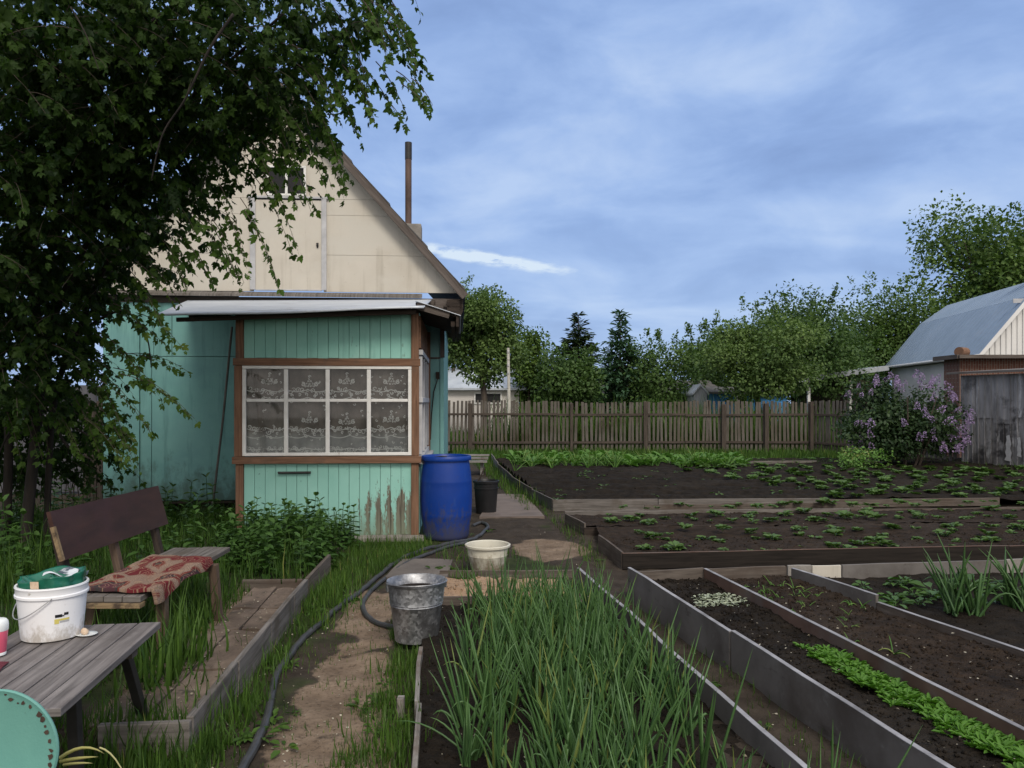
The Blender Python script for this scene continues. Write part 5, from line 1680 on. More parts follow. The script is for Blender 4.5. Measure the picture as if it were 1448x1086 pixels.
def unit(n):
    v_ = rng.normal(size=(n, 3))
    return v_ / np.linalg.norm(v_, axis=1, keepdims=True)


def crown_points(c, rx, ry, rz2, nl, nleaf, lobe=(.30, .5), flat=1.0, shell=.55):
    """leaf positions: lobes spread over an ellipsoid, leaves towards each lobe's outside"""
    d_ = unit(nl)
    rad = rng.random(nl) ** .45
    L = d_ * (rad * .78)[:, None]
    ls = rng.uniform(lobe[0], lobe[1], nl)
    k_ = rng.choice(nl, nleaf, p=ls ** 2 / (ls ** 2).sum())
    q = unit(nleaf)
    q[:, 2] = q[:, 2] * .8 + .10
    rr = ls[k_] * (shell + (1 - shell) * rng.random(nleaf)) * (1 + rng.normal(size=nleaf) * .10)
    P = L[k_] + q * rr[:, None] * np.array([1, 1, flat])
    return c + P * np.array([rx, ry, rz2]), q, L * np.array([rx, ry, rz2]) + c, k_


def tree(name, label, x, y, h, r, mat, trunk=.35, crown_bot=.25, n=6000, leaf=.13, tr=.10, group=None, nl=26, lobe=(.34, .55), shoots=0, rz2=None, lean=0.0, ry=None, cat='tree', stems=1, bright=0.0, extra=None):
    o = thing(name, label, cat, (x, y, 0), 0, group)
    zb = h * crown_bot
    cz = (h + zb) / 2
    c = np.array([lean, 0, cz])
    P, q, L, kk = crown_points(c, r, ry or r, (h - zb) / 2, nl, n, lobe)
    lb = rng.random(nl)
    dirs = q * .8 + unit(n) * .9 + np.array([0, 0, -.25])
    T = .36 + .28 * (lb[kk] - .5) * 1.4 + rng.normal(size=n) * .13 + bright
    if shoots:
        a_ = rng.uniform(0, 2 * math.pi, shoots)
        rr = rng.random(shoots) ** .5 * .75
        base = np.stack([lean + np.cos(a_) * rr * r, np.sin(a_) * rr * r, cz + (h - zb) / 2 * np.sqrt(1 - rr ** 2) * .9], 1)
        tip = base + np.stack([np.cos(a_) * rr * .5 * r * rng.random(shoots), np.sin(a_) * rr * .3 * r, (0.06 + .07 * rng.random(shoots)) * h], 1)
        m_ = 40
        t_ = rng.random((shoots, m_, 1))
        Q = (base[:, None] * (1 - t_) + tip[:, None] * t_).reshape(-1, 3) + rng.normal(size=(shoots * m_, 3)) * leaf * .45
        P = np.concatenate([P, Q]); dirs = np.concatenate([dirs, unit(len(Q)) + np.array([0, 0, .5])]); T = np.concatenate([T, .45 + rng.normal(size=len(Q)) * .12])
    nn_ = len(P)
    nq = np.concatenate([q, np.tile([0, 0, .5], (nn_ - len(q), 1))])
    V, F = inst(LEAF4, LEAF4_F, frames(dirs, unit(nn_) * .55 + nq * .9 + np.array([0, 0, .6])), leaf * rng.uniform(.7, 1.35, nn_), P)
    np_mesh('crown', V, F, M[mat], o, tint=np.repeat(np.clip(T, 0, 1), 4))
    mb = MB()
    for s in range(stems):
        b0_ = Vector((random.uniform(-.25, .25) * (stems > 1), random.uniform(-.2, .2) * (stems > 1), -.1))
        tz = zb + (h - zb) * .35
        mid = b0_ + Vector((lean * .4 + random.uniform(-.1, .1), 0, tz * .55))
        top_ = Vector((lean * .8 + random.uniform(-.2, .2), 0, tz))
        mb.tube(smooth_path([b0_, mid, top_], 5), np.linspace(tr * 1.15, tr * .6, 11), 9)
        order = np.argsort(-np.abs(L[:, 0] - lean))
        for j in list(order[:max(4, nl // (2 * stems))]):
            e_ = Vector(L[j])
            st = top_.lerp(mid, random.uniform(.0, .55))
            mb.tube(smooth_path([st, st.lerp(e_, .5) + Vector((0, 0, .12 * h * random.uniform(-.2, .6))), e_], 4), np.linspace(tr * .42, tr * .10, 9), 6)
    mb.build('trunk', M['bark'], o, smooth=True, angle=180)
    return o


def conifer(name, label, x, y, h, r, mat, bot=.05, tiers=22, tr=.10, n_per=9, loose=0.0, blade=.22, cat='tree', dens=26):
    o = thing(name, label, cat, (x, y, 0))
    Ps, Ds, Ts = [], [], []
    mb = MB()
    mb.tube([(0, 0, -.1), (0, 0, h * .5), (0, 0, h)], [tr, tr * .6, .015], 8)
    for i in range(tiers):
        f = i / (tiers - 1)
        z = h * (bot + (1 - bot) * f)
        R_ = r * (1 - f) ** .85 * random.uniform(.75, 1.12) + .08
        for j in range(n_per if f < .8 else 6):
            a = random.uniform(0, 2 * math.pi)
            L = R_ * random.uniform(.7, 1.1)
            d_ = np.array([math.cos(a), math.sin(a), random.uniform(-.30, .10) + .45 * f])
            m_ = max(5, int(dens * L / r))
            t_ = rng.random(m_) ** .8
            p_ = np.array([0, 0, z]) + d_ * (t_ * L)[:, None] + np.array([0, 0, 1]) * (.18 * L * t_ ** 2)[:, None]
            p_ += rng.normal(size=p_.shape) * .04 * (1 + 2 * loose)
            side = np.cross(d_, [0, 0, 1])
            dd = d_ * .8 + side * rng.uniform(-1, 1, m_)[:, None] + np.array([0, 0, -.15]) + rng.normal(size=(m_, 3)) * (.2 + loose)
            Ps.append(p_); Ds.append(dd); Ts.append(np.clip(.25 + .4 * t_ + rng.normal(size=m_) * .15, 0, 1))
            mb.tube([(0, 0, z), tuple(np.array([0, 0, z]) + d_ * L * .9)], [.018, .006], 4)
    P, D_, T = np.concatenate(Ps), np.concatenate(Ds), np.concatenate(Ts)
    n_ = len(P)
    V, F = inst(LEAF4 * np.array([.55, 1, 1]), LEAF4_F, frames(D_, unit(n_) * .5 + np.array([0, 0, 1.0])), blade * rng.uniform(.7, 1.3, n_), P)
    np_mesh('crown', V, F, M[mat], o, tint=np.repeat(T, 4))
    mb.build('trunk', M['bark'], o, smooth=True)
    return o

tx = lambda px, y: (px - CX) / FL * y
th = lambda py, y: EYE - (py - HY) / FL * y
tree('apple_tree', 'dense rounded apple tree right behind the fence beside the house', tx(683, 26.5), 26.5, th(402, 26.5), 1.62, 'leaf_apple', crown_bot=.33, n=17000, leaf=.115, tr=.13, nl=34, lobe=(.26, .42), bright=.02)
tree('broadleaf_tree', 'slim light green tree between the apple tree and the spruce', tx(747, 31), 31, th(462, 31), 1.1, 'leaf_fresh', crown_bot=.3, n=6000, leaf=.125, tr=.07)
tree('broadleaf_tree', 'tall thin tree top just showing over the house eave', tx(640, 33), 33, th(395, 33), 1.2, 'leaf_apple', crown_bot=.4, n=3000, leaf=.13, shoots=5)
conifer('spruce_tree', 'dark pointed spruce rising above a leafy bush behind the fence', tx(818, 36), 36, th(446, 36), 1.9, 'needle', tiers=30, n_per=15, dens=44, blade=.30)
tree('leafy_bush', 'dark leafy bush below the pointed spruce', tx(806, 30), 30, th(484, 30), 1.45, 'leaf_dark', crown_bot=.1, n=9000, leaf=.14, tr=.07, shoots=4, cat='bush')
conifer('larch_tree', 'loose blue green young larch right of the dark spruce', tx(877, 32), 32, th(446, 32), 1.35, 'needle_blue', tiers=22, n_per=9, loose=.25, blade=.32, dens=38)
tree('leafy_bush', 'round dark bush between larch and grey shed', tx(934, 32), 32, th(474, 32), 1.75, 'leaf_dark', crown_bot=.08, n=10000, leaf=.13, shoots=8, cat='bush', bright=.1)
tree('broadleaf_tree', 'dark tree filling the gap behind the grey gabled shed', tx(1000, 37), 37, th(462, 37), 1.7, 'leaf_dark', crown_bot=.2, n=8000, leaf=.16, shoots=8)
tree('apple_tree', 'wide round light green apple tree over the blue shed', tx(1072, 28), 28, th(432, 28), 2.35, 'leaf_apple', crown_bot=.22, n=26000, leaf=.11, tr=.13, nl=44, lobe=(.26, .42), shoots=6, bright=.05)
tree('broadleaf_tree', 'dark tree with upright shoots behind the wide apple tree', tx(1135, 35), 35, th(415, 35), 2.9, 'leaf_dark', crown_bot=.12, n=20000, leaf=.15, tr=.15, nl=36, shoots=12)
tree('broadleaf_tree', 'mid green tree beyond the veranda roof', tx(1252, 43), 43, th(396, 43), 2.9, 'leaf_fresh', crown_bot=.15, n=17000, leaf=.17, tr=.15, nl=34, shoots=9, bright=-.12)
tree('broadleaf_tree', 'dark low tree between the apple tree and the veranda', tx(1195, 40), 40, th(448, 40), 2.2, 'leaf_dark', crown_bot=.05, n=11000, leaf=.16, tr=.12, nl=26, shoots=6)
tree('broadleaf_tree', 'tallest tree rising behind the gambrel roofed house', tx(1410, 50), 50, th(268, 50), 6.4, 'leaf_fresh', crown_bot=.15, n=24000, leaf=.27, tr=.3, nl=46, lobe=(.24, .40), shoots=5, bright=-.05)
tree('broadleaf_tree', 'large tree beside the tallest one beyond the gambrel house', tx(1560, 47), 47, th(300, 47), 5.5, 'leaf_dark', crown_bot=.12, n=14000, leaf=.27, tr=.3, nl=36)
for i, (px, y_, py, r_, lab) in enumerate(((560, 36, 470, 2.2, 'broad tree hidden behind the garden house roof'), (905, 46, 505, 3.4, 'low far tree behind the larch'), (1090, 52, 480, 4.0, 'far dark tree behind the upright shoots'), (720, 48, 500, 3.2, 'far low tree behind the whitewashed house'))):
    tree('broadleaf_tree', lab, tx(px, y_), y_, th(py, y_), r_, 'leaf_dark', crown_bot=.05, n=4000, leaf=.22, nl=24)

# lilac
o = thing('lilac_bush', 'flowering purple lilac bush beside the grey clad shed', 'lilac', (tx(1277, 18.3), 18.3, 0))
P, q, L, kk = crown_points(np.array([0, 0, 1.12]), 1.68, 1.15, 1.18, 34, 14000, (.26, .42))
keep = P[:, 2] > .05
P, q, kk = P[keep], q[keep], kk[keep]
n_ = len(P)
V, F = inst(LEAF, LEAF_F, frames(q * .5 + unit(n_) * .9 + np.array([0, 0, -.3]), unit(n_) * .5 + q * .8 + np.array([0, 0, .6])), .085 * rng.uniform(.7, 1.3, n_), P)
np_mesh('foliage', V, F, M['leaf_lilac'], o, tint=np.repeat(np.clip(.35 + rng.normal(size=n_) * .18 + .3 * (rng.random(34)[kk] - .5), 0, 1), 7))
mb = MB()
for i in range(9):
    a = random.uniform(0, 6.28)
    mb.tube(smooth_path([(math.cos(a) * .3, math.sin(a) * .2, -.05), (math.cos(a) * .6, math.sin(a) * .5, .8), (math.cos(a) * 1.0, math.sin(a) * .7, 1.7)], 4), np.linspace(.035, .01, 9), 6)
mb.build('stem', M['bark'], o, smooth=True)
def panicle(i):
    m_ = 60
    f = rng.random(m_) ** 1.2
    a = rng.uniform(0, 6.28, m_)
    r_ = .055 * (1 - f) ** .7 + .008
    P_ = np.stack([np.cos(a) * r_, np.sin(a) * r_, f * .2 - .06], 1)
    V_, F_ = inst(LEAF4 * 1.3, LEAF4_F, frames(P_ * np.array([1, 1, .3]) + unit(m_) * .04, unit(m_)), np.full(m_, .032), P_)
    return np_mesh('blossom', V_, F_, M['lilac_bloom'], o, tint=np.repeat(np.clip(.5 + rng.normal(size=m_) * .25, 0, 1), 4))
protos = [panicle(i) for i in range(4)]
cnt = 0
while cnt < 80:
    d_ = unit(1)[0]
    if d_[1] > .35: continue
    if rng.random() > (.25 + .75 * ss(-.6, .5, d_[0] + .25 * d_[2])): continue
    p_ = np.array([0, 0, 1.12]) + d_ * np.array([1.55, 1.1, 1.12]) * rng.uniform(.86, 1.02)
    if p_[2] < .45: continue
    b_ = protos[cnt] if cnt < 4 else protos[cnt % 4].copy()
    if cnt >= 4:
        COL.objects.link(b_); b_.parent = o
    b_.location = p_
    b_.rotation_euler = (random.uniform(-.5, .5) - d_[1] * .5, random.uniform(-.5, .5) + d_[0] * .5, random.uniform(0, 6))
    b_.scale = [random.uniform(.6, 1.05)] * 3
    cnt += 1
# yellow currant under it
tree('currant_bush', 'small yellow green bush at the foot of the lilac', tx(1218, 17.6), 17.6, .62, .62, 'lettuce', crown_bot=.05, n=900, leaf=.06, tr=.02, nl=14, stems=3, cat='bush', bright=.35)

# ---------------------------------------------------------------- the big box elder at the left
o = thing('box_elder_tree', 'big dark box elder hanging its leafy twigs over the house front', 'tree', (-5.0, 7.9, 0))
O_ = np.array([-5.0, 7.9, 0])
def leaflet(l, w_, tip):
    """toothed leaflet, in its own plane"""
    pts = [(0, 0), (.30, .16), (.46, .34), (.36, .42), (.44, .60), (.24, .70), (.20, .84), (0, 1.0)]
    R_ = [(x * w_, y * l) for x, y in pts]
    L_ = [(-x * .92, y * .97) for x, y in R_[-2:0:-1]]
    return R_ + L_
def compound(kind):
    Vv, Ff = [], []
    def add(o_, ang, l, w_, droop):
        base = len(Vv)
        ca, sa = math.cos(ang), math.sin(ang)
        P_ = leaflet(l, w_, 0)
        for x, y in P_:
            X_, Y_ = x * ca + y * sa, -x * sa + y * ca
            Vv.append((o_[0] + X_, o_[1] + Y_, o_[2] - droop * (y / l) ** 2 + .18 * abs(x)))
        Vv.append((o_[0] + .42 * l * sa, o_[1] + .42 * l * ca, o_[2] - droop * .18 - .012))
        n = len(P_)
        for i in range(n): Ff.append((base + i, base + (i + 1) % n, base + n))
    if kind == 0:
        add((0, .55, -.10), 0, .75, .62, .30); add((0, .50, -.08), 1.0, .62, .5, .25); add((0, .50, -.08), -1.0, .62, .5, .25)
    elif kind == 1:
        add((0, .70, -.14), 0, .72, .6, .3); add((0, .66, -.12), .95, .58, .46, .3); add((0, .66, -.12), -.95, .58, .46, .3); add((0, .38, -.05), 1.15, .5, .4, .25); add((0, .38, -.05), -1.15, .5, .4, .25)
    else:
        add((0, .35, -.05), .15, .85, .7, .35); add((0, .30, -.05), -.9, .6, .5, .3)
    b_ = len(Vv)
    Vv.extend([(-.012, 0, 0), (.012, 0, 0), (.012, .6, -.12), (-.012, .6, -.12)])
    Ff += [(b_, b_ + 1, b_ + 2), (b_, b_ + 2, b_ + 3)]
    return np.array(Vv), [np.array(Ff)]
COMP = [compound(k_) for k_ in range(3)]
LP, LD, LS, LT = [], [], [], []
twigs = MB()
def spray(p0_, d_, L, droop, n, size=.085, tint=.35, tw=.0035, keep_twig=True):
    p0_, d_ = np.array(p0_, float), np.array(d_, float)
    d_ /= np.linalg.norm(d_)
    t_ = np.linspace(0, 1, 7)
    path = p0_ + d_ * (t_ * L)[:, None] + np.array([0, 0, -1.0]) * (droop * L * t_ ** 2)[:, None]
    if keep_twig: twigs.tube([tuple(q_ - O_) for q_ in path], list(np.linspace(tw, tw * .4, 7)), 4, cap=False)
    tt = np.linspace(.12, 1, n) + rng.normal(size=n) * .03
    q_ = p0_ + d_ * (tt * L)[:, None] + np.array([0, 0, -1.0]) * (droop * L * tt ** 2)[:, None]
    tang = d_ + np.array([0, 0, -1.0]) * (2 * droop * tt)[:, None]
    tang /= np.linalg.norm(tang, axis=1, keepdims=True)
    side = np.cross(tang, [0, 0, 1.0]) + 1e-6
    side /= np.linalg.norm(side, axis=1, keepdims=True)
    sg = np.where(np.arange(n) % 2 == 0, 1.0, -1.0)[:, None]
    LP.append(q_)
    LD.append(tang * .55 + side * sg * .6 + np.array([0, 0, -.55]) + rng.normal(size=(n, 3)) * .28)
    LS.append(size * rng.uniform(.55, 1.4, n) * (1.12 - .35 * tt))
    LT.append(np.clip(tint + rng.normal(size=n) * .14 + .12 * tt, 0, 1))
# inner mass: (px, py, distance, half width m, half height m, half depth m, sprays)
BL = [(30, 40, 6.0, 1.0, .8, 1.3, 85), (170, 30, 6.2, .9, .8, 1.3, 85), (300, 20, 6.2, .8, .7, 1.1, 75), (405, 20, 6.2, .55, .55, .8, 46), (500, 10, 6.0, .38, .30, .5, 15),
      (40, 170, 6.4, 1.0, .8, 1.3, 85), (170, 160, 6.6, .9, .8, 1.2, 85), (290, 140, 6.6, .7, .7, 1.0, 65), (385, 110, 6.4, .5, .55, .8, 40),
      (30, 300, 6.8, 1.0, .75, 1.2, 75), (150, 280, 7.0, .85, .7, 1.1, 65), (230, 205, 6.8, .48, .48, .9, 30), (325, 160, 6.6, .40, .38, .7, 16), (410, 150, 6.6, .34, .32, .5, 12),
      (10, 430, 7.2, .85, .8, 1.0, 62), (85, 395, 7.4, .50, .6, .8, 36), (40, 520, 7.4, .50, .5, .7, 26), (140, 330, 7.2, .34, .36, .6, 6), (95, 490, 7.6, .26, .35, .4, 9), 
      (-120, 150, 6.6, 1.2, 1.6, 1.4, 90), (-90, 430, 7.2, .8, 1.0, 1.0, 60), (10, 560, 8.2, .7, .45, .6, 34), (75, 585, 8.6, .55, .40, .5, 24), (-60, 600, 8.2, .6, .6, .6, 30), (95, 640, 8.8, .45, .25, .4, 14), (30, 640, 8.6, .5, .3, .4, 18), (150, -120, 6.4, 2.2, .6, 1.5, 90), (420, -90, 6.3, .9, .35, .9, 26)]
for (px, py, y_, rw, rh, rd, n) in BL:
    c = np.array(at(px, py, y_))
    lt = rng.uniform(-.08, .10)
    for _ in range(int(n * (2.3 if px < 200 else 1.25))):
        u_ = unit(1)[0] * rng.random() ** .4
        p_ = c + u_ * np.array([rw, rd, rh])
        a = rng.uniform(0, 6.28)
        spray(p_, (math.cos(a) * .9 + .25, math.sin(a), rng.uniform(-.5, .25)), rng.uniform(.28, .55), rng.uniform(.25, .7), int(rng.integers(8, 14)), size=.080, tint=.12 + lt, keep_twig=rng.random() < .5)  # inner leaves tinted darker than outer ones: crown shade put into their colour
# hanging outer twigs: start px, end px, distance
HG = [((505, -10), (548, 78), 5.6), ((520, 20), (562, 70), 5.7), ((548, 30), (588, 108), 5.6), ((560, 100), (606, 150), 5.6), ((480, 60), (528, 165), 5.9), ((510, 95), (565, 170), 5.8), ((470, 10), (520, 120), 5.8), ((455, 90), (505, 190), 6.0), ((430, 120), (482, 240), 6.0),
      ((470, -10), (575, 40), 5.8), ((440, 140), (490, 275), 6.2), ((400, 150), (460, 265), 6.2), ((390, 190), (440, 300), 6.2), ((370, 200), (420, 290), 6.3), ((350, 200), (392, 275), 6.3), ((360, 250), (415, 362), 6.3), ((340, 280), (392, 398), 6.3),
      ((310, 260), (350, 375), 6.4), ((300, 310), (345, 400), 6.5), ((270, 300), (330, 395), 6.5), ((250, 330), (300, 400), 6.6), ((230, 340), (265, 410), 6.7), ((200, 360), (255, 430), 6.8), ((190, 390), (235, 470), 6.9), ((390, 140), (420, 220), 6.1), ((410, 60), (470, 150), 6.0),
      ((150, 440), (245, 500), 7.2), ((140, 470), (225, 560), 7.3), ((150, 500), (262, 530), 7.3), ((160, 520), (275, 592), 7.3), ((130, 520), (215, 610), 7.4), ((140, 560), (190, 655), 7.5), ((120, 590), (180, 660), 7.5), ((100, 480), (170, 600), 7.5), ((150, 430), (205, 470), 7.1), ((130, 600), (190, 625), 7.6),
      ((170, 410), (230, 450), 7.0), ((90, 540), (140, 640), 7.6), ((60, 560), (110, 640), 7.6), ((30, 560), (60, 650), 7.6), ((0, 560), (30, 650), 7.6)]
for (a, b2, y_) in HG:
    p0_, p1_ = np.array(at(*a, y_)), np.array(at(*b2, y_ - rng.uniform(0, .3)))
    for j in range(2 if b2[1] > 240 and b2[0] > 200 else 3):
        jit = rng.normal(size=3) * np.array([.05, .12, .05]) * (j > 0)
        v_ = p1_ - p0_
        L = np.linalg.norm(v_)
        dr = .35
        d_ = v_ / L + np.array([0, 0, dr])
        Ld = np.linalg.norm(d_)
        s0 = rng.uniform(.0, .3) if j else 0
        q0_ = p0_ + v_ * s0 + jit
        d_ = (p1_ + jit * .6 - q0_)
        LL = np.linalg.norm(d_)
        dd = d_ / LL + np.array([0, 0, dr])
        nd = np.linalg.norm(dd)
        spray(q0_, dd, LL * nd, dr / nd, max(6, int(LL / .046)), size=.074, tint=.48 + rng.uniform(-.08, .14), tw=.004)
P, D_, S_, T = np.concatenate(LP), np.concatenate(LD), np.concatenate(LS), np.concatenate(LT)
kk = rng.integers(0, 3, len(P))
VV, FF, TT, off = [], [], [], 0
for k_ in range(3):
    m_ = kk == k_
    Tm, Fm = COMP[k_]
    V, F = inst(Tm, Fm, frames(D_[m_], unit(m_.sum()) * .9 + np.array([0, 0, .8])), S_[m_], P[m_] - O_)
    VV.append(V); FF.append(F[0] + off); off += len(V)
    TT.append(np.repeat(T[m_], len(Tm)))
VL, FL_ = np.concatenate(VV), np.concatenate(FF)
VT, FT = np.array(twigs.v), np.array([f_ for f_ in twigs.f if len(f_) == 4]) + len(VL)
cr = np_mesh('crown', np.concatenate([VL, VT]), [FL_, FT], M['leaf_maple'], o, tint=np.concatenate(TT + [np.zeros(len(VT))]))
cr.data.materials.append(M['bark'])
cr.data.polygons.foreach_set('material_index', np.concatenate([np.zeros(len(FL_), np.int32), np.ones(len(FT), np.int32)]))
mb = MB()
lo = lambda v_: Vector(v_) - Vector(O_)
base = Vector((-5.0, 7.9, -.1))
def limb(pts, r0, r1):
    q_ = smooth_path([lo(p_) for p_ in pts], 6)
    mb.tube(q_, np.linspace(r0, r1, len(q_)), 9)
limb([base, at(52, 600, 7.8), at(58, 500, 7.6), at(40, 330, 7.0), at(30, 100, 6.6)], .06, .02)
limb([base + Vector((-.25, .1, 0)), at(12, 600, 7.9), at(-10, 450, 7.6), at(-60, 200, 7.0)], .05, .02)
limb([base + Vector((.12, .2, 0)), at(75, 580, 7.9), at(110, 470, 7.7), at(170, 330, 7.1), at(250, 170, 6.7), at(330, 60, 6.3)], .035, .012)
limb([at(58, 500, 7.6), at(120, 350, 7.1), at(230, 180, 6.6), at(400, 20, 6.2)], .03, .010)
limb([at(35, 300, 7.0), at(150, 100, 6.5), at(330, -40, 6.2), at(520, -30, 5.9)], .04, .010)
limb([at(72, 590, 7.8), at(95, 630, 7.6), at(130, 650, 7.5)], .02, .006)
limb([at(54, 620, 7.8), at(90, 600, 7.7), at(140, 625, 7.6)], .016, .005)
limb([at(60, 560, 7.7), at(20, 600, 7.7), at(-10, 660, 7.6)], .016, .005)
limb([at(110, 470, 7.5), at(170, 440, 7.2), at(205, 470, 7.1), at(214, 520, 7.1)], .014, .004)
limb([at(330, 20, 5.0), at(296, 70, 5.0), at(262, 140, 5.05), at(230, 190, 5.1), at(214, 255, 5.15)], .010, .004)
limb([at(100, 10, 5.0), at(122, 50, 5.0), at(140, 100, 5.05)], .006, .003)
mb.build('trunk', M['bark_dark'], o, smooth=True, angle=180)
# bare suckers round the trunk foot
mb = MB()
for i in range(26):
    b_ = gp(random.uniform(0, 130), 705, 0) + Vector((0, random.uniform(-.8, 1.2), 0))
    h_ = random.uniform(.6, 1.3)
    l_ = random.uniform(-.35, .35)
    mb.tube(smooth_path([b_, b_ + Vector((l_ * .3, 0, h_ * .5)), b_ + Vector((l_, .1, h_))], 3), np.linspace(.010, .003, 7), 5)
tag(mb.build('dry_undergrowth', M['bark_dark'], smooth=True, angle=180), 'tangle of bare brown shoots under the box elder', 'undergrowth', kind='stuff')
# ================================================================== plants
def blade_mesh(name, blades, mat, parent=None):
    """blades: list of (base, dir, length, width, droop, tint, ntube) -> tapering tubes"""
    VV, FF, TT = [], [], []
    off = 0
    for (b_, d_, L, w_, dr, ti, ns) in blades:
        d_ = np.array(d_, float); d_ /= np.linalg.norm(d_)
        m_ = 7
        t_ = np.linspace(0, 1, m_)
        c = np.array(b_) + d_ * (t_ * L)[:, None] + np.array([0, 0, -1.0]) * (dr * L * t_ ** 2.2)[:, None]
        tg = np.gradient(c, axis=0); tg /= np.linalg.norm(tg, axis=1, keepdims=True)
        u_ = np.cross(tg, [.3, .9, .2]); u_ /= np.linalg.norm(u_, axis=1, keepdims=True)
        v_ = np.cross(tg, u_)
        r_ = w_ * np.clip(1.0 - .25 * t_ - .72 * t_ ** 4, .04, 1)
        a = np.arange(ns) * 2 * math.pi / ns
        V = (c[:, None] + (u_[:, None] * np.cos(a)[None, :, None] + v_[:, None] * np.sin(a)[None, :, None]) * r_[:, None, None]).reshape(-1, 3)
        i = np.arange(m_ - 1)[:, None] * ns
        k_ = np.arange(ns)[None]
        F = np.stack([i + k_, i + (k_ + 1) % ns, i + ns + (k_ + 1) % ns, i + ns + k_], -1).reshape(-1, 4) + off
        VV.append(V); FF.append(F); off += len(V)
        TT.append(np.clip(ti + .25 * np.repeat(t_, ns) ** 3, 0, 1))
    return np_mesh(name, np.concatenate(VV), [np.concatenate(FF)], mat, parent, tint=np.concatenate(TT), smooth=True)


def place(protos, pts, label, cat, group, sc=(.8, 1.2), zfun=None, tilt=.12):
    for i, p_ in enumerate(pts):
        k_ = i % len(protos)
        o_ = protos[k_] if i < len(protos) else copy_tree(protos[k_])
        z = zfun(p_[0], p_[1]) if zfun else (p_[2] if len(p_) > 2 else 0)
        o_.location = (p_[0], p_[1], z)
        o_.rotation_euler = (random.uniform(-tilt, tilt), random.uniform(-tilt, tilt), random.uniform(0, 6.28))
        s = random.uniform(*sc)
        o_.scale = (s, s, s * random.uniform(.88, 1.12))
        tag(o_, label, cat, group)


# --- onions
def onion(i):
    bl = []
    n = random.randint(7, 11)
    hh_ = random.uniform(.75, 1.08)
    tt_ = random.uniform(-.12, .16)
    for j in range(n):
        a = random.uniform(0, 6.28)
        sp_ = random.uniform(.05, .55)
        L = random.uniform(.28, .52) * hh_
        ti = .34 + tt_ + random.uniform(-.12, .22)
        if random.random() < .045: ti = .95
        bl.append(((random.uniform(-.018, .018), random.uniform(-.018, .018), -.01), (math.cos(a) * sp_, math.sin(a) * sp_, 1), L, random.uniform(.0045, .0082), random.choice((0.0, .05, .12, .35, .6)), ti, 5))
    return blade_mesh('onion_plant', bl, M['onion'])
pr = [onion(i) for i in range(14)]
pts = []
def onion_spots():
    out_ = []
    rows = np.arange(2.15, 5.80, .125)
    for y_ in rows:
        xl = max(-0.44 + (y_ - 3.2) * -.09, -.5) + .22
        xr = ext(Rf, Rn, y_)[0] - .13
        x_ = xl + random.uniform(0, .08)
        while x_ < xr:
            if y_ < 3.6:      # thinner at the near right and left
                pr_ = .88 if .08 < x_ < .55 else (.22 if x_ >= .55 else .36)
            else: pr_ = .95 if x_ > -.12 else .55
            if random.random() < pr_: out_.append((x_ + random.uniform(-.03, .03), y_ + random.uniform(-.04, .04), .04))
            x_ += .115
    return out_
pts = onion_spots()
random.shuffle(pts)
pts = sorted(pts[:292], key=lambda p_: random.random())
place(pr, pts, 'green onion plant growing in the dense bed beside the sandy path', 'onion plant', 'onions in the near bed', (.82, 1.15))
# two arching onion leaves over the path side, near the bucket
o = blade_mesh('onion_plant', [((-.18, 3.35, .05), (-.22, .10, 1), .62, .006, .08, .3, 5), ((-.20, 3.38, .05), (-.35, .2, 1), .55, .006, .3, .35, 5), ((-.2, 3.4, .05), (-.9, .2, .75), .42, .005, .35, .4, 5)], M['onion'])
tag(o, 'sprawling onion plant leaning out to the left edge of the onion bed', 'onion plant', 'onions in the near bed')
# --- leek clumps
def leek(loc, n, L, label):
    bl = []
    for j in range(n):
        a = random.uniform(0, 6.28); sp_ = random.uniform(.12, .75)
        bl.append(((random.uniform(-.10, .10), random.uniform(-.10, .10), 0), (math.cos(a) * sp_, math.sin(a) * sp_, 1), L * random.uniform(.6, 1.1), random.uniform(.008, .013), random.choice((.1, .2, .45, .6)), .35 + random.uniform(-.15, .2), 5))
    o_ = blade_mesh('leek_clump', bl, M['onion'])
    o_.location = loc
    tag(o_, label, 'leek clump', 'leek clumps in the right bed')
p_ = gp(1362, 868, .09); leek(p_, 46, .62, 'big leek clump with arching leaves behind the thin grey board')
p_ = gp(1446, 862, .09); leek(p_, 40, .60, 'dark leek clump at the right end of the bed')

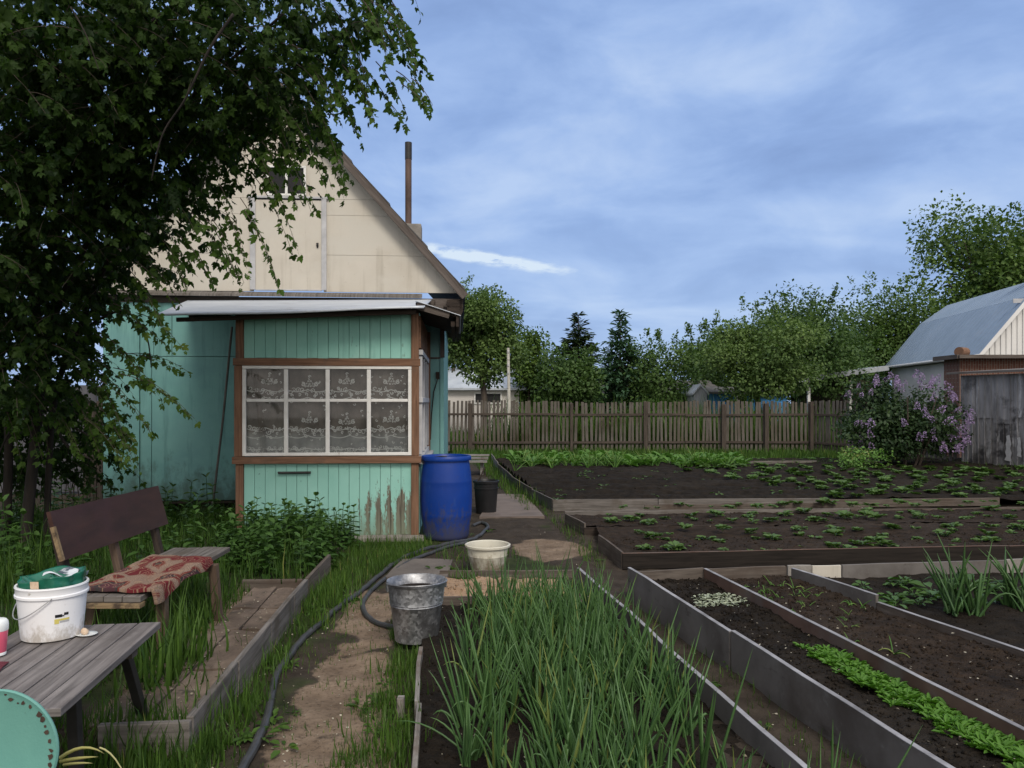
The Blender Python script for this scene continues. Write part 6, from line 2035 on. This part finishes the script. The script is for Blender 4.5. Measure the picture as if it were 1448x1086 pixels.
# --- broad leaf plant template
def rosette(name, n, L, W, mat, up=.7, curl=.35, lobes=1, tb=.4, stem=.35):
    Vs, Fs, Ts, off = [], [], [], 0
    P_, D_, S_, T_ = [], [], [], []
    st = []
    for j in range(n):
        a = 2 * math.pi * j / n + random.uniform(-.5, .5)
        el = random.uniform(up * .5, up * 1.3)
        d_ = np.array([math.cos(a), math.sin(a), el]); d_ /= np.linalg.norm(d_)
        l_ = L * random.uniform(.6, 1.15)
        e_ = d_ * l_ * stem
        st.append((np.zeros(3), e_))
        for k_ in range(lobes):
            da = (k_ - (lobes - 1) / 2) * 1.1
            d2 = np.array([math.cos(a + da), math.sin(a + da), el * .5 - curl])
            P_.append(e_); D_.append(d2); S_.append(l_ * (1 - stem) * (1.0 if k_ == lobes // 2 else .85)); T_.append(tb + random.uniform(-.2, .25))
    P_, D_, S_, T_ = np.array(P_), np.array(D_), np.array(S_), np.clip(np.array(T_), 0, 1)
    m_ = len(P_)
    V, F = inst(LEAF * np.array([W, 1, 1.6]), LEAF_F, frames(D_, unit(m_) * .25 + np.array([0, 0, 1.0])), S_, P_)
    sv, sf = [], []
    for (a, b_) in st:
        i0 = len(sv)
        s_ = np.cross(b_, [0, 0, 1.0]); s_ = s_ / (np.linalg.norm(s_) + 1e-9) * L * .016
        sv += [a - s_, a + s_, b_ + s_ * .7, b_ - s_ * .7]
        sf.append((i0, i0 + 1, i0 + 2, i0 + 3))
    V2 = np.concatenate([V, np.array(sv)])
    return np_mesh(name, V2, [F[0], np.array(sf) + len(V)], mat, tint=np.concatenate([np.repeat(T_, 7), np.full(len(sv), .5)]))

# --- strawberries
pr = [rosette('strawberry_plant', random.randint(7, 11), .19, 1.0, M['berry'], up=1.25, curl=.3, lobes=3, tb=.4) for _ in range(8)]
pts = []
for (y0, x0, x1, n, sl) in ((7.75, 1.3, 6.6, 24, .09), (8.2, 1.3, 6.8, 20, .09), (8.8, 1.3, 7.2, 20, .08), (9.6, 1.1, 8.0, 28, .08), (10.0, 1.2, 8.2, 22, .08), (10.85, 1.5, 9.4, 34, .08)):
    for i in range(n):
        x_ = x0 + (x1 - x0) * (i + random.uniform(.1, .9)) / n
        pts.append((x_, y0 + (x_ - x0) * sl + random.uniform(-.22, .22), .10))
place(pr, pts, 'young strawberry plant growing among the low boards of the middle beds', 'strawberry plant', 'strawberries in the middle beds', (.28, .85))
pr = [rosette('strawberry_plant', random.randint(10, 15), .20, .95, M['berry'], up=1.3, curl=.28, lobes=3, tb=.42) for _ in range(8)]
pts = []
for _ in range(5000):
    y_ = 12.1 + .55 * random.randint(0, 11) + random.gauss(0, .06)
    x_ = random.uniform(3.6, 12.6)
    if x_ < 3.4 + (18.6 - y_) * .30 + random.uniform(-.4, .8): continue
    if y_ > 18.0 - max(0, x_ - 9.3) * .5: continue
    if any((x_ - a) ** 2 + (y_ - b_) ** 2 < .35 ** 2 for a, b_, _z in pts): continue
    pts.append((x_, y_, .10))
pts = pts[:250]
place(pr, pts, 'leafy strawberry plant in the right part of the large far bed', 'strawberry plant', 'strawberries in the far bed', (.55, 1.0))
# --- broad leaves and garlic along the back of the far bed
pr = [rosette('horseradish_plant', random.randint(10, 15), .42, .62, M['lettuce'], up=1.3, curl=.2, tb=.45, stem=.3) for _ in range(8)]
pts = []
for i in range(104):
    x_ = random.uniform(-.1, 5.6)
    y_ = random.uniform(17.7, 20.2)
    pts.append((x_, y_, .08))
place(pr, pts, 'broad leaved green plant in the thick row along the back of the far bed', 'leafy plant', 'leafy row of the far bed', (.7, 1.1))
def garlic(i):
    bl = []
    for j in range(random.randint(6, 9)):
        a = random.uniform(0, 6.28); sp_ = random.uniform(.2, .8)
        bl.append(((0, 0, 0), (math.cos(a) * sp_, math.sin(a) * sp_, 1), random.uniform(.35, .6), .010, random.choice((.1, .3, .5)), .5 + random.uniform(-.3, .35), 4))
    return blade_mesh('garlic_plant', bl, M['lettuce'])
pr = [garlic(i) for i in range(6)]
pts = [(random.uniform(0, 5.2), random.uniform(17.4, 18.3), .08) for i in range(46)] + [(random.uniform(-.05, .5), random.uniform(16.6, 19.5), .08) for i in range(8)]
place(pr, pts, 'pale stemmed garlic plant at the front of the leafy row by the dark soil', 'garlic plant', 'garlic before the leafy row', (.7, 1.15))
pr = [rosette('low_leafy_plant', 10, .26, 1.0, M['lettuce'], up=.8, tb=.35) for _ in range(5)]
pts = [(random.uniform(5.2, 9.6), random.uniform(18.9, 20.6), .05) for _ in range(80)]
place(pr, pts, 'low green plant in the strip between the far bed and the side fence', 'leafy plant', 'low plants by the side fence', (.6, 1.1))
# scattered weeds on the dark far bed
pr = [rosette('seedling', 5, .13, .8, M['berry'], up=.6, tb=.3) for _ in range(5)]
pts = []
while len(pts) < 60:
    y_ = random.uniform(11.6, 17.2); x_ = random.uniform(.4, 6)
    pts.append((x_, y_, .11))
place(pr, pts, 'tiny seedling scattered on the bare dark soil of the far bed', 'seedling', 'seedlings on the far bed', (.5, 1.2))
# --- radish row
pr = [rosette('radish_plant', random.randint(12, 16), .066, .55, M['radish'], up=1.35, curl=.1, tb=.45, stem=.2) for _ in range(10)]
pts = []
ra, rb = gp(1150, 915, .15), gp(1500, 1098, .15)
for i in range(290):
    f = random.random() ** .9
    q = ra.lerp(rb, f)
    pts.append((q.x + random.gauss(0, .05), q.y + random.uniform(-.05, .05), .125))
place(pr, pts, 'bright green radish plant in the dense row behind the tall cement board', 'radish plant', 'radishes in the near right bed', (.75, 1.2))
pr = [rosette('pale_seedling', 5, .05, .9, M['pale_seed'], up=.7, curl=.1, tb=.5) for _ in range(5)]
pts = []
for i in range(75):
    q = gp(random.uniform(985, 1060), random.uniform(840, 858), .14)
    pts.append((q.x, q.y, .13))
place(pr, pts, 'tiny pale grey seedling at the far end of the radish bed', 'seedling', 'pale seedlings in the radish bed', (.7, 1.3))
# --- weeds in the sparse bed, around leeks
def sprig(i):
    bl = []
    for j in range(random.randint(3, 6)):
        a = random.uniform(0, 6.28); sp_ = random.uniform(.3, 1.4)
        bl.append(((random.uniform(-.02, .02), random.uniform(-.02, .02), 0), (math.cos(a) * sp_, math.sin(a) * sp_, 1), random.uniform(.05, .13), .0035, random.choice((.2, .6, .8)), .45 + random.uniform(-.2, .5), 4))
    return blade_mesh('young_onion', bl, M['lettuce'])
pr = [sprig(i) for i in range(6)]
pts = []
for i in range(60):
    q = gp(random.triangular(1040, 1300, 1080), random.triangular(820, 960, 835), .12)
    e_ = ext(E0, E1, q.y)[0] + .06; f_ = ext(F0, F1, q.y)[0] - .05
    if e_ < q.x < f_: pts.append((q.x, q.y, .12))
place(pr, pts, 'wispy young sprout in the sparse bed beyond the rusty board', 'sprout', 'sprouts in the sparse bed', (.7, 1.3))
pr = [rosette('bed_weed', 9, .16, .8, M['weed'], up=.9, tb=.6) for _ in range(5)]
pts = [(random.uniform(2.7, 4.4), random.uniform(5.7, 6.45), .09) for _ in range(34)]
place(pr, pts, 'leafy green weed behind the white board piece around the leeks', 'weed', 'weeds around the leeks', (.5, 1.2))
# --- nettles before the porch
def nettle(i):
    h = random.uniform(.32, .55)
    P_, D_, S_, T_ = [], [], [], []
    lx = random.uniform(-.1, .1)
    for j in range(8):
        z = h * (j + 1) / 8
        a = j * 1.57 + random.uniform(-.3, .3)
        for s in (0, math.pi):
            P_.append((lx * z, 0, z)); D_.append((math.cos(a + s), math.sin(a + s), random.uniform(-.35, .25) + (.8 if j == 7 else 0))); S_.append(.125 * (1.15 - .55 * j / 8) * random.uniform(.8, 1.2)); T_.append(.30 + .3 * j / 8 + random.uniform(-.15, .15))
    m_ = len(P_)
    V, F = inst(LEAF * np.array([.95, 1, 1.5]), LEAF_F, frames(np.array(D_), unit(m_) * .2 + np.array([0, 0, 1.0])), S_, np.array(P_))
    r_ = .004
    sv = np.array([(-r_, 0, 0), (r_, 0, 0), (lx * h + r_, 0, h), (lx * h - r_, 0, h), (0, -r_, 0), (0, r_, 0), (lx * h, r_, h), (lx * h, -r_, h)])
    return np_mesh('nettle', np.concatenate([V, sv]), [F[0], np.array([(0, 1, 2, 3), (4, 5, 6, 7)]) + len(V)], M['weed'], tint=np.concatenate([np.repeat(np.clip(T_, 0, 1), 7), np.full(8, .2)]))
pr = [nettle(i) for i in range(9)]
pts = []
while len(pts) < 150:
    x_, y_ = random.uniform(-3.3, -1.72), random.uniform(6.35, 8.75)
    e_ = ((x_ + 2.2) / .66) ** 2 + ((y_ - 7.75) / 1.15) ** 2
    if e_ < 1 and x_ < kerb_x(y_) + max(0, (y_ - 7.1)) * .45: pts.append((x_, y_, float(ground_z(x_, y_))))
place(pr, pts, 'dark green nettle in the dense patch before the turquoise porch', 'nettle', 'nettles before the porch', (.5, .92))
pr = [nettle(i) for i in range(6)]
pts = []
for i in range(110):
    x_, y_ = random.uniform(-6.6, -2.75), random.uniform(5.6, 9.9)
    if x_ / y_ < -.70 or (x_ > -3.7 and y_ > 7.2 and random.random() < .75): continue
    pts.append((x_, y_, .08))
place(pr, pts, 'dark weed in the shady thicket left of the house behind the bench', 'weed', 'weeds behind the bench', (.7, 1.15))
# broad weeds at the path edges
pr = [rosette('broad_weed', random.randint(7, 11), .15, .75, M['grass'], up=.8, curl=.25, tb=.35) for _ in range(6)]
pts = []
for (px0, px1, py0, py1, n) in ((410, 500, 800, 870, 16), (200, 300, 900, 1010, 16), (280, 420, 930, 1060, 12), (500, 580, 960, 1080, 10), (560, 660, 770, 830, 8), (630, 700, 745, 775, 5), (820, 850, 790, 830, 4), (960, 1080, 900, 1040, 9)):
    for _ in range(n):
        q_ = gp(random.uniform(px0, px1), random.uniform(py0, py1))
        if kerb_x(q_.y) - .42 < q_.x < kerb_x(q_.y) + .04: continue
        pts.append((q_.x, q_.y, 0))
place(pr, pts, 'small broad leaved weed growing in the grass along the path and boards', 'weed', 'weeds along the path', (.3, .7), zfun=lambda x_, y_: float(ground_z(x_, y_)))
# yellowed leaf strands at the chair
c = at(85, 1072, 2.35)
o = blade_mesh('withered_leaf', [((c.x, c.y, c.z), (1, .1, .75), .16, .006, .55, .3, 5), ((c.x + .12, c.y, c.z + .032), (1, 0, -.25), .10, .003, 1.1, .9, 5), ((c.x, c.y, c.z - .01), (1, .05, .2), .115, .006, .1, .3, 5), ((c.x + .01, c.y, c.z - .02), (1, .0, .15), .09, .005, .1, .5, 5)], M['dry_leaf'])
tag(o, 'yellow withered onion leaves drooping beside the round turquoise chair back', 'withered leaf')

# ================================================================== grass
BLT = np.array([(-.5, 0, 0), (.5, 0, 0), (-.42, .35, .03), (.42, .35, .03), (-.30, .68, .16), (.30, .68, .16), (0, .92, .46)])
BLF = [np.array([(0, 1, 3), (0, 3, 2), (2, 3, 5), (2, 5, 4), (4, 5, 6)])]
GP, GH, GW, GT = [], [], [], []
def gz(x_, y_): return ground_z(x_, y_)
def grass(n, xf, yf, test, h, wd, tb, clump=.5, csc=2.5):
    x_ = rng.uniform(xf[0], xf[1], n); y_ = rng.uniform(yf[0], yf[1], n)
    d_ = fbm(x_ + 31, y_ + 8, csc, 3)
    k_ = test(x_, y_) & (d_ > clump - .08 + rng.normal(size=n) * .05)
    # keep the sheds, house and table slabs clear
    x_, y_, d_ = x_[k_], y_[k_], d_[k_]
    m_ = len(x_)
    GP.append(np.stack([x_, y_, gz(x_, y_) - .01], 1)); GH.append(h * rng.uniform(.45, 1.25, m_) * (.7 + .6 * d_)); GW.append(np.full(m_, wd) * rng.uniform(.7, 1.3, m_)); GT.append(np.clip(tb + rng.normal(size=m_) * .15 + (d_ - .5) * .5 + (rng.random(m_) < .04) * .5, 0, 1))
hu = lambda x_, y_: ((x_ + 1.086) * hco + (y_ - 9) * hsi, -(x_ + 1.086) * hsi + (y_ - 9) * hco)
def clear(x_, y_):
    u_, v_ = hu(x_, y_)
    return ~((u_ > -2.2) & (u_ < .3) & (v_ > -.03)) & ~((u_ > -4.7) & (u_ < .3) & (v_ > 2.1)) & (np.hypot(x_ - bx, y_ - by) > .3)
wk = lambda x_, y_: (x_ < kerb_x(y_) - .02) & (x_ > kerb_x(y_) - .50) & (y_ > 3.48) & (y_ < 6.25)
grass(30000, (-6.8, -1.5), (2.4, 10.6), lambda x, y: (x < kerb_x(y) - .03) & ~wk(x, y) & clear(x, y) & (x > -.72 * y - .4) & ~((x > -2.4) & (y < 3.52)) & ~((x > kerb_x(y) - .64) & (y < 5.0)), .20, .011, .24, .36)
grass(1500, (-2.2, -1.5), (3.5, 6.3), lambda x, y: wk(x, y) & (x < kerb_x(y) - .42 + .14 * (fbm(x, y, 4, 2) - .5)), .11, .008, .30, .45, 4)
grass(6500, (-1.9, -1.0), (2.4, 7.6), lambda x, y: (x > kerb_x(y) + .02) & (x < kerb_x(y) + .20 + .25 * (fbm(x, y, 3, 2) - .5)), .095, .0065, .36, .40, 3.5)
grass(4200, (-1.9, -.9), (5.9, 8.7), lambda x, y: (x > kerb_x(y) + .02) & (x < -1.25 + .3 * (y - 7)) & clear(x, y), .12, .007, .42, .38, 3)
grass(7000, (-2.6, .2), (7.2, 9.0), lambda x, y: clear(x, y) & (np.abs(x + .75 - .25 * (y - 7.4)) > .30) & (x > kerb_x(y)) & (x < -.1), .05, .006, .34, .45, 3)
grass(9500, (-1.0, -.40), (2.3, 6.4), lambda x, y: (x < np.interp(y, [3.17, 4.72, 5.9], [-.43, -.575, -.62]) - .0) & (x > -.72 - .12 * (y - 3.5) * .4 + .22 * (fbm(x + 3, y, 3, 2) - .5)), .085, .006, .38, .38, 3)
grass(3800, (-1.5, -.5), (2.4, 7.0), lambda x, y: np.abs(x - np.interp(y, [3.4, 5.8, 7], [-.82, -1.06, -.8])) < .5, .038, .005, .36, .56, 5)
grass(5200, (-2.3, -1.1), (2.2, 3.62), lambda x, y: (x > -.78 * y) & (x < -1.15 - .15 * (y - 2.4)), .11, .008, .32, .34, 3)
grass(2600, (.6, 1.7), (1.8, 6.6), lambda x, y: (x > np.interp(y, [3.06, 6.75], [1.17, .60]) + .02) & (x < np.interp(y, [2.85, 6.28], [1.60, .93])), .06, .005, .36, .52, 4)
grass(3200, (-.9, .9), (7.3, 11.2), lambda x, y: ((x > np.interp(y, [7.4, 9.1, 11.3], [.75, .62, .42])) | (np.hypot(x + .35, y - 8.0) < .45)) & (x < np.interp(y, [7.4, 8.4, 9.3, 11.3], [1.02, .9, .8, .58])), .11, .007, .36, .40, 3)
grass(5200, (-1.6, .5), (11.2, 21), lambda x, y: (x < np.interp(y, [11.3, 20.6], [.55, -.6])) & (x > np.interp(y, [11.3, 20.6], [.18, -1.1])), .17, .013, .40, .34, 2)
grass(15000, (-2.4, 11.0), (20.4, 24.2), lambda x, y: clear(x, y), .22, .022, .36, .25, 1.2)
grass(2500, (4.8, 10.5), (18.6, 20.6), lambda x, y: x > 4.8, .16, .022, .45, .35, 1.5)
grass(2500, (9.0, 12.4), (14.5, 19), lambda x, y: (x > 10.4 + (19 - y) * .25) & (x < 11.0 + (19 - y) * .32), .18, .02, .4, .2, 1.5)
grass(9000, (-3, 14), (24, 30), lambda x, y: x > -9, .55, .04, .35, .3, .8)
grass(9000, (-.6, 13), (24.4, 27), lambda x, y: x > -9, 1.15, .05, .38, .34, .9)
# arching tussocks
def tuss(x0, y0, n, h, w_, r_=.10, tb=.35):
    x_ = rng.normal(x0, r_, n); y_ = rng.normal(y0, r_, n)
    GP.append(np.stack([x_, y_, gz(x_, y_) - .01], 1)); GH.append(h * rng.uniform(.5, 1.2, n)); GW.append(np.full(n, w_) * rng.uniform(.6, 1.3, n)); GT.append(np.clip(tb + rng.normal(size=n) * .17, 0, 1))
for (px, py, n, h, w_, tb) in ((255, 950, 130, .33, .015, .34), (245, 915, 90, .30, .014, .40), (275, 890, 80, .26, .013, .36), (220, 985, 90, .30, .015, .28), (300, 868, 60, .2, .012, .38),
                               (470, 850, 80, .20, .010, .5), (480, 830, 80, .20, .010, .52), (455, 870, 60, .17, .010, .5), (345, 985, 60, .19, .010, .4), (315, 1015, 70, .20, .010, .4), (385, 930, 50, .15, .009, .42), (290, 1045, 80, .16, .010, .34),
                               (660, 815, 60, .14, .009, .45), (560, 985, 80, .15, .009, .45), (555, 1040, 90, .16, .009, .46), (530, 1070, 70, .13, .008, .45), (570, 940, 60, .14, .009, .42), (250, 1075, 90, .18, .012, .3), (190, 1060, 90, .2, .012, .3), (130, 960, 90, .3, .014, .25), (30, 850, 160, .4, .014, .25), (90, 800, 140, .4, .013, .24)):
    q_ = gp(px, py, .05)
    tuss(q_.x, q_.y, n, h, w_, .09, tb)
P, Hh, W_, T = np.concatenate(GP), np.concatenate(GH), np.concatenate(GW), np.concatenate(GT)
n_ = len(P)
a = rng.uniform(0, 6.28, n_)
ln = rng.uniform(.2, 1.5, n_)
D_ = np.stack([np.cos(a) * ln, np.sin(a) * ln, np.ones(n_)], 1)
Rm = frames(D_, np.stack([np.cos(a), np.sin(a), -ln * 0 + .0 * a], 1))
V = np.einsum('nij,nkj->nki', Rm, BLT[None] * np.stack([W_, Hh, -Hh * rng.uniform(.6, 2.4, n_)], 1)[:, None, :]) + P[:, None]
F = (BLF[0][None] + (np.arange(n_) * 7)[:, None, None]).reshape(-1, 3)
gr = np_mesh('grass', V.reshape(-1, 3), [F], M['grass'], tint=np.repeat(T, 7))
tag(gr, 'long uneven grass along the path edges, the terrace and the fence', 'grass', kind='stuff')
print('grass blades', n_, 'maple leaves', len(LP) and sum(len(q_) for q_ in LP))

# dry bits and bird-cherry petals on soil and sand
LPt = []
def bits(n, fn, z):
    for _ in range(n):
        x_, y_ = fn()
        LPt.append((x_, y_, z if z is not None else float(ground_z(x_, y_)) + .004))
def inq(px0, px1, py0, py1, z):
    def f_():
        q_ = gp(random.uniform(px0, px1), random.uniform(py0, py1), z)
        return q_.x, q_.y
    return f_
def inbed(a0, a1, b0, b1):
    def f_():
        y_ = random.uniform(2.3, 6.2)
        x0, x1 = ext(a0, a1, y_)[0] + .05, ext(b0, b1, y_)[0] - .05
        return random.uniform(x0, x1), y_
    return f_
def inwalk():
    y_ = random.uniform(3.55, 6.2)
    return kerb_x(y_) - random.uniform(.04, .45), y_
bits(150, inbed(D0, D1, E0, E1), .15)
bits(170, inbed(E0, E1, F0, F1), .138)
bits(110, inbed(Lf, Ln, (.1, 4.7), (.2, 3.1)), .065)
bits(60, inq(900, 1448, 715, 765, .13), .135)
bits(420, inq(300, 560, 830, 1086, 0), None)
bits(200, inwalk, .122)
bits(70, inq(700, 830, 740, 800, 0), None)
bits(70, inq(870, 1200, 860, 1086, 0), None)
P = np.array(LPt)
n_ = len(P)
V, F = inst(LEAF4 * np.array([1.2, 1, 1]), LEAF4_F, frames(unit(n_) * np.array([1, 1, .25]), unit(n_) * .4 + np.array([0, 0, 1.0])), rng.uniform(.005, .018, n_) * (1 + .5 * (rng.random(n_) < .1)), P)
lt = np_mesh('fallen_bits', V, F, M['straw'], tint=np.repeat(rng.random(n_) ** 1.5, 4))
tag(lt, 'dry pale leaf bits and petals fallen on soil and path', 'leaf litter', kind='stuff')
